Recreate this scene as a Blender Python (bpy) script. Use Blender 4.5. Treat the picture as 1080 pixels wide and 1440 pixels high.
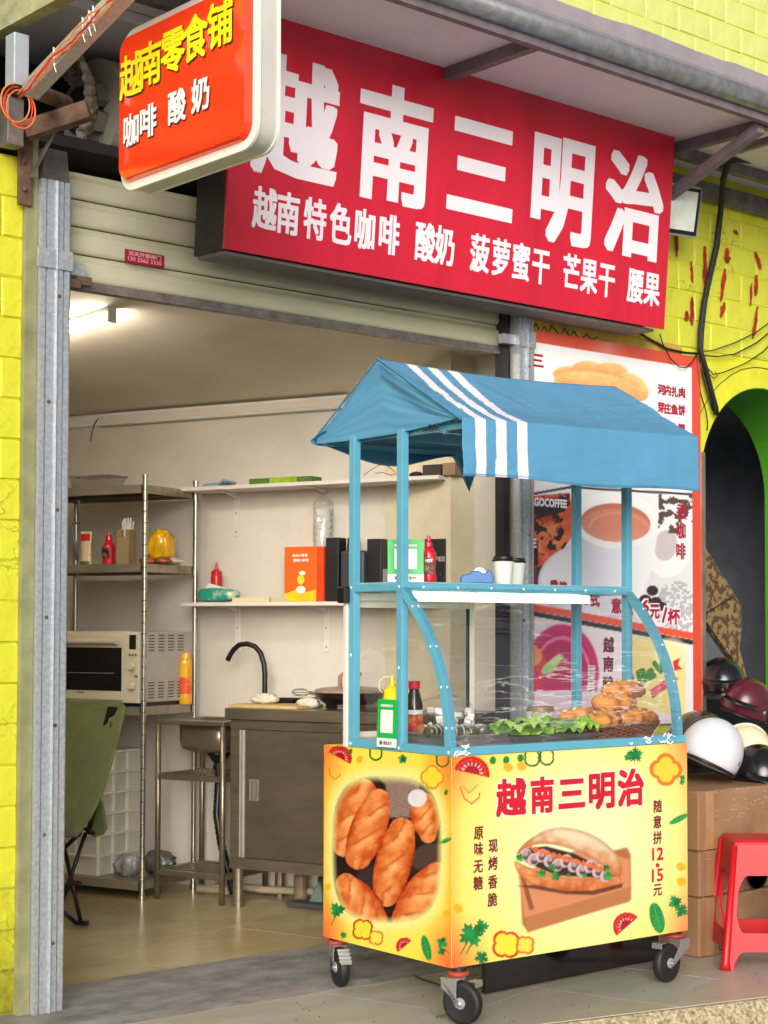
import bpy, bmesh, math, random
import numpy as np
from mathutils import Vector, Matrix, noise as mnoise
random.seed(7)
rad = math.radians
for o in list(bpy.data.objects): bpy.data.objects.remove(o, do_unlink=True)
SC = bpy.context.scene
COL = SC.collection

# ------------------------------------------------------------------ camera
cd = bpy.data.cameras.new('camera'); cam = bpy.data.objects.new('camera', cd); COL.objects.link(cam)
cd.sensor_fit = 'VERTICAL'; cd.sensor_height = 24.0; cd.sensor_width = 18.0
cd.lens = 2359.17/1440*24.0
cd.shift_y = 69.77/1440; cd.clip_start = .05; cd.clip_end = 500
_r = Vector([0.0003,-0.0003,-0.0000]).normalized()
_f = Vector([0.6568,0.7531,0.0390]).normalized()
_u = _r.cross(_f); _r = _f.cross(_u)
M3 = Matrix((_r, _u, -_f)).transposed()
cam.matrix_world = Matrix.Translation((0, 0, 1.3)) @ M3.to_4x4()
SC.camera = cam
# ------------------------------------------------------------------ sky and sun (overcast street)
w = bpy.data.worlds.new('World'); SC.world = w; w.use_nodes = True
nt = w.node_tree; nt.nodes.clear()
sky = nt.nodes.new('ShaderNodeTexSky'); sky.sky_type = 'NISHITA'; sky.sun_disc = False
SUN_EL, SUN_AZ = rad(18), rad(224)      # azimuth from +Y towards +X
sky.sun_elevation = SUN_EL; sky.sun_rotation = SUN_AZ
sky.air_density = 1.0; sky.dust_density = 4.0; sky.ozone_density = 1.0; sky.altitude = 0
hs = nt.nodes.new('ShaderNodeHueSaturation'); hs.inputs['Saturation'].default_value = .45
bg = nt.nodes.new('ShaderNodeBackground'); bg.inputs['Strength'].default_value = .085
wo = nt.nodes.new('ShaderNodeOutputWorld')
nt.links.new(sky.outputs[0], hs.inputs['Color']); nt.links.new(hs.outputs[0], bg.inputs[0]); nt.links.new(bg.outputs[0], wo.inputs[0])
sl = bpy.data.lights.new('sun', 'SUN'); sl.energy = 1.5; sl.angle = rad(38); sl.color = (1, .96, .9)
so = bpy.data.objects.new('sun', sl); COL.objects.link(so)
sd = Vector((math.sin(SUN_AZ)*math.cos(SUN_EL), math.cos(SUN_AZ)*math.cos(SUN_EL), math.sin(SUN_EL)))
so.rotation_euler = sd.to_track_quat('Z', 'Y').to_euler(); so.location = (0, -5, 10)
SC.view_settings.view_transform = 'Standard'; SC.view_settings.look = 'None'
SC.view_settings.exposure = .78; SC.view_settings.gamma = 1; SC.view_settings.use_curve_mapping = False
SC.render.engine = 'CYCLES'
SC.cycles.max_bounces = 8; SC.cycles.transparent_max_bounces = 16; SC.cycles.diffuse_bounces = 4

# ------------------------------------------------------------------ materials
def lin(c): return tuple(((x/12.92) if x <= .04045 else ((x+.055)/1.055)**2.4) for x in c)
def S8(r, g, b): return lin((r/255, g/255, b/255))
MATS = {}
def mat(name, col, rough=.6, metal=0, var=.12, scale=8, bump=.0, bscale=60, spec=.5, col2=None, thr=None, stretch=None, coat=0, alpha=1, emit=0, emitcol=None, sheen=0):
    """colour with soft noise variation, optional second colour in patches, optional relief"""
    if name in MATS: return MATS[name]
    m = bpy.data.materials.new(name); m.use_nodes = True; n = m.node_tree; N = n.nodes; L = n.links
    p = N['Principled BSDF']; p.inputs['Metallic'].default_value = metal; p.inputs['Specular IOR Level'].default_value = spec
    if coat: p.inputs['Coat Weight'].default_value = coat; p.inputs['Coat Roughness'].default_value = .08
    if sheen: p.inputs['Sheen Weight'].default_value = sheen
    tc = N.new('ShaderNodeTexCoord'); mp = N.new('ShaderNodeMapping'); L.new(tc.outputs['Object'], mp.inputs[0])
    if stretch: mp.inputs['Scale'].default_value = stretch
    nz = N.new('ShaderNodeTexNoise'); nz.inputs['Scale'].default_value = scale; nz.inputs['Detail'].default_value = 6; nz.inputs['Roughness'].default_value = .6
    L.new(mp.outputs[0], nz.inputs['Vector'])
    mx = N.new('ShaderNodeMix'); mx.data_type = 'RGBA'
    c2 = col2 if col2 else tuple(max(0, x*(1-var*2)) for x in col)
    c1 = col if col2 else tuple(min(1, x*(1+var*.6)) for x in col)
    mx.inputs[6].default_value = (*c1, 1); mx.inputs[7].default_value = (*c2, 1)
    rm = N.new('ShaderNodeMapRange'); t = thr if thr else (.3, .7)
    rm.inputs['From Min'].default_value = t[0]; rm.inputs['From Max'].default_value = t[1]
    L.new(nz.outputs['Fac'], rm.inputs['Value']); L.new(rm.outputs[0], mx.inputs[0]); L.new(mx.outputs[2], p.inputs['Base Color'])
    rr = N.new('ShaderNodeMapRange'); rr.inputs['To Min'].default_value = max(0.02, rough-.08); rr.inputs['To Max'].default_value = min(1, rough+.1)
    L.new(nz.outputs['Fac'], rr.inputs['Value']); L.new(rr.outputs[0], p.inputs['Roughness'])
    if bump:
        n2 = N.new('ShaderNodeTexNoise'); n2.inputs['Scale'].default_value = bscale; n2.inputs['Detail'].default_value = 5
        L.new(mp.outputs[0], n2.inputs['Vector'])
        b = N.new('ShaderNodeBump'); b.inputs['Strength'].default_value = bump; b.inputs['Distance'].default_value = .01
        L.new(n2.outputs['Fac'], b.inputs['Height']); L.new(b.outputs[0], p.inputs['Normal'])
    if emit:
        p.inputs['Emission Color'].default_value = (*(emitcol or col), 1); p.inputs['Emission Strength'].default_value = emit
    MATS[name] = m; return m
def add_grime(m, col, z0, z1, sc=5, seed=0):
    """dirt that rises from the ground in noisy patches, by height in the scene"""
    n = m.node_tree; N = n.nodes; L = n.links; p = N['Principled BSDF']; src = p.inputs['Base Color'].links[0].from_socket
    g = N.new('ShaderNodeNewGeometry'); sp = N.new('ShaderNodeSeparateXYZ'); L.new(g.outputs['Position'], sp.inputs[0])
    r = N.new('ShaderNodeMapRange'); r.inputs['From Min'].default_value = z1; r.inputs['From Max'].default_value = z0; L.new(sp.outputs['Z'], r.inputs['Value'])
    nz = N.new('ShaderNodeTexNoise'); nz.inputs['Scale'].default_value = sc; nz.inputs['Detail'].default_value = 8; nz.inputs['Roughness'].default_value = .7; L.new(g.outputs['Position'], nz.inputs['Vector'])
    m1 = N.new('ShaderNodeMath'); m1.operation = 'ADD'; L.new(r.outputs[0], m1.inputs[0]); L.new(nz.outputs['Fac'], m1.inputs[1])
    r2 = N.new('ShaderNodeMapRange'); r2.inputs['From Min'].default_value = .85; r2.inputs['From Max'].default_value = 1.35; L.new(m1.outputs[0], r2.inputs['Value'])
    mx = N.new('ShaderNodeMix'); mx.data_type = 'RGBA'; L.new(r2.outputs[0], mx.inputs[0]); L.new(src, mx.inputs[6]); mx.inputs[7].default_value = (*col, 1); L.new(mx.outputs[2], p.inputs['Base Color'])
def add_cracks(m, col, sc=7, width=.012, amt=.6):
    n = m.node_tree; N = n.nodes; L = n.links; p = N['Principled BSDF']; src = p.inputs['Base Color'].links[0].from_socket
    g = N.new('ShaderNodeNewGeometry'); nz = N.new('ShaderNodeTexNoise'); nz.inputs['Scale'].default_value = 6; nz.inputs['Detail'].default_value = 5; L.new(g.outputs['Position'], nz.inputs['Vector'])
    mv = N.new('ShaderNodeMix'); mv.data_type = 'RGBA'; mv.inputs[0].default_value = .22; L.new(g.outputs['Position'], mv.inputs[6]); L.new(nz.outputs['Color'], mv.inputs[7])
    vo = N.new('ShaderNodeTexVoronoi'); vo.feature = 'DISTANCE_TO_EDGE'; vo.inputs['Scale'].default_value = sc; L.new(mv.outputs[2], vo.inputs['Vector'])
    n2 = N.new('ShaderNodeTexNoise'); n2.inputs['Scale'].default_value = 2.2; L.new(g.outputs['Position'], n2.inputs['Vector'])
    r = N.new('ShaderNodeMapRange'); r.inputs['From Min'].default_value = width; r.inputs['From Max'].default_value = 0; L.new(vo.outputs['Distance'], r.inputs['Value'])
    r2 = N.new('ShaderNodeMapRange'); r2.inputs['From Min'].default_value = .48; r2.inputs['From Max'].default_value = .60; r2.inputs['To Max'].default_value = amt; L.new(n2.outputs['Fac'], r2.inputs['Value'])
    mm = N.new('ShaderNodeMath'); mm.operation = 'MULTIPLY'; L.new(r.outputs[0], mm.inputs[0]); L.new(r2.outputs[0], mm.inputs[1])
    mx = N.new('ShaderNodeMix'); mx.data_type = 'RGBA'; L.new(mm.outputs[0], mx.inputs[0]); L.new(src, mx.inputs[6]); mx.inputs[7].default_value = (*col, 1); L.new(mx.outputs[2], p.inputs['Base Color'])
def printmat(name, rough=.35, coat=.3, bump=.03, bscale=4):
    if name in MATS: return MATS[name]
    m = mat(name, (1, 1, 1), rough, var=0, coat=coat, bump=bump, bscale=bscale)
    N = m.node_tree.nodes; L = m.node_tree.links
    a = N.new('ShaderNodeAttribute'); a.attribute_name = 'Col'
    L.new(a.outputs['Color'], N['Principled BSDF'].inputs['Base Color']); return m
def glassmat(name, tint=(1, 1, 1), rough=.02, bump=0, bscale=20, stretch=(1, 1, 1), refl=1.0, haze=0.0):
    if name in MATS: return MATS[name]
    m = bpy.data.materials.new(name); m.use_nodes = True; N = m.node_tree.nodes; L = m.node_tree.links; N.clear()
    o = N.new('ShaderNodeOutputMaterial'); mx = N.new('ShaderNodeMixShader'); tr = N.new('ShaderNodeBsdfTransparent'); gl = N.new('ShaderNodeBsdfGlossy')
    tr.inputs[0].default_value = (*tint, 1); gl.inputs['Roughness'].default_value = rough
    fr = N.new('ShaderNodeLayerWeight'); fr.inputs['Blend'].default_value = .5
    pw = N.new('ShaderNodeMath'); pw.operation = 'POWER'; pw.inputs[1].default_value = 5; L.new(fr.outputs['Facing'], pw.inputs[0])
    sk = N.new('ShaderNodeMath'); sk.operation = 'MULTIPLY_ADD'; sk.inputs[1].default_value = .92; sk.inputs[2].default_value = .08; L.new(pw.outputs[0], sk.inputs[0])
    mu = N.new('ShaderNodeMath'); mu.operation = 'MULTIPLY_ADD'; mu.inputs[1].default_value = refl; mu.inputs[2].default_value = haze
    tc = N.new('ShaderNodeTexCoord'); mp = N.new('ShaderNodeMapping'); mp.inputs['Scale'].default_value = stretch
    nz = N.new('ShaderNodeTexNoise'); nz.inputs['Scale'].default_value = bscale; nz.inputs['Detail'].default_value = 3
    b = N.new('ShaderNodeBump'); b.inputs['Strength'].default_value = bump; b.inputs['Distance'].default_value = .02
    L.new(tc.outputs['Object'], mp.inputs[0]); L.new(mp.outputs[0], nz.inputs['Vector']); L.new(nz.outputs['Fac'], b.inputs['Height'])
    if bump: L.new(b.outputs[0], gl.inputs['Normal']); L.new(b.outputs[0], fr.inputs['Normal'])
    L.new(sk.outputs[0], mu.inputs[0]); L.new(mu.outputs[0], mx.inputs[0]); L.new(tr.outputs[0], mx.inputs[1]); L.new(gl.outputs[0], mx.inputs[2]); L.new(mx.outputs[0], o.inputs[0])
    MATS[name] = m; return m

def filmmat(name, stretch, sc, thr, haze=.03, refl=1.5, amt=.55):
    """thin wrinkled plastic film: clear, mirror-like on its relief, with white highlight streaks painted along its creases"""
    if name in MATS: return MATS[name]
    m = glassmat(name, (.97, .97, .97), .06, bump=.7, bscale=sc*.6, stretch=stretch, refl=refl, haze=haze); N = m.node_tree.nodes; L = m.node_tree.links
    out = [n for n in N if n.type == 'OUTPUT_MATERIAL'][0]; sh = out.inputs[0].links[0].from_socket
    tc = N.new('ShaderNodeTexCoord'); mp = N.new('ShaderNodeMapping'); mp.inputs['Scale'].default_value = stretch; mp.inputs['Rotation'].default_value = (0, rad(-4), 0)
    nz = N.new('ShaderNodeTexNoise'); nz.inputs['Scale'].default_value = sc; nz.inputs['Detail'].default_value = 5; nz.inputs['Distortion'].default_value = .4
    n2 = N.new('ShaderNodeTexNoise'); n2.inputs['Scale'].default_value = 2.4
    L.new(tc.outputs['Object'], mp.inputs[0]); L.new(mp.outputs[0], nz.inputs['Vector']); L.new(tc.outputs['Object'], n2.inputs['Vector'])
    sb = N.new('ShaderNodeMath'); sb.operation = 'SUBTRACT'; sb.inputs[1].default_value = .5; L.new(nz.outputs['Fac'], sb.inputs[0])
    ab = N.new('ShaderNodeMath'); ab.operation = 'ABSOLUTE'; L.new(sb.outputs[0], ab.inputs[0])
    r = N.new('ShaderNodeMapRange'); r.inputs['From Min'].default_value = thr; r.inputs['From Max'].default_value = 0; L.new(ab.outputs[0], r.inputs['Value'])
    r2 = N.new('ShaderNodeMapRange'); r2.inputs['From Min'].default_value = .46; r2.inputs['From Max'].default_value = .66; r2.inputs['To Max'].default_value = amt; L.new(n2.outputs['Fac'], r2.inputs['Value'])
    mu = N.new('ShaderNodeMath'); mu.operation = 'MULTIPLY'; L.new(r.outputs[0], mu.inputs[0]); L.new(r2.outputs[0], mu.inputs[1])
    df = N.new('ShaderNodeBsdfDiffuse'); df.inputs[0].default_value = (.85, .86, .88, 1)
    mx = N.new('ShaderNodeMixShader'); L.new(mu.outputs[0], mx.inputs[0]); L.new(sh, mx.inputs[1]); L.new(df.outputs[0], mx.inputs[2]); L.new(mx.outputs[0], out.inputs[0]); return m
# ------------------------------------------------------------------ frames and geometry helpers
class Frame:
    def __init__(s, o, deg): s.o = Vector(o); s.a = rad(deg); s.R = Matrix.Rotation(s.a, 3, 'Z')
    def w(s, p): return s.o + s.R @ Vector(p)
FW = Frame((0, 0, 0), 0)                      # facade frame: x along the facade, y into the shop
FR = Frame((4.969, 6.229, 0), -71.4)          # shop side wall frame: wall surface is y = 0
FC = Frame((3.826, 4.044, 0), -3.04)          # cart frame: front-left corner
BASE = {}
def tag(o, label=None, cat=None, group=None, kind=None):
    if label: o['label'] = label
    if cat: o['category'] = cat
    if group: o['group'] = group
    if kind: o['kind'] = kind
    return o
def thing(name, label, cat, base, fr=FW, group=None):
    o = bpy.data.objects.new(name, None); o.empty_display_size = .1; COL.objects.link(o)
    o.location = fr.w(base); o.rotation_euler = (0, 0, fr.a); BASE[o.name] = Vector(base)
    return tag(o, label, cat, group)
class MB:
    def __init__(s): s.v = []; s.f = []; s.m = Matrix.Identity(4); s.col = None
    def add(s, vs, fs):
        k = len(s.v); s.v += [tuple(s.m @ Vector(p)) for p in vs]; s.f += [tuple(i+k for i in f) for f in fs]; return s
    def box(s, x0, x1, y0, y1, z0, z1):
        return s.add([(x0,y0,z0),(x1,y0,z0),(x1,y1,z0),(x0,y1,z0),(x0,y0,z1),(x1,y0,z1),(x1,y1,z1),(x0,y1,z1)],
                     [(0,3,2,1),(4,5,6,7),(0,1,5,4),(1,2,6,5),(2,3,7,6),(3,0,4,7)])
    def hexa(s, b, t):   # bottom ring, top ring
        n = len(b); return s.add(list(b)+list(t), [tuple(range(n-1, -1, -1)), tuple(range(n, 2*n))] + [(i, (i+1) % n, n+(i+1) % n, n+i) for i in range(n)])
    def prism(s, pts, d):  # pts: polygon of 3D points, d: extrusion
        d = Vector(d); return s.hexa(pts, [tuple(Vector(p)+d) for p in pts])
    def rings(s, R, closed=False, cap=True):
        n = len(R[0]); vs = [p for r in R for p in r]; fs = []
        for i in range(len(R)-1):
            for j in range(n): fs.append((i*n+j, i*n+(j+1) % n, (i+1)*n+(j+1) % n, (i+1)*n+j))
        if closed:
            i = len(R)-1
            for j in range(n): fs.append((i*n+j, i*n+(j+1) % n, (j+1) % n, j))
        elif cap: fs.append(tuple(range(n-1, -1, -1))); fs.append(tuple((len(R)-1)*n+j for j in range(n)))
        return s.add(vs, fs)
    def tube(s, pts, r, n=8, cap=True):
        pts = [Vector(p) for p in pts]; rs = r if isinstance(r, (list, tuple)) else [r]*len(pts); R = []
        up = Vector((0, 0, 1)); d0 = (pts[1]-pts[0]).normalized()
        if abs(d0.dot(up)) > .95: up = Vector((1, 0, 0))
        a = d0.cross(up).normalized()
        for i, p in enumerate(pts):
            d = ((pts[min(i+1, len(pts)-1)]-pts[max(i-1, 0)])).normalized()
            a = (a-d*a.dot(d)).normalized(); b = a.cross(d)
            R.append([tuple(p+a*math.cos(t)*rs[i]+b*math.sin(t)*rs[i]) for t in [2*math.pi*k/n for k in range(n)]])
        return s.rings(R, cap=cap)
    def bar(s, p, q, w, h, up=(0, 0, 1)):
        p = Vector(p); q = Vector(q); d = (q-p).normalized(); a = d.cross(Vector(up))
        if a.length < 1e-3: a = d.cross(Vector((1, 0, 0)))
        a.normalize(); b = a.cross(d)
        def ring(c): return [tuple(c+a*x*w/2+b*y*h/2) for x, y in ((-1,-1),(1,-1),(1,1),(-1,1))]
        return s.rings([ring(p), ring(q)])
    def lathe(s, prof, c=(0, 0, 0), n=20, axis='z', sx=1, sy=1):
        R = []
        for r, h in prof:
            ring = []
            for k in range(n):
                t = 2*math.pi*k/n; x, y = r*math.cos(t)*sx, r*math.sin(t)*sy
                q = (x, y, h) if axis == 'z' else ((h, x, y) if axis == 'x' else (x, h, y))
                ring.append((q[0]+c[0], q[1]+c[1], q[2]+c[2]))
            R.append(ring)
        return s.rings(R)
    def ell(s, c, r, n=16, m=10, f=None):
        R = []
        for i in range(m+1):
            th = math.pi*(i/m); rr = max(math.sin(th), 1e-3); ring = []
            for k in range(n):
                t = 2*math.pi*k/n; p = Vector((r[0]*rr*math.cos(t), r[1]*rr*math.sin(t), -r[2]*math.cos(th)))
                if f: p = f(p)
                ring.append(tuple(p+Vector(c)))
            R.append(ring)
        return s.rings(R)
    def grid(s, fn, nu, nv):
        vs = [fn(i/nu, j/nv) for j in range(nv+1) for i in range(nu+1)]
        return s.add(vs, [(j*(nu+1)+i, j*(nu+1)+i+1, (j+1)*(nu+1)+i+1, (j+1)*(nu+1)+i) for j in range(nv) for i in range(nu)])
STUFF = {'rivet', 'screw', 'post_groove', 'film_fold_glints', 'vent_slots', 'rim_slot', 'bolt', 'rib', 'cable_tie', 'tie_string', 'chick_print', 'feet', 'stiffener', 'coiled_slats', 'barrel_block', 'cups', 'peeling_red_paint'}
def build(name, mb, m, parent=None, fr=FW, base=None, bevel=0, smooth=False, solid=0, seg=2, sub=0):
    """one mesh object. With a parent the vertices are given in the thing's frame; without, base/fr place it"""
    me = bpy.data.meshes.new(name)
    if parent is not None:
        r = parent
        while r.parent: r = r.parent
        b = BASE.get(r.name, Vector((0, 0, 0)))
    else: b = Vector(base if base is not None else (0, 0, 0))
    me.from_pydata([tuple(Vector(p)-b) for p in mb.v], [], mb.f); me.materials.append(m)
    bm = bmesh.new(); bm.from_mesh(me)
    if solid == 0: bmesh.ops.recalc_face_normals(bm, faces=bm.faces)
    bm.to_mesh(me); bm.free()
    if smooth: me.shade_smooth()
    o = bpy.data.objects.new(name, me); COL.objects.link(o)
    if parent is not None: o.parent = parent
    else: o.location = fr.w(b); o.rotation_euler = (0, 0, fr.a); BASE[o.name] = b
    if solid: md = o.modifiers.new('solid', 'SOLIDIFY'); md.thickness = solid; md.offset = 0
    if bevel:
        md = o.modifiers.new('bevel', 'BEVEL'); md.width = bevel; md.segments = seg; md.limit_method = 'ANGLE'; md.angle_limit = rad(35)
        md.harden_normals = False
    if name in STUFF: o['kind'] = 'stuff'
    if sub: md = o.modifiers.new('sub', 'SUBSURF'); md.levels = sub; md.render_levels = sub
    return o
def smooth_by_angle(o, deg=35):
    me = o.data; me.shade_smooth()
    bm = bmesh.new(); bm.from_mesh(me)
    for e in bm.edges:
        if len(e.link_faces) == 2 and e.calc_face_angle(0) > rad(deg): e.smooth = False
    bm.to_mesh(me); bm.free(); return o
def wob(x, s=1.0, k=0): return mnoise.noise(Vector((x*s, k*7.3, 1.7)))

# ------------------------------------------------------------------ lettering: glyph outlines as real flat meshes
_fc = bpy.data.curves.new('glyph_source', 'FONT'); _fo = bpy.data.objects.new('glyph_source', _fc); COL.objects.link(_fo); _fc.resolution_u = 2
GL = {}
def glyph(t):
    if t not in GL:
        _fc.body = t; bpy.context.view_layer.update(); dg = bpy.context.evaluated_depsgraph_get()
        me = bpy.data.meshes.new_from_object(_fo.evaluated_get(dg))
        vs = [(v.co.x, v.co.y) for v in me.vertices]; fs = [tuple(p.vertices) for p in me.polygons]
        bpy.data.meshes.remove(me); GL[t] = (vs, fs)
    return GL[t]
SH8 = [(0, 0)]+[(x, y) for x in (-1, 0, 1) for y in (-1, 0, 1) if (x, y) != (0, 0)]
RING = [(0, 0)]+[(x, y) for x in (-1, -.5, 0, .5, 1) for y in (-1, -.5, 0, .5, 1) if max(abs(x), abs(y)) == 1]
def lettering(name, ents, pl, bold, m, parent, lift=.001, shift=(0, 0), vb=None, shear=0, split=False, ring=None):
    """ents: (text, cx, cz, w, h) with w,h the em box of a character; pl=(origin,u,v,normal)"""
    if split:
        for e in ents: lettering(name, [e], pl, bold, m, parent, lift, shift, vb, shear, False, ring)
        return
    o, u, v, n = [Vector(p) for p in pl]; mb = MB(); k = 0
    for t, cx, cz, ww, hh in ents:
        vs, fs = glyph(t)
        if not vs: continue
        if len(t) == 1 and ord(t) > 0x2000: mx, my, kx, ky = .5, .38, ww, hh
        else:
            xs = [a for a, b in vs]; ys = [b for a, b in vs]; mx = (min(xs)+max(xs))/2; my = (min(ys)+max(ys))/2
            kx = ww/max(max(xs)-min(xs), 1e-3); ky = hh/max(max(ys)-min(ys), 1e-3)
        for j, (sx, sy) in enumerate((ring or SH8) if bold else SH8[:1]):
            bx, by = sx*bold, sy*(vb if vb is not None else bold)
            z = lift+.00003*j+.0000045*(k % 7)
            mb.add([tuple(o+u*(cx+shift[0]+(a-mx)*kx+bx+shear*(b-my)*ky)+v*(cz+shift[1]+(b-my)*ky+by)+n*z) for a, b in vs], fs)
        k += 1
    me = bpy.data.meshes.new(name)
    r = parent
    while r.parent: r = r.parent
    b0 = BASE.get(r.name, Vector((0, 0, 0)))
    me.from_pydata([tuple(Vector(p)-b0) for p in mb.v], [], mb.f); me.materials.append(m)
    ob = bpy.data.objects.new(name, me); COL.objects.link(ob); ob.parent = parent
    if len(ents) > 1 or len(ents[0][0]) > 1: ob['kind'] = 'stuff'
    return ob

# ------------------------------------------------------------------ printed artwork: colour per vertex on a fine sheet
def homog(src, dst):
    A = []; B = []
    for (x, y), (X, Y) in zip(src, dst):
        A.append([x, y, 1, 0, 0, 0, -X*x, -X*y]); B.append(X); A.append([0, 0, 0, x, y, 1, -Y*x, -Y*y]); B.append(Y)
    h = np.linalg.solve(np.array(A, float), np.array(B, float)); return np.append(h, 1).reshape(3, 3)
class Art:
    def __init__(s, X, Y): s.X = X; s.Y = Y; s.c = np.zeros((len(X), 3)); s.rng = np.random.RandomState(3)
    def ss(s, d, w=.6): return np.clip(.5-d/(2*w), 0, 1)
    def put(s, a, col):
        a = np.asarray(a)[:, None]; col = np.asarray(col, float)
        if col.ndim == 1: col = col/255.0
        s.c = s.c*(1-a)+col*a
    def noise(s, sc, seed=0, sy=None):
        sy = sy or sc; X = s.X/sc+seed*13.7; Y = s.Y/sy+seed*7.1
        xi = np.floor(X).astype(int); yi = np.floor(Y).astype(int); fx = X-xi; fy = Y-yi; fx = fx*fx*(3-2*fx); fy = fy*fy*(3-2*fy)
        def h(a, b): v = np.sin(a*127.1+b*311.7+seed*74.7)*43758.5453; return v-np.floor(v)
        return (h(xi, yi)*(1-fx)+h(xi+1, yi)*fx)*(1-fy)+(h(xi, yi+1)*(1-fx)+h(xi+1, yi+1)*fx)*fy
    def fbm(s, sc, seed=0, o=4): return sum(s.noise(sc/2**i, seed+i)*.5**i for i in range(o))/sum(.5**i for i in range(o))
    def ell(s, cx, cy, rx, ry, ang=0):
        c, q = math.cos(rad(ang)), math.sin(rad(ang)); x = (s.X-cx)*c+(s.Y-cy)*q; y = -(s.X-cx)*q+(s.Y-cy)*c
        k = np.sqrt((x/rx)**2+(y/ry)**2); return (k-1)*min(rx, ry), x/rx, y/ry
    def cap(s, x0, y0, x1, y1, r0, r1=None, taper=0):
        r1 = r0 if r1 is None else r1; dx, dy = x1-x0, y1-y0; L = math.hypot(dx, dy)
        t = np.clip(((s.X-x0)*dx+(s.Y-y0)*dy)/L**2, 0, 1); px = s.X-x0-t*dx; py = s.Y-y0-t*dy
        side = ((s.X-x0)*dy-(s.Y-y0)*dx)/L/((r0+r1)/2)
        rr = (r0+(r1-r0)*t)*(1-taper*np.abs(2*t-1)**2.5); return np.hypot(px, py)-rr, t, side
    def poly(s, pts, sm=0):
        for _ in range(sm): pts = [q for (a, b), (c, d) in zip(pts, pts[1:]+pts[:1]) for q in ((a*.75+c*.25, b*.75+d*.25), (a*.25+c*.75, b*.25+d*.75))]
        ins = np.zeros(len(s.X), bool); d = np.full(len(s.X), 1e9); n = len(pts)
        for i in range(n):
            x0, y0 = pts[i]; x1, y1 = pts[(i+1) % n]
            dd, _, _ = s.cap(x0, y0, x1, y1, 0); d = np.minimum(d, dd)
            c = ((y0 > s.Y) != (y1 > s.Y)); c &= s.X < (x1-x0)*(s.Y-y0)/((y1-y0) if y1 != y0 else 1e-9)+x0; ins ^= c
        return np.where(ins, -d, d)
    def line(s, pts, r, col, al=1):
        for (a, b), (c, d) in zip(pts[:-1], pts[1:]): s.put(al*s.ss(s.cap(a, b, c, d, r)[0]), col)
    def loaf(s, x0, y0, x1, y1, r0, r1=None, seed=1, tip=None):
        d, t, sd = s.cap(x0, y0, x1, y1, r0, r1, .28); m = s.ss(d, .8)
        dep = np.clip(1-np.abs(sd), 0, 1)**.5; n = s.fbm(9, seed); n2 = s.fbm(3, seed+5)
        dep = dep*np.clip(1.25-.9*np.abs(t-.45), 0, 1)
        a = np.array([186, 58, 14])/255.; b = np.array([246, 160, 86])/255.; e = np.array([104, 18, 8])/255.
        k = np.clip(dep*1.1-.15+(n-.5)*.9, 0, 1)[:, None]; col = a*(1-k)+b*k
        k2 = np.clip((n2-.55)*2.2*(1-dep)+np.clip(.35-dep, 0, 1)*1.6, 0, 1)[:, None]; col = col*(1-k2)+e*k2
        sl = np.clip(1-np.abs(((t*2.1+sd*.8+seed*.37+.25*n) % 1)-.5)*3.2, 0, 1)*np.clip(1.2-np.abs(sd)*1.5, 0, 1)*(.4+.9*n2)
        sl = np.clip(sl, 0, 1)*.55; col = col*(1-sl[:, None])+np.array([255, 206, 150])/255.*sl[:, None]
        ed = np.clip(1-np.abs(((t*2.1+sd*.8+seed*.37+.25*n+.26) % 1)-.5)*9, 0, 1)*np.clip(1.1-np.abs(sd)*1.3, 0, 1)*.35; col = col*(1-ed[:, None])+e*ed[:, None]
        s.put(m, np.clip(col, 0, 1))
        if tip is not None: s.put(s.ss(s.ell(*tip)[0], 1.5), (226, 222, 228))
    def pepper(s, cx, cy, r, lobes=4, col=(214, 84, 20), inner=None, rot=0, w=1.8, x1=1.0):
        th = np.arctan2(s.Y-cy, (s.X-cx)*x1)+rad(rot); rr = np.hypot((s.X-cx)*x1, s.Y-cy)
        R = r*(.72+.28*np.abs(np.cos(th*lobes/2))**.6)
        if inner is not None: s.put(s.ss(rr-R), inner)
        s.put(s.ss(np.abs(rr-R)-w), col)
    def leaf(s, cx, cy, r, rot=0, n=5, col=(12, 122, 58)):
        th = np.arctan2(s.Y-cy, s.X-cx)+rad(rot); rr = np.hypot(s.X-cx, s.Y-cy)
        R = r*(.55+.3*np.abs(np.cos(th*n/2))+.13*np.cos(th*n*3)); m = s.ss(rr-R)
        k = (s.noise(r*.7, 3))[:, None]; c = np.array(col)/255.; s.put(m, np.clip(c*(.7+.7*k), 0, 1))
    def basil(s, cx, cy, rx, ry, ang):
        d, x, y = s.ell(cx, cy, rx, ry, ang); m = s.ss(d); k = s.noise(5, 9)[:, None]
        s.put(m, np.array([18, 132, 52])/255.*(.8+.5*k)); s.put(m*s.ss(np.abs(x)*rx-.7), (130, 200, 130))
        s.put(m*np.clip(1-np.abs(((y*3+np.abs(x)*1.2) % .7)-.35)*14, 0, 1)*.5, (130, 205, 130))
    def tomato(s, cx, cy, r, ang):
        d, x, y = s.ell(cx, cy, r, r, ang); m = s.ss(d)*(y < 0.0)
        s.put(m, (206, 18, 28)); s.put(m*s.ss(np.abs(np.hypot(x, y)-.78)*r-.8), (240, 110, 110))
        s.put(m*(np.hypot(x, y) < .68), (176, 8, 22))
        th = np.arctan2(y, x); s.put(m*(np.abs(np.hypot(x, y)-.55) < .09)*(np.sin(th*17) > .2), (250, 190, 170))
        s.put(m*s.ss(np.abs(y+.02)*r-.8), (232, 60, 60))
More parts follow.
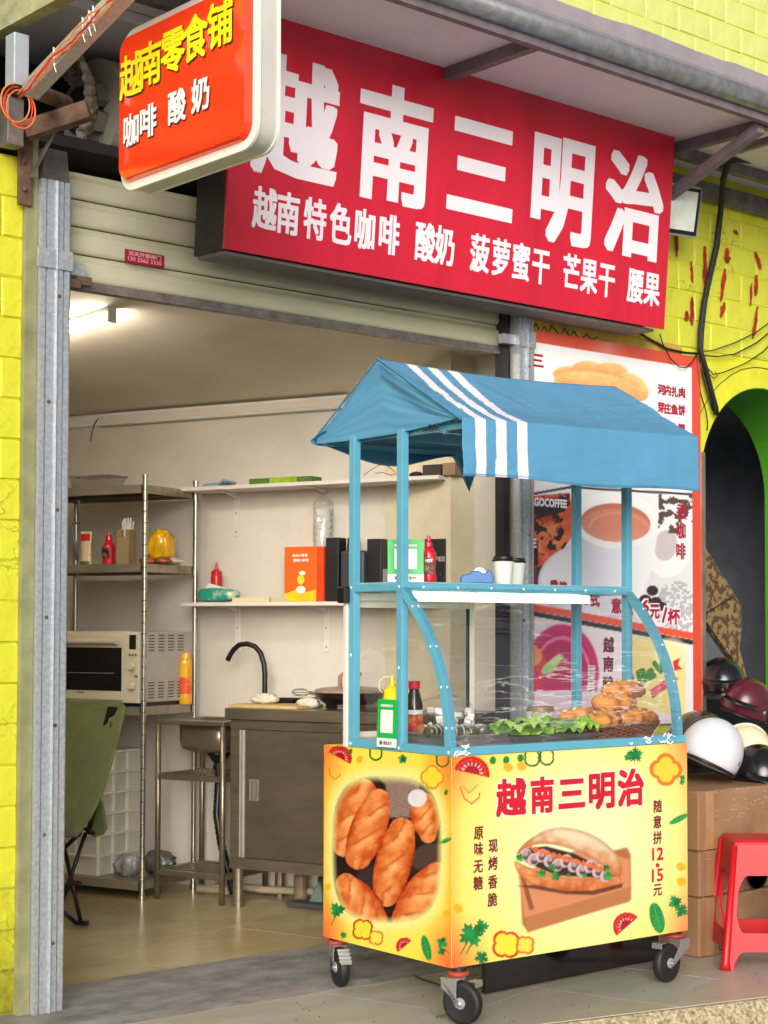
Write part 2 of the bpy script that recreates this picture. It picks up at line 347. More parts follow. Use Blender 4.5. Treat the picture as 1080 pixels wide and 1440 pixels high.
def print_sheet(name, pl, W, H, step, art_c, fn, m, parent, lift=.002):
    """pl origin is the lower left corner; art_c: artwork coordinates of corners BL, BR, TR, TL"""
    o, u, v, n = [Vector(p) for p in pl]; nu, nv = int(W/step), int(H/step)
    gu, gv = np.meshgrid(np.linspace(0, W, nu+1), np.linspace(0, H, nv+1)); gu = gu.ravel(); gv = gv.ravel()
    h = homog([(0, 0), (W, 0), (W, H), (0, H)], art_c); q = h @ np.stack([gu, gv, np.ones_like(gu)])
    A = Art(q[0]/q[2], q[1]/q[2]); A.u = gu/W; A.v = gv/H; fn(A)
    r = parent
    while r.parent: r = r.parent
    b = BASE.get(r.name, Vector((0, 0, 0))); oo = np.array(o-b+n*lift); P = oo+np.outer(gu, np.array(u))+np.outer(gv, np.array(v))
    ii, jj = np.meshgrid(np.arange(nu), np.arange(nv)); k = (jj*(nu+1)+ii).ravel()
    F_ = np.stack([k, k+1, k+nu+2, k+nu+1], 1)
    me = bpy.data.meshes.new(name); me.vertices.add(len(P)); me.vertices.foreach_set('co', P.ravel().astype(np.float32))
    me.loops.add(F_.size); me.loops.foreach_set('vertex_index', F_.ravel().astype(np.int32)); me.polygons.add(len(F_))
    me.polygons.foreach_set('loop_start', (np.arange(len(F_))*4).astype(np.int32)); me.update(calc_edges=True)
    at = me.color_attributes.new('Col', 'FLOAT_COLOR', 'POINT'); c = np.clip(A.c, 0, 1)
    c = np.where(c <= .04045, c/12.92, ((c+.055)/1.055)**2.4)*.86
    at.data.foreach_set('color', np.concatenate([c, np.ones((len(c), 1))], 1).ravel().astype(np.float32))
    me.materials.append(m); ob = bpy.data.objects.new(name, me); COL.objects.link(ob); ob.parent = parent; return ob
# ------------------------------------------------------------------ the setting
YEL = mat('yellow_paint', S8(202, 203, 48), .62, var=.10, scale=3, bump=.55, bscale=22, col2=S8(196, 190, 26), thr=(.35, .8))
YEL2 = mat('yellow_paint_pale', S8(204, 208, 66), .62, var=.10, scale=4, bump=.55, bscale=22, col2=S8(188, 188, 50), thr=(.4, .8))
GROUT = mat('old_yellow_grout', S8(196, 190, 34), .85, var=.25, scale=12, bump=.4)
YEL3 = mat('yellow_paint_hazed', S8(206, 214, 124), .62, var=.08, scale=4, bump=.5, bscale=22)  # same yellow paint, haze and overexposure put into the paler colour
for m_ in (YEL, GROUT): add_grime(m_, S8(120, 116, 20), -.1, .75, 9); add_cracks(m_, S8(120, 110, 20), 9, .02, .8)
add_cracks(YEL2, S8(130, 126, 30), 7, .02, .7)
PLAST = mat('room_plaster', S8(216, 209, 198), .75, var=.09, scale=1.6, bump=.08, bscale=14)
CEIL = mat('ceiling_plaster', S8(232, 222, 208), .8, var=.06, scale=1.5, bump=.05, bscale=8)
GALV = mat('galvanised_steel', S8(186, 192, 198), .4, metal=.55, col2=S8(166, 172, 180), scale=70, thr=(.4, .6), bump=.03)
GALVD = mat('dull_steel', S8(128, 126, 126), .5, metal=.5, col2=S8(92, 84, 80), scale=14)
RUST = mat('rusty_iron', S8(120, 96, 78), .8, metal=.2, col2=S8(74, 50, 38), scale=16, bump=.4)
CONC = mat('concrete', S8(136, 134, 130), .85, col2=S8(98, 96, 92), scale=9, stretch=(1, 3, 1), bump=.3, bscale=30)
STONE = mat('rough_stone', S8(190, 176, 140), .9, col2=S8(120, 108, 84), scale=70, bump=.9, bscale=50, thr=(.4, .62))
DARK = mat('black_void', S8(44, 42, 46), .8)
BLACK = mat('black_plastic', S8(22, 22, 24), .35, var=.2)
WHITE = mat('white_plastic', S8(228, 226, 222), .45, var=.05)
SOFF = mat('soffit_sheet', S8(222, 217, 224), .55, metal=.0, var=.06, scale=1.2)

def sbuild(name, mb, m, **k): return tag(build(name, mb, m, **k), kind='structure')
sbuild('street_ground', MB().box(-60, 60, -60, 3.0, -.5, -.16), mat('street_concrete', S8(190, 187, 182), .9, bump=.4))
edge = lambda x: 3.836-.2587*(x-4.048)
def rough_edge():
    mb = MB(); xs = np.linspace(0, 9, 150); top = []
    R = []
    for i, x in enumerate(xs):
        y = edge(x)+.008*wob(x, 9)+.004*wob(x, 40, 2)
        R.append([(x, y, -.004), (x, y-.012-.012*abs(wob(x, 14, 4)), -.02+.006*wob(x, 30, 3)), (x, y-.03-.02*abs(wob(x, 20, 5)), -.06), (x, y-.05+.02*wob(x, 17, 6), -.11), (x, y-.055, -.17), (x, 4.6, -.17), (x, 4.6, -.004)])
    mb.rings(R); return mb
plat = sbuild('shopfront_platform', rough_edge(), STONE)
def clip(poly, a, b, c):     # keep a*x+b*y<=c
    out = []
    for i in range(len(poly)):
        p, q = poly[i], poly[(i+1) % len(poly)]; dp = a*p[0]+b*p[1]-c; dq = a*q[0]+b*q[1]-c
        if dp <= 0: out.append(p)
        if dp*dq < 0: t = dp/(dp-dq); out.append((p[0]+(q[0]-p[0])*t, p[1]+(q[1]-p[1])*t))
    return out
def tile_floor(parent, m_list, o, deg, size, region, z, gap=.0016):
    a = rad(deg); e1 = (math.cos(a), math.sin(a)); e2 = (-e1[1], e1[0]); cnt = 0
    for i in range(-12, 14):
        for j in range(-12, 14):
            P = [(o[0]+e1[0]*(i+u)*size+e2[0]*(j+v)*size, o[1]+e1[1]*(i+u)*size+e2[1]*(j+v)*size) for u, v in
                 ((gap/size, gap/size), (1-gap/size, gap/size), (1-gap/size, 1-gap/size), (gap/size, 1-gap/size))]
            for h in region: P = clip(P, *h); 
            if len(P) < 3: continue
            A = abs(sum(P[k][0]*P[(k+1) % len(P)][1]-P[(k+1) % len(P)][0]*P[k][1] for k in range(len(P))))/2
            if A < .002: continue
            dz = random.uniform(-.0004, .0004)
            build('tile', MB().hexa([(x, y, z-.006) for x, y in P], [(x, y, z+dz) for x, y in P]), random.choice(m_list), parent); cnt += 1
def tilemat(name, c, c2, rough, sc=2.2):
    m = mat(name, c, rough, col2=c2, scale=sc, stretch=(1, 2.6, 1), thr=(.35, .7), spec=.5); return m
OT = [tilemat('outer_tile_%s' % s_, S8(*a), S8(*b), .32) for s_, a, b in (('a', (178, 178, 168), (156, 156, 146)), ('b', (172, 174, 166), (152, 153, 143)), ('c', (184, 178, 162), (160, 156, 144)))]
IT = [tilemat('inner_tile_%s' % s_, S8(*a), S8(*b), .22) for s_, a, b in (('a', (182, 164, 124), (160, 142, 104)), ('b', (176, 160, 120), (156, 138, 100)))]
fl = sbuild('platform_floor', MB().hexa([(0, edge(0)+.012, -.1), (9, edge(9)+.012, -.1), (9, 5.2, -.1), (0, 5.2, -.1)], [(0, edge(0)+.012, -.0035), (9, edge(9)+.012, -.0035), (9, 5.2, -.0035), (0, 5.2, -.0035)]), mat('dark_grout', S8(110, 100, 86), .9))
tile_floor(fl, OT, (4.437, 4.249), 16, .5, [(0, 1, 4.98), (-.2587, -1, -(3.836+.2587*4.048)-.016), (-1, 0, -1.0), (1, 0, 8.2)], 0.0)
# sloping concrete threshold under the shutter
mb = MB(); R = []
for i in range(61):
    x = .6+4.6*i/60; y0 = 4.735+.012*wob(x, 3)+.006*wob(x, 14, 3)-(x-3)*.06
    R.append([(x, y0, .0015), (x, y0+.05, .013+.002*wob(x, 20)), (x, y0+.16, .02), (x, 5.0, .026+.0015*wob(x, 12, 4)), (x, 5.245, .033), (x, 5.245, -.05), (x, y0, -.05)])
mb.rings(R)
sbuild('concrete_threshold', mb, mat('threshold_concrete', S8(142, 140, 137), .8, col2=S8(92, 90, 88), scale=6, stretch=(1, 1.8, 1), bump=.3, bscale=40))
fi = sbuild('shop_floor', MB().box(.6, 6.2, 5.2, 10, -.1, .0265), mat('dark_grout', S8(110, 100, 86), .9))
tile_floor(fi, IT, (3.45, 5.6), 16, .8, [(0, -1, -5.247), (0, 1, 8.6), (-1, 0, -1.5), (1, 0, 5.6)], .0305)
# shop interior
sbuild('shop_side_wall', MB().box(-3.4, .98, 0, .12, 0, 2.9), PLAST, fr=FR)
sbuild('shop_back_wall', MB().box(1.2, 5.2, 8.9, 9.02, 0, 2.97), PLAST)
sbuild('shop_left_wall', MB().box(1.38, 1.5, 5.2, 9, 0, 2.97), PLAST)
def ceil_z(x, y):
    d = (4.969-x)*.948+(6.229-y)*.319; k = max(0, 5.9-y)*.25*min(1, max(0, (x-4.0)/.8)); return 2.40+.08*max(d, -.2)+k
mb = MB(); mb.grid(lambda u, v: (1.3+4.5*u, 5.12+3.95*v, ceil_z(1.3+4.5*u, 5.12+3.95*v)), 40, 40)
sbuild('shop_ceiling', mb, CEIL, smooth=True, solid=.012)
sbuild('ceiling_slab', MB().box(1.3, 5.9, 5.12, 9.1, 2.98, 3.02), DARK)
sbuild('wall_pillar', MB().box(5.10, 5.90, 5.40, 5.95, 0, 2.9), mat('pillar_paint', S8(222, 212, 184), .7, var=.05, bump=.05))
# facade walls
wl_ = sbuild('facade_wall_left', MB().box(.3, 2.79, 5.0, 5.2, -.1, 2.87), GROUT)
def arch_pts(cx, cz, r, n=24): return [(cx-r*math.cos(math.pi*k/n), cz+r*math.sin(math.pi*k/n)) for k in range(n+1)]
AC, AZ, AR = 6.855, 1.985, .503
sbuild('facade_wall_strip', MB().box(5.165, 5.95, 5.0, 5.05, -.1, 3.47), GROUT)
pts = [(5.952, -.1), (AC-AR, -.1)]+arch_pts(AC, AZ, AR)+[(AC+AR, -.1), (9.5, -.1), (9.5, 5.4), (.3, 5.4), (.3, 3.47), (5.952, 3.47)]
mb = MB(); n = len(pts)
mb.v = [(x, 5.0, z) for x, z in pts]+[(x, 5.365, z) for x, z in pts]
mb.f = [tuple(range(n)), tuple(range(2*n-1, n-1, -1))]+[(i, (i+1) % n, n+(i+1) % n, n+i) for i in range(n)]
wr = sbuild('facade_wall_right', mb, mat('painted_wall_relief', S8(216, 214, 52), .66, col2=S8(186, 186, 40), scale=5, thr=(.4, .75), bump=.6, bscale=14))
bm = bmesh.new(); bm.from_mesh(wr.data); bmesh.ops.triangulate(bm, faces=[f for f in bm.faces if len(f.verts) > 4]); bm.to_mesh(wr.data); bm.free()
# green reveal lining of the arch
ap = [(AC-AR+.003, 0)]+arch_pts(AC, AZ, AR-.003, 40)+[(AC+AR-.003, 0)]
mb = MB(); mb.v = [(x, y, z) for y in (5.003, 5.362) for x, z in ap]; n = len(ap); mb.f = [(i, i+1, n+i+1, n+i) for i in range(n-1)]
build('arch_reveal', mb, mat('green_paint', S8(74, 150, 34), .55, var=.1, scale=3, bump=.1), wr, solid=.004)
# arch ring joint in the plaster
rg = [(AC-(AR+.1)*math.cos(t), 4.9985, AZ+(AR+.1)*math.sin(t)+.004*wob(t, 9)) for t in np.linspace(.35, 2.0, 30)]
build('arch_joint', MB().tube(rg, .0028, 5), mat('joint_dark', S8(120, 112, 30), .9), wr)
# split-face wall tiles as single pieces
def tile_meshes(w, h, m, k=4):
    out = []
    for q in range(k):
        r = random.Random(q+int(w*1000)); e = .005; d = .0045
        j = lambda: r.uniform(-.0025, .0025)
        b = [(0, 0, 0), (w, 0, 0), (w, 0, h), (0, 0, h)]; t = [(e+j(), -d+j(), e+j()), (w-e+j(), -d+j(), e+j()), (w-e+j(), -d+j(), h-e+j()), (e+j(), -d+j(), h-e+j())]
        c = (w*(.4+.2*r.random()), -d-.003*r.random(), h*(.4+.2*r.random())); me = bpy.data.meshes.new('tile')
        me.from_pydata(b+t+[c], [], [(0, 1, 5, 4), (1, 2, 6, 5), (2, 3, 7, 6), (3, 0, 4, 7), (4, 5, 8), (5, 6, 8), (6, 7, 8), (7, 4, 8)]); me.materials.append(m); out.append(me)
    return out
def wall_tiles(parent, x0, x1, z0, z1, w, h, m, keep=lambda x, z: True, y=5.0, name='tile', ph=0.0):
    ms = tile_meshes(w-.004, h-.004, m); row = 0; z = z0; PART = {}
    while z+h <= z1+1e-6:
        x = x0-(w/2 if row % 2 else 0)+ph
        while x < x1:
            if x+w <= x1+1e-4 and keep(x+w/2, z+h/2):
                o = bpy.data.objects.new(name, random.choice(ms)); COL.objects.link(o); o.parent = parent; o.location = (x+.002, y, z+.002)
            elif x+.03 < x1 and keep((x+x1)/2, z+h/2):
                kk = round(x1-x, 3)
                if kk not in PART: PART[kk] = tile_meshes(kk-.004, h-.004, m)
                o = bpy.data.objects.new(name, random.choice(PART[kk])); COL.objects.link(o); o.parent = parent; o.location = (x+.002, y, z+.002)
            x += w
        z += h; row += 1
wall_tiles(wl_, 2.79-.24*2-.0, 2.79, 0.03, 2.87, .24, .135, YEL)
wall_tiles(wr, 4.4, 7.6, 3.5, 4.75, .24, .125, YEL3, keep=lambda x, z: z > 3.5+(x-4.4)*-.1)
ARCHK = lambda x, z: math.hypot(x-AC, (z-AZ)) > AR+.17 or z < 0
wall_tiles(wr, 5.95, 7.6, 2.62, 3.42, .24, .135, YEL2, keep=ARCHK)
# peeled red paint left on the wall
REDP = mat('old_red_paint', S8(176, 40, 30), .8, var=.3, scale=20)
mb = MB()
PEEL = [((987,341),(988,402),6), ((1018,343),(1019,364),7), ((1016,372),(1010,418),5), ((1016,420),(1010,440),6), ((1058,348),(1066,372),6), ((1060,380),(1059,410),6),
        ((1053,392),(1052,424),3), ((970,413),(970,452),5), ((963,432),(962,446),5), ((968,362),(970,392),3), ((1062,425),(1056,470),5), ((1027,318),(1033,323),4), ((946,300),(948,356),4)]
PW = [[[6.3798,3.1216],[6.3797,2.9129],6],[[6.5499,3.1393],[6.5535,3.0669],7],[[6.5360,3.0367],[6.4985,2.8728],5],[[6.5315,2.8700],[6.4964,2.7967],6],[[6.7764,3.1543],[6.8203,3.0754],6],[[6.7846,3.0423],[6.7758,2.9352],6],[[6.7431,2.9944],[6.7341,2.8807],3],[[6.2821,2.8631],[6.2787,2.7307],5],[[6.2433,2.7941],[6.2369,2.7461],5],[[6.2759,3.0353],[6.2840,2.9346],3],[[6.7916,2.8842],[6.7523,2.7211],5],[[6.6027,3.2342],[6.6361,3.2217],4],[[6.1651,3.2286],[6.1709,3.0409],4]]
for a, b, wd in PW:
    a = Vector(a); b = Vector(b); L = []; Rr = []; d = (b-a).normalized(); q = Vector((-d.y, d.x))
    for i in range(11):
        t = i/10; ww = wd*.0036*(.5+.9*abs(wob(t*5+a.x*9, 1, wd)))*(math.sin(math.pi*min(max(t, .06), .94)))**.4
        c = a+(b-a)*t+q*.008*wob(t*4+a.x*5, 1, 3); L.append((c+q*ww)); Rr.append((c-q*ww))
    poly = L+Rr[::-1]; mb.prism([(p.x, 4.9875, p.y) for p in poly], (0, -.0015, 0))
build('peeling_red_paint', mb, REDP, wr)
# recess above the left wall
sbuild('facade_recess_wall', MB().box(.3, 2.79, 5.32, 5.4, 2.87, 3.5), mat('dark_yellow', S8(150, 150, 40), .8, col2=S8(60, 56, 30), scale=5, bump=.5))  # dull yellow with dark olive patches
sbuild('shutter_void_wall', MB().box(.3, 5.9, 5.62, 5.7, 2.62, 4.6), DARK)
# dark hall behind the arch
HALL = mat('hall_paint', S8(150, 152, 166), .8)
sbuild('hall_back_wall', MB().box(5.9, 9.5, 6.9, 7.0, 0, 3), HALL)
sbuild('hall_left_wall', MB().box(5.85, 5.95, 5.31, 7, 0, 3), HALL)
sbuild('hall_right_wall', MB().box(8.6, 8.7, 5.31, 7, 0, 3), HALL)
sbuild('hall_ceiling', MB().box(5.8, 9.5, 5.31, 7, 2.52, 2.6), HALL)
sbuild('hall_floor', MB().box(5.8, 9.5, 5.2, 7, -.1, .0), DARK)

# ------------------------------------------------------------------ awning roof over the shop front
t = thing('awning_roof', 'grey metal awning roof with silver tube edge above the red shop sign', 'awning', (2.7, 4.2, 3.45))
build('soffit_panel', MB().box(2.70, 9.0, 4.2, 4.99, 3.472, 3.492), SOFF, t)
build('rear_beam', MB().box(2.72, 9.0, 4.76, 4.80, 3.42, 3.470), GALVD, t)
build('wall_beam', MB().box(5.95, 9.0, 4.945, 4.985, 3.335, 3.42), GALVD, t)
for x in (2.98, 4.40, 5.86): build('cross_beam', MB().box(x, x+.04, 4.235, 4.757, 3.425, 3.470), mat('beam_paint', S8(120, 108, 116), .6, var=.2, scale=12), t)
build('front_tube', MB().tube([(2.6, 4.19, 3.50), (9, 4.19, 3.50)], .045, 14), mat('silver_tube', S8(170, 172, 176), .35, metal=.7, col2=S8(130, 130, 134), scale=20), t, smooth=True)
build('front_rail', MB().box(2.6, 9, 4.20, 4.232, 3.425, 3.468), mat('beam_paint', S8(120, 108, 116), .6, var=.2, scale=12), t)
mb = MB(); R = []
for i in range(80):
    x = 2.6+6.4*i/79; R.append([(x, 4.155, 3.525), (x, 4.15, 3.535), (x, 4.16+.006*wob(x, 5), 3.60+.012*wob(x, 2.3)+.006*wob(x, 9)), (x, 4.175, 3.60+.012*wob(x, 2.3)), (x, 4.99, 3.56), (x, 4.99, 3.53)])
mb.rings(R); build('roof_flashing', mb, mat('flashing_sheet', S8(166, 158, 164), .5, metal=.3, var=.1), t)
build('end_fascia', MB().box(2.64, 2.69, 3.9, 5.2, 3.27, 3.46), mat('mossy_cement', S8(176, 176, 140), .85, col2=S8(120, 122, 84), scale=12, bump=.4), t)
t = thing('diagonal_strut', 'painted steel strut running from behind the red sign up to the awning edge', 'strut', (5.93, 4.75, 3.25))
build('bar', MB().bar([5.9073,4.8600,3.2359], (5.80, 4.24, 3.41), .042, .042), mat('beam_paint', S8(120, 108, 116), .6, var=.2, scale=12), t)
build('second_bar', MB().bar([5.9868,4.5000,3.4078], (6.05, 4.24, 3.44), .03, .03), mat('beam_paint', S8(120, 108, 116), .6, var=.2, scale=12), t)

sbuild('lintel', MB().box(.3, 5.94, 4.993, 5.61, 3.43, 3.468), SOFF)
# ------------------------------------------------------------------ shutter and its guide rails
CY, CZ_ = 3.1994, 3.1942
SLAT = mat('cream_slat', S8(196, 194, 166), .4, metal=.15, var=.08, scale=3, stretch=(1, 1, 4))
t = thing('roller_shutter', 'half raised cream metal roller shutter above the shop opening', 'roller shutter', (2.92, 5.05, 2.46))
prof = [(0, 0), (-.008, .004), (-.012, .016), (-.012, .060), (-.008, .070), (.002, .076), (.006, .084), (.002, .092)]
k = 0; z = 2.495
while z < 3.1:
    lean = max(0, z-2.80)*1.25; zc_ = z-max(0, z-2.80)*.45
    R = []
    for x in (2.93, 5.06):
        R.append([(x, 5.05+y+lean*(1+0*h)+(h*1.25 if z > 2.80 else 0), zc_+h*(.55 if z > 2.80 else 1)) for y, h in prof]+[(x, 5.052+y+lean+(h*1.25 if z > 2.80 else 0), zc_+h*(.55 if z > 2.80 else 1)) for y, h in prof[::-1]])
    o = smooth_by_angle(build('slat', MB().rings(R), SLAT, t), 50)
    z += .0955
build('bottom_rail', MB().box(2.925, 5.065, 5.028, 5.066, 2.462, 2.474).box(2.925, 5.065, 5.034, 5.058, 2.474, 2.496), mat('rail_steel', S8(150, 142, 138), .45, metal=.6, col2=S8(110, 100, 94), scale=20), t, bevel=.002)
build('roll', MB().tube([(CY+.01, 5.33, CZ_), (5.06, 5.33, CZ_)], .20, 32), mat('cream_roll', S8(170, 168, 150), .5, var=.1), t, smooth=False)
# the coiled slat ends seen from the side
mb = MB()
for layer in range(7):
    r0 = .115+layer*.012; pts = []
    for i in range(88):
        a = -.7+i*4.4/88; r = r0+.007*math.sin(i*1.35+layer)+.003*wob(i, .7, layer)
        pts.append((CY-.05-.012*layer+.006*wob(i, .5, layer+3), 5.33-r*math.sin(a)*1.0, CZ_-r*math.cos(a)*1.1))
    R = [[(x-.012, y, z), (x+.016, y, z), (x+.016, y+.002, z+.003), (x-.012, y+.002, z+.003)] for x, y, z in pts]
    mb.rings(R)
build('coiled_slats', mb, mat('dirty_slat', S8(196, 186, 168), .6, metal=.2, col2=S8(104, 92, 80), scale=14), t)
build('barrel', MB().tube([(CY-.05, 5.33, CZ_), (CY+.05, 5.33, CZ_)], .085, 20), mat('barrel_steel', S8(56, 56, 66), .5, metal=.5), t, smooth=False)
mb = MB()
for k in range(7):
    a = k*.9+.3; mb.m = Matrix.Translation((CY-.04, 5.33, CZ_)) @ Matrix.Rotation(a, 4, 'X'); mb.box(0, .05, -.035, .035, .085, .125)
mb.m = Matrix.Identity(4)
build('barrel_block', mb, mat('block_grey', S8(128, 126, 112), .6, var=.2), t)
ls = Vector([3.2545,5.0360,2.6094])
lp = build('sticker', MB().box(ls.x-.082, ls.x+.082, 5.033, 5.036, ls.z-.024, ls.z+.024), mat('sticker_red', S8(150, 16, 40), .5), t)
PLS = ((ls.x, 5.033, ls.z), (1, 0, 0), (0, 0, 1), (0, -1, 0))
WPR = mat('white_print', S8(235, 228, 236), .5, var=.02)
lettering('sticker_text', [('天天开锁修门', 0, .011, .135, .016), ('130 2563 3330', 0, -.008, .14, .014)], PLS, .0005, mat('sticker_ink', S8(214, 150, 160), .6), lp, lift=.0008)
def rail(name, label, x0, x1, z1, y0=4.952, flare=False):
    t = thing(name, label, 'guide rail', (x0, 4.98, 0)); w_ = x1-x0
    prof = [(0, .05), (0, 0), (.006, -.004), (.16, -.004), (.20, .010), (.24, -.004), (.47, -.004), (.50, -.016), (.54, -.004), (.74, -.004), (.78, .010), (.82, -.004), (.95, -.004), (1, 0), (1, .05), (.9, .05), (.1, .05)]
    R = [[(x0+a*w_, y0+b, z) for a, b in prof] for z in (0.0, z1)]
    smooth_by_angle(build('channel', MB().rings(R), GALV, t), 20)
    mb = MB()
    for k in range(7):
        z = .25+k*.36
        mb.lathe([(.0065, 0), (.0065, .003), (.003, .0045)], n=10); mb.v[-30:] = [(x0+w_*(.30 if k % 2 else .62)+p[0], y0-.004-p[2], z+p[1]) for p in mb.v[-30:]]
    build('screw', mb, RUST, t)
    return t
t = rail('shutter_guide_rail', 'galvanised shutter guide rail beside the left yellow wall', 2.79, 2.905, 2.80)
build('top_flare', MB().hexa([(2.80, 4.95, 2.80), (2.90, 4.95, 2.80), (2.90, 4.99, 2.80), (2.80, 4.99, 2.80)], [(2.84, 5.02, 2.93), (2.93, 5.02, 2.93), (2.93, 5.06, 2.93), (2.84, 5.06, 2.93)]), GALVD, t, bevel=.004)
build('stop_plate', MB().box(2.775, 2.91, 4.941, 4.945, 2.50, 2.565).box(2.912, 2.985, 4.99, 5.0, 2.50, 2.545), GALV, t, bevel=.001)
build('lock_hook', MB().box(2.915, 2.965, 4.98, 5.01, 2.455, 2.485).box(2.95, 3.01, 4.985, 5.005, 2.47, 2.50), RUST, t, bevel=.002)
build('side_flange', MB().box(2.745, 2.788, 4.968, 4.999, 0, 2.95), mat('olive_flange', S8(150, 150, 110), .6, metal=.2, var=.2), t)
t = rail('shutter_guide_rail', 'galvanised shutter guide rail between the dark gap and the coffee poster', 5.073, 5.163, 3.3)
build('stop_plate', MB().box(5.078, 5.168, 4.941, 4.945, 2.49, 2.56).box(5.0, 5.08, 4.97, 5.0, 2.50, 2.54), GALV, t, bevel=.001)
build('dark_channel', MB().box(5.04, 5.072, 5.01, 5.06, 0, 3.0), DARK, t)
t = thing('rusty_wall_bracket', 'rusty steel bracket bolted above the left yellow wall', 'bracket', (2.70, 4.95, 2.8))
build('plate', MB().box(2.71, 2.76, 4.955, 4.97, 2.70, 2.98), RUST, t, bevel=.002)
build('arm', MB().bar([2.7043,4.9000,2.9311], [2.8513,4.7500,2.9952], .05, .06), RUST, t, bevel=.003)
build('round_stub', MB().tube([[2.5819,4.6600,2.9863], [2.8800,4.9500,3.0730]], .026, 14), RUST, t, smooth=False)
build('flat_strap', MB().bar([2.7392,4.9300,2.7894], [2.8137,4.8500,2.9998], .006, .022, (0, 1, 0)), GALVD, t)
mb = MB()
for px in ([2.7240,4.9550,2.8422], [2.7292,4.9550,2.7523]): mb.ell((px[0], 4.95, px[2]), (.009, .006, .009), 10, 6)
build('bolt', mb, RUST, t, smooth=True)
t = thing('square_conduit', 'pale blue grey square metal post end at the far left under the awning', 'post', [2.6575,4.9000,3.0638])
a = [2.6601,4.9000,3.0643]; b = [2.6550,4.9000,3.2405]; c = [2.6548,4.9000,2.8700]
build('upper_sleeve', MB().box(a[0]-.02, a[0]+.035, 4.87, 4.93, a[2], b[2]), mat('bluish_zinc', S8(180, 190, 200), .4, metal=.3, var=.1), t, bevel=.003)
build('lower_tube', MB().box(c[0]-.03, c[0]+.03, 4.88, 4.94, c[2], a[2]-.03), GALVD, t, bevel=.003)
build('clamp', MB().box(a[0]-.03, a[0]+.045, 4.86, 4.94, a[2]-.035, a[2]+.002), BLACK, t, bevel=.003)
t = thing('sign_support_tube', 'galvanised square tube wrapped with cable ties holding the orange sign', 'metal tube', [2.5919,4.6600,2.9952])
P0 = Vector([2.5819,4.6600,2.9773]); P1 = Vector([2.6360,4.1500,3.1857])
build('tube', MB().bar(P0, P1, .05, .05), GALV, t, bevel=.003)
mb = MB(); dd = (P1-P0)
for s_ in (.32, .60, .66, .70):
    c = P0+dd*s_; mb.bar(c+Vector((-.0275, 0, .030)), c+Vector((-.0280, -.006, -.030)), .004, .0025)
    mb.bar(c+Vector((-.029, -.006, -.026)), c+Vector((-.024, -.012, -.050)), .003, .002)
build('cable_tie', mb, WHITE, t)
for nm, col_, k in (('orange_wire', S8(230, 110, 40), 0), ('red_wire', S8(200, 40, 30), 1), ('orange_wire', S8(236, 130, 60), 2)):
    pts = []
    for i in range(40):
        s_ = i/39; c = P0+dd*s_*.95+Vector((-.034-.004*k, 0, -.030+.010*k+.016*wob(i*.16, 1, k+4)+.010*wob(i*.4, 1, k))); pts.append(c)
    build(nm, MB().tube(pts, .0028, 6), mat('wire_%d' % k, col_, .4), t, smooth=True)
    lo = [P0+Vector((-.035-.05*math.sin(u)-.01*k, -.01, -.01-.055+.06*math.cos(u)+.008*k)) for u in np.linspace(0, 5.6, 26)]
    build(nm, MB().tube(lo, .0026, 6), mat('wire_%d' % k, col_, .4), t, smooth=True)

# ------------------------------------------------------------------ big red shop sign
t = thing('shop_sign_board', 'wide crimson shop sign with huge white characters above the shutter', 'shop sign', (3.41, 4.765, 2.625))
o_ = Vector((3.41, 4.765, 2.625)); v_ = Vector((0, -.065, .84)).normalized(); n_ = Vector((1, 0, 0)).cross(v_); W_, H_ = 2.3926, .862
RED = mat('crimson_vinyl', S8(205, 26, 54), .38, var=.10, scale=2.2, stretch=(2.5, 1, .5), coat=.15, bump=.03, bscale=3)
P = [o_, o_+Vector((W_, 0, 0)), o_+Vector((W_, 0, 0))+v_*H_, o_+v_*H_]
build('face_panel', MB().prism([tuple(p) for p in P], tuple(-n_*.012)), RED, t)
Q = [p-n_*.014+Vector((0, 0, 0)) for p in P]
fr_m = mat('sign_frame_black', S8(28, 28, 32), .5, col2=S8(70, 72, 74), scale=18, thr=(.62, .75))
build('side_return', MB().hexa([(3.412, Q[0].y, Q[0].z), (3.424, Q[0].y, Q[0].z), (3.424, 4.955, 2.628), (3.412, 4.955, 2.628)], [(3.412, Q[3].y, Q[3].z), (3.424, Q[3].y, Q[3].z), (3.424, 4.90, 3.40), (3.412, 4.90, 3.40)]), fr_m, t)
build('bottom_return', MB().hexa([(3.426, 4.79, 2.612), (5.76, 4.79, 2.612), (5.76, 4.95, 2.616), (3.426, 4.95, 2.616)], [(3.426, 4.79, 2.624), (5.76, 4.79, 2.624), (5.76, 4.95, 2.628), (3.426, 4.95, 2.628)]), mat('sign_under_grey', S8(120, 112, 112), .6, var=.15), t)
build('back_frame', MB().box(3.43, 5.74, 4.80, 4.86, 2.64, 2.68).box(3.43, 5.74, 4.80, 4.86, 3.3, 3.34).box(5.725, 5.75, 4.78, 4.9, 2.64, 3.4), GALVD, t)
PS = (o_, (1, 0, 0), v_, n_)
big = [('越', .288, .505, .385, .455), ('南', .763, .505, .385, .46), ('三', 1.223, .500, .385, .46), ('明', 1.693, .503, .40, .475), ('治', 2.150, .505, .39, .46)]
lettering('large_character', big, PS, .0150, WPR, t, lift=.0012, vb=.0110, ring=RING, split=True)
row = []
for ch, px, py in (('越',365,304),('南',398,308),('特',436,318),('色',474,325),('咖',508,331),('啡',541,339),('酸',592,350),('奶',620,354),('菠',668,362),('萝',699,368),('蜜',726,376),('干',754,382),('芒',798,387),('果',822,393),('干',848,397),('腰',887,392),('果',912,398)): pass
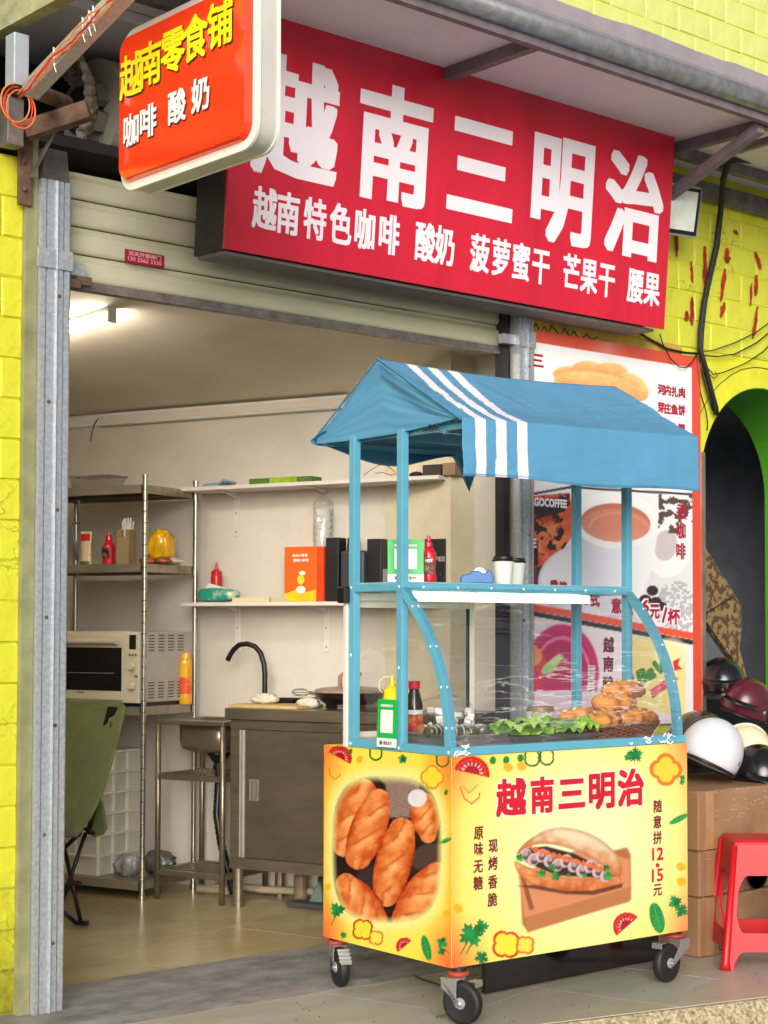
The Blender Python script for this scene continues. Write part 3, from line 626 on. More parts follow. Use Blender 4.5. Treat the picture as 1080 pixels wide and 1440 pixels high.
for ch, x, z in [('越',0.1651,0.1441),('南',0.2704,0.1500),('特',0.3951,0.1482),('色',0.5166,0.1428),('咖',0.6339,0.1442),('啡',0.7540,0.1483),('酸',0.9410,0.1369),('奶',1.0465,0.1351),('菠',1.2358,0.1445),('萝',1.3559,0.1409),('蜜',1.4706,0.1362),('干',1.5876,0.1372),('芒',1.7728,0.1319),('果',1.8830,0.1372),('干',1.9957,0.1395),('腰',2.1849,0.1543),('果',2.2944,0.1557)]: row.append((ch, x, .166, .108, .158))
lettering('small_character', row, PS, .0036, WPR, t, lift=.0012, vb=.0032, split=True)

# ------------------------------------------------------------------ hanging orange light box
LX = 2.884
t = thing('hanging_light_box', 'orange double sided light box sign with yellow and white characters hanging out at upper left', 'light box sign', (LX, 4.25, 2.7))
def rrect(y0, y1, z0, z1, r, n=6):
    out = []
    for cy, cz, a0 in ((y1-r, z1-r, 0), (y0+r, z1-r, 90), (y0+r, z0+r, 180), (y1-r, z0+r, 270)):
        for k in range(n+1): a = rad(a0+90*k/n); out.append((cy+r*math.cos(a), cz+r*math.sin(a)))
    return out
y0, y1, z0, z1 = 3.875, 4.605, 2.700, 3.215
out = rrect(y0, y1, z0, z1, .07)
smooth_by_angle(build('casing', MB().prism([(LX+.012, a, b) for a, b in out], (.062, 0, 0)), mat('casing_grey', S8(196, 194, 186), .45, var=.08, scale=6), t), 40)
for nm, xx, sgn in (('face_front', LX, 1), ('face_back', LX+.086, -1)):
    R = [[(xx+sgn*.012, a, b) for a, b in rrect(y0-.004, y1+.004, z0-.004, z1+.004, .072)], [(xx+sgn*.002, a, b) for a, b in rrect(y0-.004, y1+.004, z0-.004, z1+.004, .072)]]
    smooth_by_angle(build('white_rim', MB().rings(R), WHITE, t), 40)
    R = [[(xx+sgn*.0015, a, b) for a, b in rrect(y0+.022, y1-.012, z0+.022, z1-.022, .05)], [(xx-sgn*.022, a, b) for a, b in rrect(y0+.03, y1-.022, z0+.03, z1-.03, .045)], [(xx-sgn*.026, a, b) for a, b in rrect(y0+.075, y1-.06, z0+.075, z1-.075, .03)]]
    smooth_by_angle(build('acrylic_face', MB().rings(R), mat('orange_acrylic', S8(232, 58, 24), .12, var=.03, coat=.6, emit=.12, emitcol=S8(240, 60, 20)), t), 25)
PLB = ((LX-.0265, 0, 0), (0, -1, 0), (0, 0, 1), (-1, 0, 0))
def lb(chs, s): return [(c, -y, z, s*.92, s) for c, y, z in chs]
r1 = [('越',4.5004,3.0497),('南',4.4382,3.0817),('零',4.2899,3.0853),('食',4.1553,3.0821),('铺',4.0185,3.0877)]
r1 = [('越',4.505,3.052),('南',4.395,3.062),('零',4.270,3.072),('食',4.150,3.080),('铺',4.020,3.088)]
r2 = [('咖',4.502,2.876),('啡',4.405,2.882),('酸',4.245,2.892),('奶',4.118,2.899)]
lettering('yellow_character', lb(r1, .146), PLB, .0030, mat('yellow_print', S8(246, 224, 20), .35, var=.02, emit=.08, emitcol=S8(246, 224, 20)), t, lift=.0022, split=True)
lettering('character_shadow', lb(r1, .146), PLB, .0036, mat('dark_print', S8(70, 20, 24), .5), t, lift=.0012, shift=(.005, -.006))
lettering('white_character', lb(r2, .108), PLB, .0028, WPR, t, lift=.0022, split=True)
lettering('character_shadow', lb(r2, .108), PLB, .0036, mat('dark_print', S8(70, 20, 24), .5), t, lift=.0012, shift=(.004, -.005))

# ------------------------------------------------------------------ floodlight, cables
fp = Vector([5.9625,4.8400,3.2017])
t = thing('floodlight', 'silver and black floodlight peeking out at the right edge of the red sign', 'floodlight', tuple(fp))
mb = MB(); mb.m = Matrix.Translation(fp) @ Matrix.Rotation(rad(-12), 4, 'Z') @ Matrix.Rotation(rad(12), 4, 'X')
mm = mb.m.copy()
def fb(*a): b_ = MB(); b_.m = mm; b_.box(*a); return b_
b_ = MB(); b_.m = mm; b_.rings([[(x*.13, -.03, z*.115) for x, z in ((-1,-.9),(-.9,-1),(.9,-1),(1,-.9),(1,.9),(.9,1),(-.9,1),(-1,.9))], [(x*.12, .05, z*.105) for x, z in ((-1,-.9),(-.9,-1),(.9,-1),(1,-.9),(1,.9),(.9,1),(-.9,1),(-1,.9))]])
build('housing', b_, mat('alu_cast', S8(170, 168, 166), .4, metal=.5), t, bevel=.003)
build('bezel', fb(-.12, .12, -.036, -.031, -.105, .105), BLACK, t, bevel=.002)
b_ = MB(); b_.m = mm
b_.add([(-.1, -.040, -.088), (.1, -.040, -.088), (.1, -.040, .088), (-.1, -.040, .088), (-.03, -.0365, -.02), (.03, -.0365, -.02), (.03, -.0365, .02), (-.03, -.0365, .02)], [(0, 1, 5, 4), (1, 2, 6, 5), (2, 3, 7, 6), (3, 0, 4, 7), (4, 5, 6, 7)])
build('reflector', b_, mat('reflector', S8(226, 234, 226), .3, metal=.1), t)
CABLE = mat('cable_black', S8(26, 25, 27), .5)
t = thing('cable_bundle', 'thick bundle of black cables hanging from the strut down the right yellow wall', 'cables', [6.3600,4.9600,2.9133])
C1 = [[6.1771,4.7000,3.4317],[6.2689,4.8000,3.3930],[6.4181,4.9300,3.2919],[6.4187,4.9550,3.1255],[6.3667,4.9600,2.9653],[6.3259,4.9600,2.8411],[6.3009,4.9600,2.7027],[6.2868,4.9550,2.6059],[6.3286,4.9600,2.5364],[6.3689,4.9600,2.4385],[6.4161,4.9650,2.3479],[6.4336,4.9750,2.3163]]
for k in range(4):
    build('cable', MB().tube([Vector(p)+Vector((.012*math.sin(k*1.7)+.004*wob(i, .8, k), -.006*k, .003*math.cos(k*2))) for i, p in enumerate(C1)], .0085 if k < 2 else .006, 8), CABLE, t, smooth=True)
C2 = [[6.1563,4.7000,3.4345],[6.2784,4.7200,3.4708],[6.4684,4.7400,3.5026],[6.7218,4.7600,3.5455]]
for k in range(2): build('cable', MB().tube([Vector(p)+Vector((0, 0, -.012*k)) for p in C2], .008, 8), CABLE, t, smooth=True)
for pts, r in ([[[5.8629,4.9720,2.6491],[5.9271,4.9720,2.6300],[6.0780,4.9720,2.5932],[6.2075,4.9720,2.5899],[6.3080,4.9720,2.5968]],0.0060], [[[5.9968,4.9500,2.6510],[6.0210,4.9500,2.6041],[6.0756,4.9500,2.5437],[6.1367,4.9500,2.5132],[6.1887,4.9500,2.5149],[6.2314,4.9500,2.5458],[6.2640,4.9500,2.5827]],0.0030],
               [[[6.3189,4.9720,2.6047],[6.4217,4.9720,2.6255],[6.5883,4.9720,2.6809],[6.7484,4.9720,2.7471],[6.8897,4.9720,2.8267]],0.0030], [[[6.3185,4.9720,2.5911],[6.4481,4.9720,2.5974],[6.5867,4.9720,2.6253],[6.7584,4.9720,2.6990],[6.9001,4.9720,2.7852]],0.0035],
               [[[6.3548,4.9720,2.5472],[6.4186,4.9720,2.5091],[6.4955,4.9720,2.5266],[6.6699,4.9720,2.5885],[6.8150,4.9720,2.6627],[6.8984,4.9720,2.7282]],0.0030], [[[6.2867,4.9720,2.5946],[6.3002,4.9720,2.5014],[6.3243,4.9720,2.4021],[6.3599,4.9720,2.3306],[6.3744,4.9720,2.2707],[6.3681,4.9720,2.2363]],0.0035],
               [[[6.2918,4.9720,2.5884],[6.3325,4.9720,2.5112],[6.3627,4.9720,2.4393],[6.3933,4.9720,2.3740],[6.4139,4.9720,2.3349]],0.0040], [[[6.3649,4.9720,2.5210],[6.4235,4.9720,2.4891],[6.4512,4.9720,2.5087],[6.4298,4.9720,2.5238]],0.0020]):
    build('thin_cable', MB().tube(pts, r, 6), CABLE, t, smooth=True)
t = thing('coiled_wire', 'thin black wire looped zigzag along the top of the poster', 'wire', (5.2, 4.97, 2.6))
zz = [[5.1508,4.9750,2.6044],[5.1764,4.9750,2.5736],[5.2033,4.9750,2.6073],[5.2291,4.9750,2.5671],[5.2563,4.9750,2.6010],[5.2823,4.9750,2.5667],[5.3010,4.9750,2.6122],[5.3276,4.9750,2.5903],[5.3587,4.9750,2.5688],[5.3821,4.9750,2.6089],[5.4179,4.9750,2.5721],[5.4414,4.9750,2.6029],[5.4822,4.9750,2.5696],[5.5292,4.9750,2.6000],[5.5568,4.9750,2.5776],[5.6042,4.9750,2.5954]]
build('wire', MB().tube(zz, .003, 5), CABLE, t)
build('backing', MB().box(5.17, 6.2, 4.985, 4.99, 2.575, 2.625), mat('tan_strip', S8(200, 160, 60), .7, var=.2), t)
# ------------------------------------------------------------------ poster on the right wall
t = thing('coffee_poster', 'tall red bordered poster with a big coffee cup on the wall right of the shutter', 'poster', (5.17, 4.98, .86))
X0, X1, Z0, Z1 = 5.172, 6.318, .86, 2.578
build('backing_board', MB().box(X0, X1, 4.972, 4.985, Z0, Z1), WHITE, t)
build('metal_edge', MB().box(X1+.001, X1+.028, 4.965, 4.99, Z0-.01, 2.13), mat('edge_chrome', S8(190, 180, 160), .3, metal=.8, var=.2), t)
def poster_art(A):
    X, Y = A.X, A.Y; A.put(np.ones(len(X)), (236, 236, 238))
    A.put(np.clip(A.fbm(60, 4)-.35, 0, 1)*.5, (188, 190, 196))
    # bread at the top
    for i, (cx, cy, rx, ry, an) in enumerate(((790, 521, 16, 9, -10), (822, 516, 22, 12, 0), (856, 520, 24, 14, 5), (886, 540, 26, 17, 35), (835, 540, 60, 20, 8))):
        d, x, y = A.ell(cx, cy, rx, ry, an); k = np.clip(.5-.5*y+.6*(A.fbm(10, i)-.5), 0, 1)[:, None]
        A.put(A.ss(d, 1), np.array([222, 120, 66])/255.*(1-k)+np.array([250, 196, 128])/255.*k)
    # diagonal line separating coffee picture
    m = (Y > 665); A.put(m*1.0, (226, 226, 230))
    A.line([(738, 694), (800, 682), (975, 690)], 1.6, (40, 36, 44))
    # coffee packets
    pk = A.poly([(736, 696), (800, 690), (812, 740), (770, 800), (736, 815)]); k = np.clip(A.fbm(16, 8)*1.5-.25, 0, 1)[:, None]
    A.put(A.ss(pk), np.array([190, 40, 26])/255.*(1-k)+np.array([240, 150, 88])/255.*k)
    A.put(A.ss(pk)*(A.fbm(12, 2) < .38), (60, 18, 22))
    A.put(A.ss(A.poly([(738, 700), (798, 696), (794, 716), (758, 726), (738, 712)])), (44, 26, 34)); A.put(A.ss(A.poly([(736, 770), (756, 757), (757, 792), (736, 800)])), (40, 24, 30))
    A.put(A.ss(A.poly([(736, 800), (770, 790), (760, 822), (736, 826)])), (70, 56, 58))
    # saucer, cup, coffee, sugar, beans
    A.put(A.ss(A.ell(835, 815, 78, 56)[0]), (206, 206, 220)); A.put(A.ss(A.ell(835, 812, 73, 51)[0]), (222, 222, 234)); A.put(A.ss(A.ell(940, 805, 46, 60)[0]), (216, 216, 218))
    A.put(A.ss(A.ell(940, 770, 30, 38, 10)[0]), (232, 232, 234)); A.put(A.ss(A.ell(936, 762, 16, 22, 10)[0]), (196, 186, 186))
    cup = A.poly([(806, 735), (925, 745), (916, 800), (896, 852), (850, 858), (818, 830), (806, 780)]); g = np.clip((X-806)/120, 0, 1)[:, None]
    A.put(A.ss(cup, 1.2), np.array([190, 192, 210])/255.*(1-g)**2+np.array([228, 230, 238])/255.*(1-(1-g)**2))
    A.put(A.ss(A.ell(865, 728, 61, 40, 3)[0]), (232, 232, 240)); A.put(A.ss(A.ell(865, 731, 49, 27, 3)[0]), (186, 110, 88)); d, x, y = A.ell(865, 735, 48, 23, 3)
    A.put(A.ss(d), (204, 130, 106)); A.put(A.ss(d)*np.clip(y, 0, 1)*.5, (224, 160, 140)); A.put(A.ss(np.abs(A.ell(872, 744, 44, 26, 8)[0])-.5)*.5*(y < .3), (232, 190, 176))
    A.put(((A.noise(3, 5) > .45)*(A.ss(A.ell(952, 850, 30, 38)[0])))*.6, (150, 146, 150)); A.put((Y > 690)*(X > 925)*(Y < 745)*(A.fbm(9, 3) > .52), (92, 66, 60))
    for bx, by, br in ((918, 826, 8), (908, 840, 9), (923, 842, 8), (932, 848, 7), (900, 850, 8)): A.put(A.ss(A.ell(bx, by, br, br*.9)[0]), (56, 42, 44))
    # red rule and dark band, slightly sloping
    y_ = lambda x: 849+(x-736)*.168
    A.put(A.ss(np.abs(Y-y_(X))-5), (228, 84, 62)); A.put(A.ss(np.abs(Y-y_(X)-9)-3.4), (44, 40, 44))
    lo = (Y > y_(X)+13); A.put(lo*1.0, (228, 220, 224)); A.put(lo*np.clip((Y-960)/50, 0, 1)*(X < 870), (222, 176, 206))
    # yoghurt pot
    d, x, y = A.ell(792, 945, 52, 70); A.put(A.ss(d, 1.5)*(Y < 968), (204, 26, 108)); A.put(A.ss(d+8, 1)*(Y < 962), (186, 20, 92)); A.put(A.ss(np.abs(A.ell(792, 950, 40, 56)[0])-2)*(Y < 940), (234, 110, 170))
    A.put(A.ss(A.ell(752, 940, 18, 32, 10)[0])*(A.fbm(6, 1) > .35), (214, 40, 60)); A.put(A.ss(A.ell(750, 920, 14, 14)[0]), (232, 150, 90)); A.put(A.ss(A.ell(776, 934, 16, 7, -40)[0], 1), (170, 206, 130)); A.put(A.ss(A.ell(784, 925, 12, 5, -35)[0], 1), (200, 222, 150))
    A.put(A.ss(A.poly([(829, 932), (839, 933), (837, 972), (828, 971)])), (236, 236, 236)); A.put(A.ss(A.poly([(830, 934), (838, 935), (836, 970), (829, 969)]))*(np.sin(Y*2.2) > .2), (90, 60, 80))
    # yellow pack
    A.put(A.ss(A.poly([(884, 890), (930, 894), (966, 912), (966, 1003), (886, 990)])), (232, 212, 140)); A.put(A.ss(A.ell(945, 915, 24, 24)[0], 3)*.6, (244, 232, 180))
    A.put(A.ss(A.poly([(916, 966), (948, 944), (956, 950), (920, 978)])), (206, 50, 90)); A.put(A.ss(A.poly([(948, 925), (958, 920), (955, 930), (962, 936), (950, 938)])), (208, 40, 60)); A.put(A.ss(A.ell(889, 960, 5, 18)[0], 1), (120, 40, 90))
    # red border
    A.c = np.clip(A.c*1.10, 0, 1)
    bw = A.u; A.put((A.u < .012)*1.0, (214, 78, 58)); A.put((A.u > .945)*1.0, (226, 82, 58)); A.put((A.v > .967)*1.0, (230, 86, 60))
    A.put((A.v > .967)*np.clip(1-np.abs(A.u-.42)/.12, 0, 1)*.5, (246, 190, 190))
PP = ((X0, 4.972, Z0), (1, 0, 0), (0, 0, 1), (0, -1, 0))
print_sheet('printed_sheet', PP, X1-X0, Z1-Z0, .0052, [[751.29,1025.67],[989.90,1009.55],[981.44,497.78],[744.16,460.17]], poster_art, printmat('poster_print', .3, .4), t)
PL0 = ((0, 4.9695, 0), (1, 0, 0), (0, 0, 1), (0, -1, 0))
MAROON = mat('maroon_print', S8(166, 26, 56), .5, var=.02)
BLKP = mat('black_print', S8(40, 30, 40), .5, var=.02)
def T(spec): return [(c, x, z, w_, h_) for c, (x, z, w_, h_) in spec]
tx = [['三',[5.2035,2.4468,0.0881,0.0677]],['河',[6.0295,2.3996,0.0509,0.0496]],['内',[6.0754,2.4003,0.0513,0.0498]],['扎',[6.1268,2.3982,0.0518,0.0500]],['肉',[6.1787,2.3993,0.0522,0.0502]],['芽',[6.0275,2.3170,0.0509,0.0495]],['庄',[6.0733,2.3141,0.0513,0.0497]],['鱼',[6.1247,2.3149,0.0517,0.0499]],['饼',[6.1766,2.3157,0.0522,0.0502]],['火',[6.1226,2.2284,0.0517,0.0499]],['腿',[6.1744,2.2288,0.0521,0.0501]],['贡',[6.1699,1.8427,0.0728,0.0731]],['咖',[6.1676,1.7530,0.0727,0.0797]],['啡',[6.1652,1.6568,0.0727,0.0795]]]
lettering('maroon_text', T(tx), PL0, .0022, MAROON, t, lift=.0012)
tx = [['美',[5.4900,1.4283,0.0600,0.0623]],['式',[5.5688,1.4224,0.0608,0.0628]],['意',[5.7103,1.3976,0.0719,0.0699]],['式',[5.7872,1.3850,0.0729,0.0704]],['6',[5.9103,1.3981,0.0447,0.0550]],['元',[5.9746,1.3756,0.0703,0.0683]],['/',[6.0449,1.3592,0.0356,0.0654]],['杯',[6.1112,1.3526,0.0873,0.0756]],['香',[5.3051,1.4855,0.0491,0.0399]],['浓',[5.3633,1.4800,0.0496,0.0401]]]
lettering('price_outline', T(tx), PL0, .011, WPR, t, lift=.0010)
lettering('price_text', T(tx), PL0, .0028, MAROON, t, lift=.0020)
tx = [['越',[5.6588,1.2237,0.0712,0.0694]],['南',[5.6569,1.1386,0.0711,0.0694]],['酸',[5.6550,1.0503,0.0711,0.0693]],['奶',[5.6532,0.9654,0.0710,0.0692]]]
lettering('maroon_text', T(tx), PL0, .0030, mat('plum_print', S8(120, 34, 66), .5), t, lift=.0012)
tx = [['SAGOCOFFEE',[5.2628,1.8372,0.2485,0.0338]],['FEE',[5.1586,1.6597,0.0739,0.0364]]]
lettering('packet_text', T(tx), PL0, .0022, WPR, t, lift=.0012)
a_ = [5.9632,1.1064,0.2201,0.0647]
lettering('pack_text', [('BaVi', 0, 0, a_[2], a_[3])], ((a_[0], 4.9695, a_[1]), Vector((1, 0, .35)).normalized(), Vector((-.35, 0, 1)).normalized(), (0, -1, 0)), .006, mat('green_print', S8(60, 140, 50), .5), t, lift=.0012)

# ------------------------------------------------------------------ the food cart
BLUE = mat('sky_blue_enamel', S8(92, 164, 190), .35, var=.05, coat=.3, scale=10)
BLUE2 = mat('sky_blue_enamel_dark', S8(60, 142, 172), .35, var=.05, coat=.3)
W, D, ZB, ZT = 1.147, .714, .18, .872
cart = thing('food_cart', 'yellow printed sandwich cart with sky blue frame, curved glass case and blue striped canopy', 'food cart', (0, 0, 0), FC)
build('cabinet', MB().box(0, W, 0, D, ZB, ZT), mat('cart_board', S8(238, 214, 70), .5), cart, bevel=.003)
def bg_art(A, x0, x1):
    r = np.hypot((A.u-.5)*1.9, (A.v-.5)*1.9); k = np.clip(r-.25, 0, 1)[:, None]
    c = np.array([240, 242, 140])/255.*(1-k)+np.array([250, 218, 60])/255.*k; A.c = c
    ed = np.minimum(np.minimum(A.u*(x1-x0), (1-A.u)*(x1-x0)), 9)
    A.put(np.clip(1-ed/.05, 0, 1)*.6, (248, 168, 56))
    for cu, cv, s_ in ((0, 0, 1), (1, 0, 1), (0, 1, .8), (1, 1, .8)):
        A.put(np.clip(1-np.hypot((A.u-cu)*(x1-x0)/.17, (A.v-cv)*.69/.2), 0, 1)**1.1*1.0*s_, (252, 104, 54))
def side_art(A):
    bg_art(A, 0, .714)
    zx = lambda x, y: (440+x/3.512, 1030+y/3.512)
    X = (A.X-440)*3.512; Y = (A.Y-1030)*3.512; A.X, A.Y = X, Y
    xr = np.abs((X-388)/276); yr = np.abs((Y-578)/366); m = np.clip((1-(xr**3.2+yr**3.2)**(1/3.2))*9, 0, 1); halo = np.clip((1.16-(xr**3.2+yr**3.2)**(1/3.2))*7, 0, 1)
    A.put(halo*.7, (238, 240, 170)); sv = A.c.copy(); A.c[:] = np.array([34, 16, 18])/255.
    wv = (np.sin(Y*.55+np.sin(X*.05)*3)*.5+.5)*(.6+.4*A.noise(7, 2)); A.put(A.ss(A.poly([(300, 180), (560, 220), (520, 420), (400, 420), (380, 260)]), 6), np.stack([.42+.34*wv, .34+.28*wv, .32+.26*wv], 1))
    A.put(A.ss(A.ell(590, 610, 90, 60, -30)[0], 8)*.7, np.stack([.3+.2*wv, .22+.18*wv, .2+.15*wv], 1)); A.put(A.ss(A.ell(300, 720, 60, 60)[0], 10)*.5, (80, 60, 60))
    n0 = A.noise, A.fbm
    A.fbm = lambda sc, seed=0, o=4: Art.fbm(A, sc*4, seed, o)
    A.loaf(262, 305, 176, 560, 108, 80, 1); A.loaf(346, 340, 246, 612, 84, 92, 2); A.loaf(570, 356, 594, 500, 86, 60, 4, tip=(540, 322, 48, 44, -20))
    A.loaf(462, 486, 384, 796, 92, 90, 3); A.loaf(186, 750, 320, 925, 72, 100, 5); A.loaf(640, 706, 486, 915, 96, 100, 6)
    A.c = A.c*m[:, None]+sv*(1-m[:, None])
    A.tomato(150, 130, 62, 28); A.line([(98, 178), (104, 215), (128, 237), (150, 218), (154, 205)], 1.6, (190, 70, 30))
    A.pepper(332, 100, 36, 2, (26, 104, 30), None, 90, 4.5); A.leaf(466, 130, 28, 20); A.pepper(614, 218, 56, 4, (222, 140, 20), (238, 214, 60), 0, 4.5); A.pepper(666, 128, 36, 2, (26, 104, 30), None, 90, 4.5)
    A.basil(684, 530, 10, 30, 65); A.leaf(140, 880, 42, 10, 3); A.line([(130, 915), (112, 955)], 2.4, (60, 110, 30)); A.leaf(172, 1004, 20, 40); A.pepper(268, 975, 52, 4, (196, 62, 20), (236, 224, 60), 40, 5)
    A.pepper(335, 1015, 36, 4, (218, 110, 30), (240, 222, 80), 40, 4); A.tomato(478, 1056, 44, -40); A.basil(586, 1062, 22, 64, -14); A.leaf(664, 1035, 34, 60, 4); A.leaf(662, 1078, 24, 30, 4); A.line([(680, 1070), (706, 1092)], 2, (90, 110, 30))
    for x, y in ((206, 96), (684, 292)): A.put(A.ss(A.ell(x, y, 9, 15, 10)[0]), (40, 130, 40))
    for x, y in ((252, 135), (92, 768), (688, 890)): A.put(A.ss(A.ell(x, y, 14, 18, 30)[0], 2), (242, 178, 30))
def front_art(A):
    bg_art(A, 0, 1.147); r = np.hypot((A.u-.55)/.50, (A.v-.5)/.75); A.put(np.clip(1.25-r, 0, 1)**.8*.95, (232, 240, 188))
    X = (A.X-640)*3; Y = (A.Y-1030)*3; A.X, A.Y = X, Y; A.fbm = lambda sc, seed=0, o=4: Art.fbm(A, sc*3, seed, o)
    # board
    f = lambda pts, w=3, sm=0: A.ss(A.poly(pts, sm), w); bd = A.fbm(10, 3)
    A.put(f([(290, 580), (740, 470), (756, 500), (758, 690), (325, 835), (300, 800)], 5), (176, 106, 62)); A.put(f([(283, 592), (560, 470), (752, 520), (752, 640), (310, 775)], 4), (214, 138, 92))
    A.put(f([(310, 775), (756, 640), (752, 700), (322, 832)], 4), (186, 118, 72)); A.put(f([(292, 600), (310, 600), (350, 735), (330, 742)], 2), (150, 84, 52))
    # lower bun, fillings, upper bun
    d = A.poly([(262, 530), (290, 545), (420, 600), (560, 612), (700, 585), (722, 610), (700, 640), (600, 664), (480, 666), (350, 640), (280, 590)], 2); k = np.clip(bd*1.3-.1+(620-Y)/160, 0, 1)[:, None]
    A.put(A.ss(d, 3), np.array([186, 80, 36])/255.*(1-k)+np.array([240, 176, 108])/255.*k); A.put(A.ss(d, 3)*np.clip((d+10)/10, 0, 1)*.5, (140, 60, 26))
    A.put(f([(280, 640), (480, 672), (600, 674), (720, 640), (724, 622), (600, 655), (480, 660), (350, 634)], 3)*.7, (70, 24, 14))
    d = A.poly([(268, 520), (300, 460), (420, 385), (540, 395), (640, 440), (716, 520), (720, 600), (690, 590), (640, 545), (520, 480), (400, 455), (320, 470)], 2); k = np.clip((Y-400-(X-400)*.25)/130+bd-.5, 0, 1)[:, None]
    A.put(A.ss(d, 4), np.array([222, 200, 166])/255.*(1-k)+np.array([204, 110, 50])/255.*k); A.put(A.ss(d, 3)*np.clip((d+16)/16, 0, 1)*.45, (150, 78, 34)); A.put(A.ss(A.ell(500, 425, 110, 26, 12)[0], 14)*.45, (240, 224, 196))
    A.put(f([(278, 520), (310, 480), (400, 470), (520, 500), (640, 560), (690, 590), (620, 600), (440, 590), (330, 545)], 3), (48, 28, 28))
    for i in range(11):
        cx = 312+i*34; cy = 508+i*7+14*math.sin(i*2.1); A.put(A.ss(A.ell(cx, cy, 24, 30, 30)[0], 2), (206, 178, 184)); A.put(A.ss(A.ell(cx+6, cy+2, 15, 20, 30)[0], 2), (96, 60, 62)); A.put(A.ss(A.ell(cx+2, cy-6, 12, 12, 30)[0], 2), (182, 150, 150))
    for i in range(14): cx = 330+i*25; A.put(A.ss(A.cap(cx, 470+i*7, cx+26, 492+i*7, 5)[0], 1.5), (226, 108, 44))
    for cx, cy, r_ in ((290, 520, 20), (380, 585, 22), (425, 560, 20), (440, 596, 24), (495, 592, 12), (560, 592, 14), (655, 560, 20), (660, 592, 24)): A.leaf(cx, cy, r_, cx, 5, (30, 130, 50))
    # decorations
    A.tomato(88, 168, 74, 12); A.line([(40, 225), (58, 275), (88, 295), (118, 268), (122, 248)], 2.5, (214, 60, 40)); A.line([(52, 222), (76, 250), (112, 215)], 2, (230, 90, 60))
    A.pepper(340, 95, 36, 2, (26, 104, 30), None, 90, 4); A.pepper(402, 90, 34, 2, (26, 104, 30), None, 90, 4); A.leaf(776, 74, 36, 20); A.leaf(745, 84, 20, 20); A.pepper(905, 135, 62, 4, (228, 120, 30), (250, 210, 60), 0, 8)
    A.leaf(86, 850, 58, 30, 4); A.leaf(128, 815, 36, 10, 4); A.line([(70, 880), (42, 932)], 3, (90, 130, 30)); A.line([(88, 885), (66, 928)], 3, (90, 130, 30)); A.leaf(130, 945, 34, 50)
    A.pepper(232, 888, 58, 4, (206, 70, 20), (236, 226, 60), 40, 6); A.pepper(312, 890, 38, 4, (226, 120, 30), (240, 222, 80), 40, 5)
    A.tomato(742, 806, 60, -42); A.basil(868, 768, 30, 66, -14); A.basil(960, 345, 12, 44, 62); A.leaf(945, 700, 34, 30, 4); A.leaf(972, 735, 34, 60, 4); A.leaf(976, 168, 14, 60, 4); A.leaf(974, 188, 14, 10, 4)
    for x, y in ((176, 110), (232, 108), (292, 98)): A.put(A.ss(A.ell(x, y, 13, 17, 10)[0]), (40, 130, 40))
    for x, y in ((240, 138), (296, 132), (970, 548), (972, 612), (30, 738)): A.put(A.ss(A.ell(x, y, 20, 18, 30)[0], 3), (246, 180, 30))
PR = printmat('cart_print', .28, .5, .02, 3)
PF = ((0, 0, ZB), (1, 0, 0), (0, 0, 1), (0, -1, 0)); PSd = ((0, D, ZB), (0, -1, 0), (0, 0, 1), (-1, 0, 0))
fp_ = print_sheet('front_print', PF, W, ZT-ZB, .0034, [(642, 1360.5), (973, 1303), (971.5, 1036.5), (642, 1063)], front_art, PR, cart)
sp_ = print_sheet('side_print', PSd, D, ZT-ZB, .0034, [(460.5, 1318), (642, 1360.5), (642, 1063), (461, 1048.5)], side_art, PR, cart)
PF0 = ((0, -.002, 0), (1, 0, 0), (0, 0, 1), (0, -1, 0))
tx = [['越',[0.2625,0.7235,0.1369,0.1297]],['南',[0.4066,0.7233,0.1143,0.1268]],['三',[0.5484,0.7211,0.1385,0.1238]],['明',[0.6963,0.7238,0.1429,0.1357]],['治',[0.8452,0.7242,0.1399,0.1378]]]
lettering('title_outline', T(tx), PF0, .010, mat('cream_print', S8(250, 236, 210), .4), cart, lift=.0006)
lettering('title_character', T(tx), PF0, .0048, mat('red_print', S8(204, 22, 50), .4), cart, lift=.0016, split=True)
tx = [['原',[0.1163,0.6153,0.0426,0.0472]],['味',[0.1155,0.5611,0.0426,0.0471]],['无',[0.1146,0.5045,0.0425,0.0471]],['糖',[0.1138,0.4481,0.0425,0.0470]],['现',[0.1808,0.5672,0.0432,0.0475]],['烤',[0.1798,0.5079,0.0432,0.0474]],['香',[0.1789,0.4463,0.0431,0.0474]],['脆',[0.1779,0.3871,0.0431,0.0473]],['随',[0.9856,0.6478,0.0473,0.0491]],['意',[0.9843,0.5909,0.0473,0.0491]],['拼',[0.9849,0.5340,0.0473,0.0490]],['元',[0.9844,0.3454,0.0472,0.0489]]]
lettering('small_text', T(tx), PF0, .0012, mat('brown_print', S8(120, 26, 40), .4), cart, lift=.0008)
tx = [['12',[0.9855,0.4744,0.0567,0.0438]],['~',[0.9845,0.4332,0.0151,0.0155]],['15',[0.9837,0.3971,0.0567,0.0438]]]
lettering('price_text', T(tx), PF0, .0016, mat('red_print', S8(204, 22, 50), .4), cart, lift=.0008)
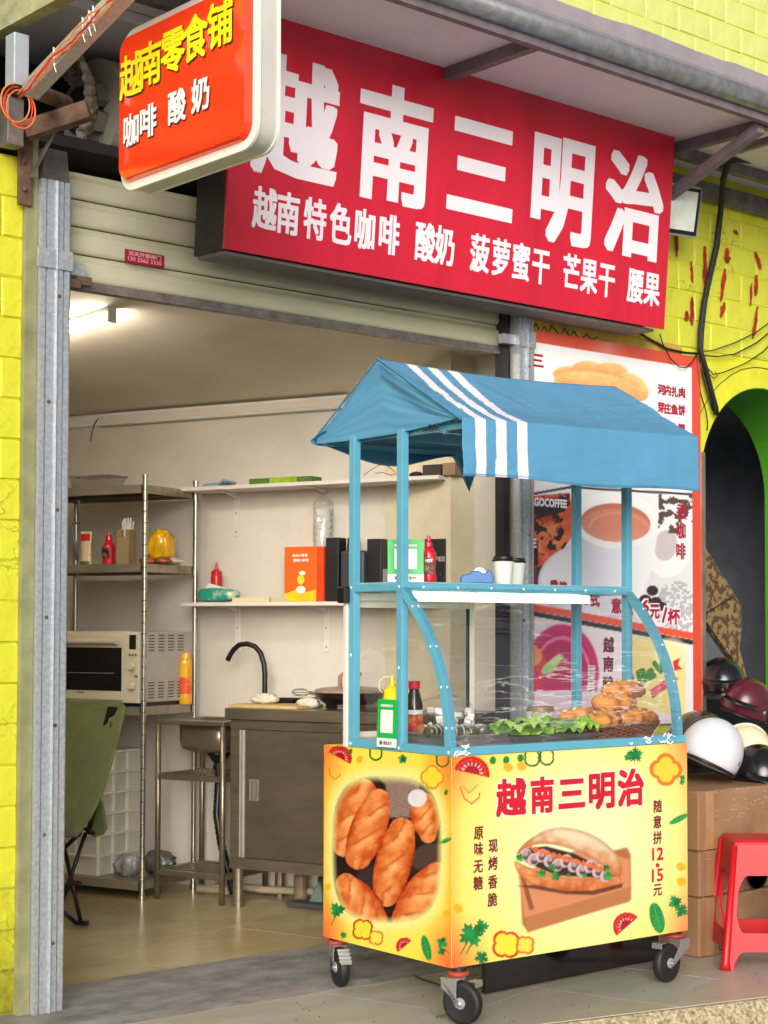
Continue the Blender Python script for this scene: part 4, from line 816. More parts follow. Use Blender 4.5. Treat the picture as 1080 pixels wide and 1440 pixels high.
# frame
SQ = .030
def post(x, y, z0, z1, m=BLUE): build('frame_post', MB().box(x-SQ/2, x+SQ/2, y-SQ/2, y+SQ/2, z0, z1), m, cart, bevel=.002)
XL, XR, YM, YB = .018, W-.018, .285, .560
for x in (XL, XR):
    for y in (YM, YB): post(x, y, ZT+.002, 1.985)
def frail(x0, x1, y0, y1, z0, z1, nm='frame_rail'): return build(nm, MB().box(x0, x1, y0, y1, z0, z1), BLUE, cart, bevel=.002)
frail(.003, .033, .002, YM-.016, ZT+.001, ZT+.030); frail(.003, .033, YM+.016, YB-.016, ZT+.001, ZT+.030)
frail(W-.033, W-.003, .002, YM-.016, ZT+.001, ZT+.030); frail(W-.033, W-.003, YM+.016, YB-.016, ZT+.001, ZT+.030)
frail(.034, W-.034, .002, .030, ZT+.001, ZT+.030); frail(.034, W-.034, YB-.014, YB+.014, ZT+.001, ZT+.030)
ZS = 1.425
frail(.034, W-.034, YM-.015, YM+.015, ZS, ZS+.028); frail(.034, W-.034, YB-.015, YB+.015, ZS, ZS+.028)
for x in (XL, XR): frail(x-.014, x+.014, YM+.016, YB-.016, ZS, ZS+.028)
build('top_shelf', MB().box(.034, W-.034, YM-.013, YB+.013, ZS+.029, ZS+.033), mat('shelf_sheet', S8(150, 196, 208), .3, metal=.2), cart)
build('case_floor', MB().box(.034, W-.034, .031, YB-.015, ZT+.001, ZT+.012), mat('case_floor_steel', S8(196, 198, 198), .3, metal=.5), cart)
RA = .705
def arc(t): # t 0 top .. 1 bottom
    z = ZS+.014-(ZS+.014-ZT-.025)*t; dz = z-(ZT+.025); return (.016+RA-math.sqrt(max(RA*RA-dz*dz, 0)), z)
for x in (XL, XR):
    R = []
    for i in range(25):
        y, z = arc(i/24); y2, z2 = arc(min(1, i/24+.01)); y1, z1 = arc(max(0, i/24-.01)); d = Vector((0, y2-y1, z2-z1)).normalized(); nrm = Vector((0, -d.z, d.y)) if True else None
        if nrm.y > 0: nrm = -nrm
        a = Vector((x, y, z)); R.append([tuple(a+Vector((sx*.015, 0, 0))+nrm*q) for sx, q in ((-1, 0), (1, 0), (1, -.026), (-1, -.026))])
    smooth_by_angle(build('arc_frame', MB().rings(R), BLUE, cart), 30)
    R2 = [[tuple(Vector(p)+Vector((0, 0, 0))) for p in r] for r in R]
    mb = MB()
    for i in (3, 9, 15, 21): y, z = arc(i/24); mb.ell((x+(-.0155 if x < .5 else .0155), y+.012, z), (.002, .005, .005), 8, 6); mb.ell((x, y-.001, z), (.005, .002, .005), 8, 6)
    build('rivet', mb, WHITE, cart, smooth=True)
mb = MB()
for x, y, z in ((XL-.0155, .285, 1.44), (XL-.0155, .56, 1.44), (XL-.0155, .285, .885), (XL-.0155, .56, .885), (XL-.0155, .02, .885), (XL-.0155, .56, 1.20), (XL-.0155, .285, 1.16)): mb.ell((x, y, z), (.002, .0055, .0055), 8, 6)
for k in range(7): mb.ell((.1+k*.158, YM-.0155, ZS+.014), (.0055, .002, .0055), 8, 6)
build('rivet', mb, WHITE, cart, smooth=True)
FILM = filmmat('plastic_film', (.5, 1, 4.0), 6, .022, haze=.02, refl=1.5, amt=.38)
GLASS = glassmat('clear_acrylic', (.96, .97, .97), .02, bump=.08, bscale=5, refl=1.1, haze=.01)
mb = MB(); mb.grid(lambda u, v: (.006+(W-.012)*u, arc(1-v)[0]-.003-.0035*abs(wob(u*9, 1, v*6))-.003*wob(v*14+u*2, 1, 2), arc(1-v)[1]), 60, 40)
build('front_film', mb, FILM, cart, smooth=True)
# crumpled film over the rails, its highlights put in as white strips
mb = MB()
for k in range(26):
    x = random.choice((random.uniform(.0, .05), random.uniform(.82, W-.05), random.uniform(.9, W-.05))); l = random.uniform(.012, .05); z = ZT+random.uniform(.002, .034)
    n_ = 7; y_ = -.006; L1 = [(x+l*i/n_, y_-.003*random.random(), z+.003*math.sin(i*.8+k)+random.uniform(-.002, .002)) for i in range(n_+1)]
    for a, b in zip(L1[:-1], L1[1:]): mb.add([a, b, (b[0], b[1]+.003, b[2]+random.uniform(.002, .007)), (a[0], a[1]+.003, a[2]+random.uniform(.002, .006))], [(0, 1, 2, 3)])
for k in range(0):
    x = random.uniform(.25, W); t_ = random.uniform(.25, .98); y, z = arc(t_); l = random.uniform(.03, .22); s = random.uniform(-.05, .10)
    mb.add([(x-l, y-.007, z-s*l), (x, y-.008, z), (x, y-.007, z+random.uniform(.001, .004)), (x-l*.6, y-.007, z-s*l*.6+.001)], [(0, 1, 2, 3)])
build('film_fold_glints', mb, mat('film_highlight', S8(236, 238, 242), .12, var=.02, coat=.8), cart)
mb = MB(); mb.v = [(XL, arc(i/16)[0]+.02, arc(i/16)[1]) for i in range(17)]+[(XL, YM-.016, ZT+.03), (XL, YM-.016, ZS)]; mb.f = [tuple(range(19))]
build('side_glass', mb, GLASS, cart); mb2 = MB(); mb2.v = [(W-XL, p[1], p[2]) for p in mb.v]; mb2.f = mb.f; build('side_glass', mb2, GLASS, cart)
# rear aluminium sliding frame
ALU = mat('white_alu', S8(222, 220, 208), .4, metal=.1, var=.04)
build('rear_frame', MB().box(-.006, .018, YB+.017, YB+.034, ZT, ZS+.01).box(W-.016, W+.006, YB+.017, YB+.034, ZT, ZS+.01).box(.02, W-.02, YB+.017, YB+.034, ZS-.03, ZS-.002).box(.02, W-.02, YB+.017, YB+.034, ZT, ZT+.03), ALU, cart, bevel=.001)
build('sliding_door', MB().box(.05, .62, YB+.04, YB+.05, ZT+.03, ZT+.05).box(.05, .62, YB+.04, YB+.05, ZS-.055, ZS-.03).box(.598, .622, YB+.038, YB+.052, ZT+.03, ZS-.03).box(.05, .07, YB+.04, YB+.05, ZT+.05, ZS-.055), ALU, cart, bevel=.001)
build('black_seal', MB().box(.590, .597, YB+.038, YB+.05, ZT+.05, ZS-.055), BLACK, cart)
build('door_glass', MB().box(.07, .59, YB+.044, YB+.046, ZT+.05, ZS-.055), GLASS, cart)
LED = mat('lamp_strip_white', S8(250, 246, 224), .4, var=0, emit=22, emitcol=S8(255, 248, 220))
lam = build('lamp_strip', MB().box(.045, W-.2, YM+.02, YM+.062, ZS-.034, ZS-.003), mat('lamp_tray', S8(238, 232, 206), .5, var=.02, emit=1.2, emitcol=S8(255, 244, 214)), cart, bevel=.002)
build('tube', MB().box(.06, W-.25, YM+.014, YM+.0195, ZS-.016, ZS-.006), LED, lam)
build('black_connector', MB().box(-.028, .0, YB-.0, YB+.045, 1.385, 1.445), BLACK, cart, bevel=.006)
# castors
def caster(sx, sy, cx, cy, deg, brake=False, tilt=0):
    CH = mat('chrome_fork', S8(200, 204, 206), .28, metal=.85, var=.1); r = .0705; nv = Vector((math.cos(rad(deg)), math.sin(rad(deg)), 0)); fw = Vector((-nv.y, nv.x, 0)); c = Vector((cx, cy, r+.001))
    M = Matrix((fw, nv, Vector((0, 0, 1)))).transposed().to_4x4(); M.translation = c   # local x: rolling direction, y: axle, towards the viewer
    mb = MB(); mb.m = M
    sw = M.inverted() @ Vector((sx, sy, .15)); s_ = 1 if sw.x > 0 else -1
    for yy in (.021, -.024):
        mb.prism([(-.012, yy, -.012), (.012, yy, -.012), (sw.x+.032*s_, yy, .045), (sw.x+.034*s_, yy, .078), (sw.x-.030*s_, yy, .078), (sw.x-.026*s_, yy, .06)][::1], (0, .003, 0))
    mb.box(sw.x-.034, sw.x+.034, -.026, .026, .0745, .079)
    f = build('caster', mb, CH, cart, bevel=.001)
    t_ = MB(); t_.m = M; t_.lathe([(.052, -.017), (.060, -.019), (.067, -.015), (.0705, -.008), (.0705, .008), (.067, .015), (.060, .019), (.052, .017)], n=40, axis='y'); build('tyre', t_, mat('rubber', S8(30, 30, 33), .55, var=.3, bump=.1), f, smooth=True)
    t_ = MB(); t_.m = M; t_.lathe([(.030, -.010), (.046, -.014), (.052, -.0165), (.0535, .0), (.052, .0165), (.046, .014), (.030, .010), (.022, .010), (.018, .020), (.001, .020)], n=32, axis='y'); rm = build('rim', t_, mat('rim_grey', S8(156, 160, 164), .45, metal=.2, var=.05), f); smooth_by_angle(rm, 30)
    t_ = MB()
    for k in range(8): t_.m = M @ Matrix.Rotation(k*math.pi/4, 4, 'Y'); t_.box(.026, .043, .0122, .0148, -.0045, .0045)
    build('rim_slot', t_, mat('slot_dark', S8(60, 64, 70), .6), f)
    t_ = MB(); t_.m = M; t_.lathe([(.009, .019), (.009, .028), (.005, .031), (.001, .031)], n=12, axis='y'); build('axle_bolt', t_, CH, f)
    t_ = MB(); t_.lathe([(.034, .152), (.036, .156), (.036, .162), (.030, .166), (.018, .166), (.018, .178), (.001, .178)], (sx, sy, 0), 24); build('bearing_ring', t_, mat('red_bearing', S8(176, 66, 50), .5, var=.2), f, smooth=False)
    t_ = MB(); t_.lathe([(.026, .1665), (.026, .1790)], (sx, sy, 0), 20); build('top_plate', t_, mat('dark_steel', S8(60, 60, 64), .4, metal=.7), f)
    if brake:
        t_ = MB(); t_.m = M; q = -s_
        for j in range(4): t_.box(min(q*(.035+j*.010), q*(.045+j*.010)), max(q*(.035+j*.010), q*(.045+j*.010)), -.023, .023, .066-j*.012, .072-j*.012)
        t_.hexa([(q*.03, -.02, .066), (q*.078, -.02, .022), (q*.078, .02, .022), (q*.03, .02, .066)], [(q*.034, -.02, .070), (q*.082, -.02, .026), (q*.082, .02, .026), (q*.034, .02, .070)])
        build('brake_pedal', t_, mat('pedal_zinc', S8(206, 212, 212), .3, metal=.6), f, bevel=.001)
    else:
        t_ = MB(); t_.m = M; q = -s_; t_.box(min(q*.034, q*.062), max(q*.034, q*.062), -.022, .022, .0755, .0785).box(min(q*.060, q*.063), max(q*.060, q*.063), -.022, .022, .058, .0755); build('brake_pedal', t_, CH, f, bevel=.0008)
    return f
p1 = [0.0181,-0.0354,0.0730]; q1 = [0.0412,0.0114,0.1550]
p2 = [1.0466,0.0120,0.0730]; q2 = [1.1249,0.0462,0.1550]
p3 = [0.0419,0.6706,0.0730]; q3 = [0.0477,0.6988,0.1550]
caster(q1[0], q1[1], p1[0], p1[1], 199); caster(q2[0], q2[1], p2[0], p2[1], 278); caster(q3[0], q3[1], p3[0], p3[1], 160, True)
caster(W-.06, D-.06, W-.08, D-.04, 200, True)
# canopy
ry, rz = .400, 2.243; fy, fz = -.052, 1.992; by, bz = .775, 1.995; xl, xr = -.002, 1.158
def stripe(x, k):  # k 0 at the valance, 1 at the ridge
    return sum(((x-k*sh > a) & (x-k*sh < b)) for a, b, sh in ((.054, .101, .064), (.145, .194, .068), (.242, .291, .066))) > 0
FAB = printmat('canopy_fabric', .75, 0, .12, 90)
mesh_fab = lambda nm, fn, nu, nv, colf: _fab(nm, fn, nu, nv, colf)
def _fab(nm, fn, nu, nv, colf, m=FAB, par=cart):
    mb = MB(); mb.grid(fn, nu, nv); me = bpy.data.meshes.new(nm); me.from_pydata(mb.v, [], mb.f); me.materials.append(m); me.shade_smooth()
    at = me.color_attributes.new('Col', 'FLOAT_COLOR', 'POINT'); cs = []
    for j in range(nv+1):
        for i in range(nu+1): cs += [*colf(i/nu, j/nv), 1]
    at.data.foreach_set('color', cs); o = bpy.data.objects.new(nm, me); COL.objects.link(o); o.parent = par
    md = o.modifiers.new('solid', 'SOLIDIFY'); md.thickness = .0015; return o
CB = S8(80, 142, 179); CWh = S8(226, 226, 234)
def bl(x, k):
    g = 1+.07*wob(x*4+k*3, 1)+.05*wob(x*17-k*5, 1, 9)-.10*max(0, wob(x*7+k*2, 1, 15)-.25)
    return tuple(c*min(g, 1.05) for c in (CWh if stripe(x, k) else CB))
def crease(u, v, k=0): return .0045*wob(u*5+v*7, 1, k+11)+.0030*wob(u*14-v*5, 1, k+12)+.0020*wob(u*3+v*22, 1, k+13)
def slope(u, v):   # v 0 ridge -> 1 front eave
    x = xl+(xr-xl)*(.0+u)+(1-v)*0; xx = x+(1-v)*.035*(u-.5)*0
    sag = .020*math.sin(math.pi*v)*(math.sin(math.pi*min(max(u, 0), 1)))**.5+.008*wob(u*3+v*2, 1, 5)*math.sin(math.pi*v)
    rdz = (-.016*math.sin(math.pi*u)+.010*u)*(1-v)
    return (x+(1-v)*.03*u, ry+(fy-ry)*v-.010*wob(u*5, 1, 8)*math.sin(math.pi*v), rz+rdz+(fz+.018*u-rz)*v-sag*1.2+crease(u*1.6, v)*1.6*math.sin(math.pi*min(1, v*1.02)))
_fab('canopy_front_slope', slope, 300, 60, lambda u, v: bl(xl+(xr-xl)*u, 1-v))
def val(u, v):
    x = xl+(xr-xl)*u+.004*wob(v*3, 1, 2); q = .008*wob(u*6+v, 1, 1)*v+.004*wob(u*15, 1, 6)*v
    return (x, fy-.0005-q-.007*v-crease(u*1.6, v, 4)*1.3*v, fz+.0015+.018*u-(.196+.012*u-.006*math.sin(u*9))*v)
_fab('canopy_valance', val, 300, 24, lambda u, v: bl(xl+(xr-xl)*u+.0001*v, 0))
build('hem_stitch', MB().grid(lambda u, v: (val(u, .955+.012*v)[0], val(u, .955)[1]-.0018, val(u, .955+.012*v)[2]), 120, 1), mat('stitch_blue', S8(56, 122, 158), .8), cart)
def back(u, v): return (xl+(xr-xl)*u, ry+(by-ry)*v, rz-.016*math.sin(math.pi*u)+.010*u+(bz-rz)*v-.012*math.sin(math.pi*v))
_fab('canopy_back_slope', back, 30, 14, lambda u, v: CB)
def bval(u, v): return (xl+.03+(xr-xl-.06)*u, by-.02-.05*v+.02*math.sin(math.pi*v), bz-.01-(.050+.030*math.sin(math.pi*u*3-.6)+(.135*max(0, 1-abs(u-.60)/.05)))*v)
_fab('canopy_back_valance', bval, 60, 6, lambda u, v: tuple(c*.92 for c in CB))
for xx, sg in ((xl, 1), (xr, -1)):
    def gab(u, v, xx=xx, sg=sg):   # u from back eave to front eave, v from bottom to the slope
        y = by+(fy-by)*u; zt = (rz+(bz-rz)*abs((y-ry)/(by-ry))) if y > ry else (rz+(fz-rz)*abs((y-ry)/(fy-ry)))
        zb = 1.980+.022*u-.012*math.sin(math.pi*u)-.006; zt = max(zt-.006-(.010*math.sin(math.pi*v)), zb+.001)
        return (xx+crease(u*.8, v*.5, 8)*2.2*math.sin(math.pi*u)+sg*(.001+.012*math.sin(math.pi*u)*math.sin(math.pi*v)+.02*(1-v)*math.sin(math.pi*u)), y, zb+(zt-zb)*v)
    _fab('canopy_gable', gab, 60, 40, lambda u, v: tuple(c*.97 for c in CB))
mb = MB(); mb.tube([(xl-.003, fy, fz-.005), (xl-.002, ry, rz+.002), (xl-.003, by, bz)], .004, 6); build('hem', mb, mat('hem_blue', S8(64, 140, 178), .8), cart)
mb = MB(); mb.grid(lambda u, v: (xl-.01+.05*u, by-.03+.05*math.sin(v*4), bz-.03+.05*v), 4, 6); build('rear_fold', mb, mat('hem_blue', S8(64, 140, 178), .8), cart, smooth=True)
for y, z in ((fy+.02, 1.962), (YM, 1.987), (YB, 1.987), (by-.03, 1.965)): build('canopy_bar', MB().box(.02, W-.02, y-.01, y+.01, z, z+.018), BLUE, cart)
for x in (.02, W-.02):
    build('canopy_bar', MB().bar((x+.03, fy+.02, 1.975), (x+.03, by-.03, 1.978), .018, .018), BLUE, cart)
    build('rafter', MB().bar((x+.032, fy+.03, 1.99), (x+.032, ry, rz-.03), .016, .016), BLUE, cart); build('rafter', MB().bar((x+.032, by-.04, 1.99), (x+.032, ry, rz-.03), .016, .016), BLUE, cart)
build('brace', MB().bar((.05, .10, 1.96), (.06, .02, 2.03), .016, .016), BLUE, cart)
mb = MB()
for k in range(5): mb.tube([(.0+.01*k, .09+.012*k, 1.985), (.005, .075+.016*k, 1.975+.01*(k % 2)), (.01, .10+.016*k, 1.968)], .003, 5)
build('tie_string', mb, mat('dark_string', S8(30, 60, 80), .8), cart)
# ------------------------------------------------------------------ goods on and in the cart
def lf(p, deg, fr=FC): return Frame(fr.w(p), deg)
ZP = ZS+.0345
VW = -41
def bottle(name, label, p, deg, prof, m, capprof, mc, fr=FC, extra=None, n=20):
    f = lf(p, deg, fr); t = thing(name, label, 'bottle', (0, 0, 0), f)
    build('body', MB().lathe(prof, n=n), m, t, smooth=True); build('cap', MB().lathe(capprof, n=n), mc, t, smooth=False)
    return t, f
def payboard(label, p, deg, w_, h_, tilt, fr=FC, base=True):
    f = lf(p, deg, fr); t = thing('payment_board', label, 'payment sign', (0, 0, 0), f); s_ = math.tan(rad(tilt))
    pl = lambda x0, x1, z0, z1, th, off=0: MB().hexa([(x0, z0*s_-off, z0), (x1, z0*s_-off, z0), (x1, z0*s_+th-off, z0), (x0, z0*s_+th-off, z0)], [(x0, z1*s_-off, z1), (x1, z1*s_-off, z1), (x1, z1*s_+th-off, z1), (x0, z1*s_+th-off, z1)])
    G = mat('pay_green', S8(10, 168, 72) if base else S8(26, 134, 84), .4, var=.03); h0 = h_*.19
    build('green_panel', pl(-w_/2, w_/2, h0, h_, .003), G, t, bevel=.001); build('white_foot', pl(-w_/2, w_/2, 0, h0-.0005, .003), WHITE, t, bevel=.001)
    build('white_square', pl(-w_*.31, w_*.31, h_*.30, h_*.78, .001, .0014), WHITE, t)
    if base: build('stand', MB().box(-w_/2, w_/2, .003, .05, -.0005, .002), G, t)
    u = Vector((1, 0, 0)); v = Vector((0, s_, 1)).normalized(); n = u.cross(v)
    lettering('board_text', [('推荐使用微信支付', 0, h_*.87, w_*.62, h_*.055)], ((0, 0, 0), u, v, n), .0003, WPR, t, lift=.0015)
    lettering('foot_text', [('微信支付', w_*.08, h_*.09, w_*.42, h_*.075)], ((0, 0, 0), u, v, n), .0004, mat('grey_print', S8(90, 96, 98), .5), t, lift=.0015)
    mb = MB(); mb.lathe([(.001, 0), (h_*.045, 0), (h_*.045, .0012), (.001, .0012)], n=14); mb.v = [(a-w_*.26, -.0015-c+h_*.09*s_, b+h_*.09) for a, b, c in mb.v]; build('round_mark', mb, mat('grey_print', S8(90, 96, 98), .5), t)
    return t
payboard('larger bright green payment sign standing on the cart top shelf behind the post', (0.0936, .36, ZP), VW+4, .128, .150, 8)
sm = payboard('small dark green payment sign leaning on the cart frame in front of the yellow bottle', (-.014, 0.3334, .885), -88, .098, .165, 2, base=False)
REDB = mat('chilli_red', S8(206, 22, 44), .3, var=.08, coat=.4)
LBL = mat('dark_label', S8(40, 18, 22), .5, col2=S8(150, 90, 60), scale=40, thr=(.5, .6))
t, f = bottle('sauce_bottle', 'red chilli sauce bottle with black label just right of the larger green sign', (0.2306, .40, ZP), VW, [(.001, 0), (.026, .001), (.029, .012), (.024, .045), (.027, .085), (.028, .105), (.014, .125), (.012, .128)], REDB, [(.013, .128), (.015, .130), (.013, .145), (.007, .150), (.006, .168), (.001, .170)], REDB)
build('label', MB().box(-.016, .016, -.0285, -.0265, .030, .090), LBL, t)
lettering('label_text', [('HOT', 0, .078, .024, .010)], ((0, -.029, 0), (1, 0, 0), (0, 0, 1), (0, -1, 0)), .0006, WPR, t)
t = thing('tape_dispenser', 'blue plastic tape dispenser on the cart top shelf beside the cups', 'tape dispenser', (0, 0, 0), lf((0.4260, .36, ZP), VW))
BP = mat('bright_blue_plastic', S8(12, 104, 168), .4, var=.1)
build('body', MB().prism([(-.062, -.018, 0), (.058, -.018, 0), (.060, -.018, .020), (.052, -.018, .045), (.040, -.018, .050), (.034, -.018, .040), (.020, -.018, .036), (.006, -.018, .046), (-.018, -.018, .046), (-.030, -.018, .034), (-.048, -.018, .032), (-.060, -.018, .026)], (0, .036, 0)), BP, t, bevel=.004)
build('tape_roll', MB().tube([(.008, -.012, .032), (.008, .012, .032)], .026, 20), mat('clear_tape', S8(200, 208, 206), .2, var=.05), t)
CUP = mat('paper_cup', S8(226, 226, 220), .5, var=.04)
for px, lab in ((705, 'left white paper coffee cup with black lid on the cart top shelf'), (722, 'right white paper coffee cup with black lid, half behind the other')):
    t = thing('paper_cup', lab, 'cup', (0, 0, 0), lf((0.5911 if px == 705 else 0.7327, .40 if px == 705 else .49, ZP), VW), group='takeaway coffee cups')
    build('body', MB().lathe([(.001, 0), (.029, 0), (.0295, .003), (.040, .088), (.001, .088)], n=28), CUP, t, smooth=False)
    build('lid', MB().lathe([(.043, .086), (.0435, .090), (.040, .094), (.038, .103), (.036, .105), (.001, .103)], n=28), BLACK, t)
# inside the case
YB_ = mat('mustard_yellow', S8(238, 214, 10), .35, var=.06, coat=.3)
def squeeze(label, p, m, s=1.0, fr=FC, deg=VW):
    f = lf(p, deg, fr); t = thing('squeeze_bottle', label, 'bottle', (0, 0, 0), f)
    build('body', MB().lathe([(.001, 0), (.030*s, 0), (.032*s, .006*s), (.032*s, .150*s), (.029*s, .158*s), (.001, .158*s)], n=24), m, t, smooth=False)
    build('nozzle_cap', MB().lathe([(.030*s, .158*s), (.031*s, .176*s), (.020*s, .184*s), (.010*s, .190*s), (.0075*s, .205*s), (.005*s, .228*s), (.001, .230*s)], n=20), m, t)
    build('cap_strap', MB().tube([(-.008*s, 0, .222*s), (-.030*s, 0, .222*s), (-.046*s, 0, .205*s), (-.047*s, 0, .18*s), (-.034*s, 0, .165*s)], .0022*s, 6), mat('pale_plastic', S8(220, 220, 150), .4), t, smooth=True)
    return t
ZI = ZT+.030
build('inner_tray_floor', MB().box(.036, W-.036, .033, YB-.017, ZT+.0125, ZT+.0295), mat('case_floor_steel', S8(196, 198, 198), .3, metal=.5), cart)
squeeze('yellow squeeze bottle with pointed nozzle inside the glass case behind the small green sign', (.085, .425, ZI), YB_, 1.0)
t, f = bottle('sauce_bottle', 'dark soy sauce bottle with red cap inside the glass case', (0.1811, .42, ZI), VW, [(.001, 0), (.030, .001), (.031, .01), (.031, .12), (.024, .15), (.017, .175), (.016, .18)], mat('soy_dark', S8(34, 16, 14), .15, var=.1, coat=.5), [(.019, .178), (.021, .180), (.021, .204), (.018, .206), (.001, .206)], REDB)
build('label', MB().lathe([(.0315, .03), (.0315, .085)], n=20), mat('red_orange_label', S8(196, 40, 50), .5, col2=S8(210, 130, 60), scale=30, thr=(.45, .55)), t)
build('white_label', MB().lathe([(.0317, .088), (.0317, .104)], n=20), WHITE, t)
t, f = bottle('sauce_bottle', 'slim red chilli bottle with orange cap half hidden behind the middle post', (0.1601, .50, ZI), VW, [(.001, 0), (.024, .001), (.025, .12), (.014, .16), (.011, .19)], mat('chilli_sauce', S8(190, 40, 20), .2, coat=.5), [(.012, .19), (.013, .192), (.012, .212), (.001, .214)], mat('orange_cap', S8(240, 160, 20), .4))
STEEL = mat('brushed_steel', S8(170, 168, 162), .3, metal=.8, var=.15, scale=6, stretch=(1, 1, 8))
def tray(label, c, w_, d_, h_, m=STEEL, deg=-3.04):
    f = lf(c, deg); t = thing('steel_tray', label, 'tray', (0, 0, 0), f, group='trays in the glass case')
    o = .012
    mb = MB(); mb.rings([[(x*(w_/2-a), y*(d_/2-a), z) for x, y in ((-1,-1),(1,-1),(1,1),(-1,1))] for a, z in ((o, 0), (0, h_), (-.010, h_+.001), (-.010, h_+.003), (.003, h_+.003), (o+.003, .004))])
    build('pan', mb, m, t, bevel=.004); return t, f
tray('left steel tray holding wrapped rolls in the glass case', (.20, .20, ZI), .30, .26, .030)
tray('dark steel tray at the rear left of the glass case', (.24, .42, ZI), .22, .16, .022)
ROLL = mat('seaweed_roll', S8(70, 72, 52), .35, col2=S8(190, 180, 140), scale=26, thr=(.5, .68), coat=.5, bump=.3)
for i, (x, y, a, lab) in enumerate(((.10, .20, 20, 'dark rice roll at the left end of the steel tray'), (.165, .145, -8, 'dark rice roll in cling film, second from the left on the tray'), (.215, .17, 70, 'upright ended dark rice roll in the middle of the tray'), (.265, .155, 60, 'dark rice roll with pale end at the right of the tray'), (.12, .26, 5, 'brown sausage roll at the back of the steel tray'))):
    f = lf((x, y, ZI+.022), -3.04+a); t = thing('rice_roll', lab, 'food roll', (0, 0, 0), f, group='wrapped rolls on the tray')
    build('roll', MB().tube([(-.055, 0, .018), (-.05, 0, .018), (.05, 0, .018), (.055, 0, .018)], [.014, .021, .021, .014], 16), ROLL if i < 4 else mat('sausage', S8(150, 100, 70), .5, bump=.2), t, smooth=True)
    for xx in (-.03, 0, .03): build('film_band', MB().lathe([(.0215, -.002), (.0222, 0), (.0215, .002)], (xx, 0, .018), 16, 'x'), mat('film_white', S8(220, 224, 214), .2), t)
t = thing('food_can', 'short brown tin with white label standing at the back of the glass case', 'tin', (0, 0, 0), lf((0.7419, .36, ZI+.0), VW))
build('body', MB().lathe([(.001, 0), (.050, 0), (.052, .003), (.052, .10), (.050, .103), (.001, .101)], n=30), mat('tin_brown', S8(150, 130, 104), .35, metal=.3, var=.2), t)
build('label', MB().lathe([(.0523, .02), (.0523, .085)], n=30), mat('tin_label', S8(206, 204, 196), .5, col2=S8(130, 110, 90), scale=25, thr=(.5, .6)), t)
# lettuce on a foam tray
t = thing('lettuce_tray', 'wide steel tray heaped with green lettuce leaves under cling film', 'salad tray', (0, 0, 0), lf((.52, .13, ZI), -3.04))
mb = MB(); mb.rings([[(x*(.20-a), y*(.10-a), z) for x, y in ((-1,-1),(1,-1),(1,1),(-1,1))] for a, z in ((.03, 0), (0, .022), (-.006, .023), (.004, .025), (.032, .004))]); build('tray', mb, STEEL, t, bevel=.003)
for k in range(34):
    r_ = random.Random(k); cx, cy = r_.uniform(-.19, .17), r_.uniform(-.08, .07); a0 = r_.uniform(0, 6.28); L = r_.uniform(.06, .10); g = r_.random()
    def leaf(u, v, a0=a0, L=L, cx=cx, cy=cy, k=k):
        x = (u-.5)*L*1.3; y = (v-.5)*L; e = max(abs(u-.5), abs(v-.5))*2
        z = .038+.013*(k % 4)+.012*math.sin(x*60+k)+.010*e*math.sin(math.atan2(y, x)*9+k)-.02*e
        return (cx+x*math.cos(a0)-y*math.sin(a0), (cy+x*math.sin(a0)+y*math.cos(a0)), max(z, .026))
    mb = MB(); mb.grid(leaf, 10, 8); build('lettuce_leaf', mb, mat('lettuce_%d' % (k % 3), (S8(130, 190, 50), S8(160, 206, 76), S8(110, 172, 50))[k % 3], .45, var=.25, scale=20), t, smooth=True)
for k in range(3): build('carrot_strip', MB().bar((-.02+.05*k, -.07, .045), (.03+.05*k, -.055, .05), .006, .005), mat('carrot', S8(236, 140, 30), .5), t)
mb = MB(); mb.grid(lambda u, v: (-.20+.40*u, -.095+.19*v, .068+.008*wob(u*9, 1, v*5)-.045*max(0, abs(v-.5)*2-.6)-.04*max(0, abs(u-.5)*2-.7)), 40, 16)
build('cling_film', mb, filmmat('cling_film', (1, 3, 1), 14, .03, haze=.02, refl=1.2, amt=.5), t, smooth=True)
# bread basket and loaves
t = thing('bread_basket', 'flat brown woven basket under the bread loaves', 'basket', (0, 0, 0), lf((.90, .145, ZI-.004), -3.04)); WK = mat('wicker_brown', S8(150, 84, 50), .7, col2=S8(90, 46, 26), scale=60, bump=.4)
for j in range(9):
    pts = [(math.cos(a)*(.142+.004*j)*1.28, math.sin(a)*(.092+.003*j), .004+.006*j+.003*math.sin(a*24+math.pi*(j % 2))) for a in np.linspace(0, 2*math.pi, 97)]
    build('wicker_strand', MB().tube(pts, .0042, 5), WK, t, smooth=True)
mb = MB(); mb.lathe([(.001, .002), (.15, .002), (.15, .006), (.001, .006)], n=30, sx=1.25, sy=.57); build('woven_base', mb, WK, t)
BR = mat('bread_crust', S8(214, 142, 58), .55, col2=S8(138, 66, 20), scale=16, thr=(.44, .64), bump=.25, bscale=24)
BR2 = mat('bread_flour', S8(236, 206, 150), .7, var=.1)
loaves = ((.80, .085, 14, .20, 'long golden loaf at the front left of the bread basket'), (.97, .10, -8, .18, 'golden loaf lying at the front right of the bread basket'), (.90, .21, 6, .20, 'golden loaf at the back of the bread basket'), (1.03, .19, 30, .13, 'pale short loaf at the right back of the bread basket'), (.90, .13, 8, .17, 'golden loaf lying across the middle of the bread pile'), (.78, .19, -20, .14, 'small golden loaf at the back left of the bread basket'), (.97, .15, -14, .16, 'topmost long golden loaf at the right of the pile'))
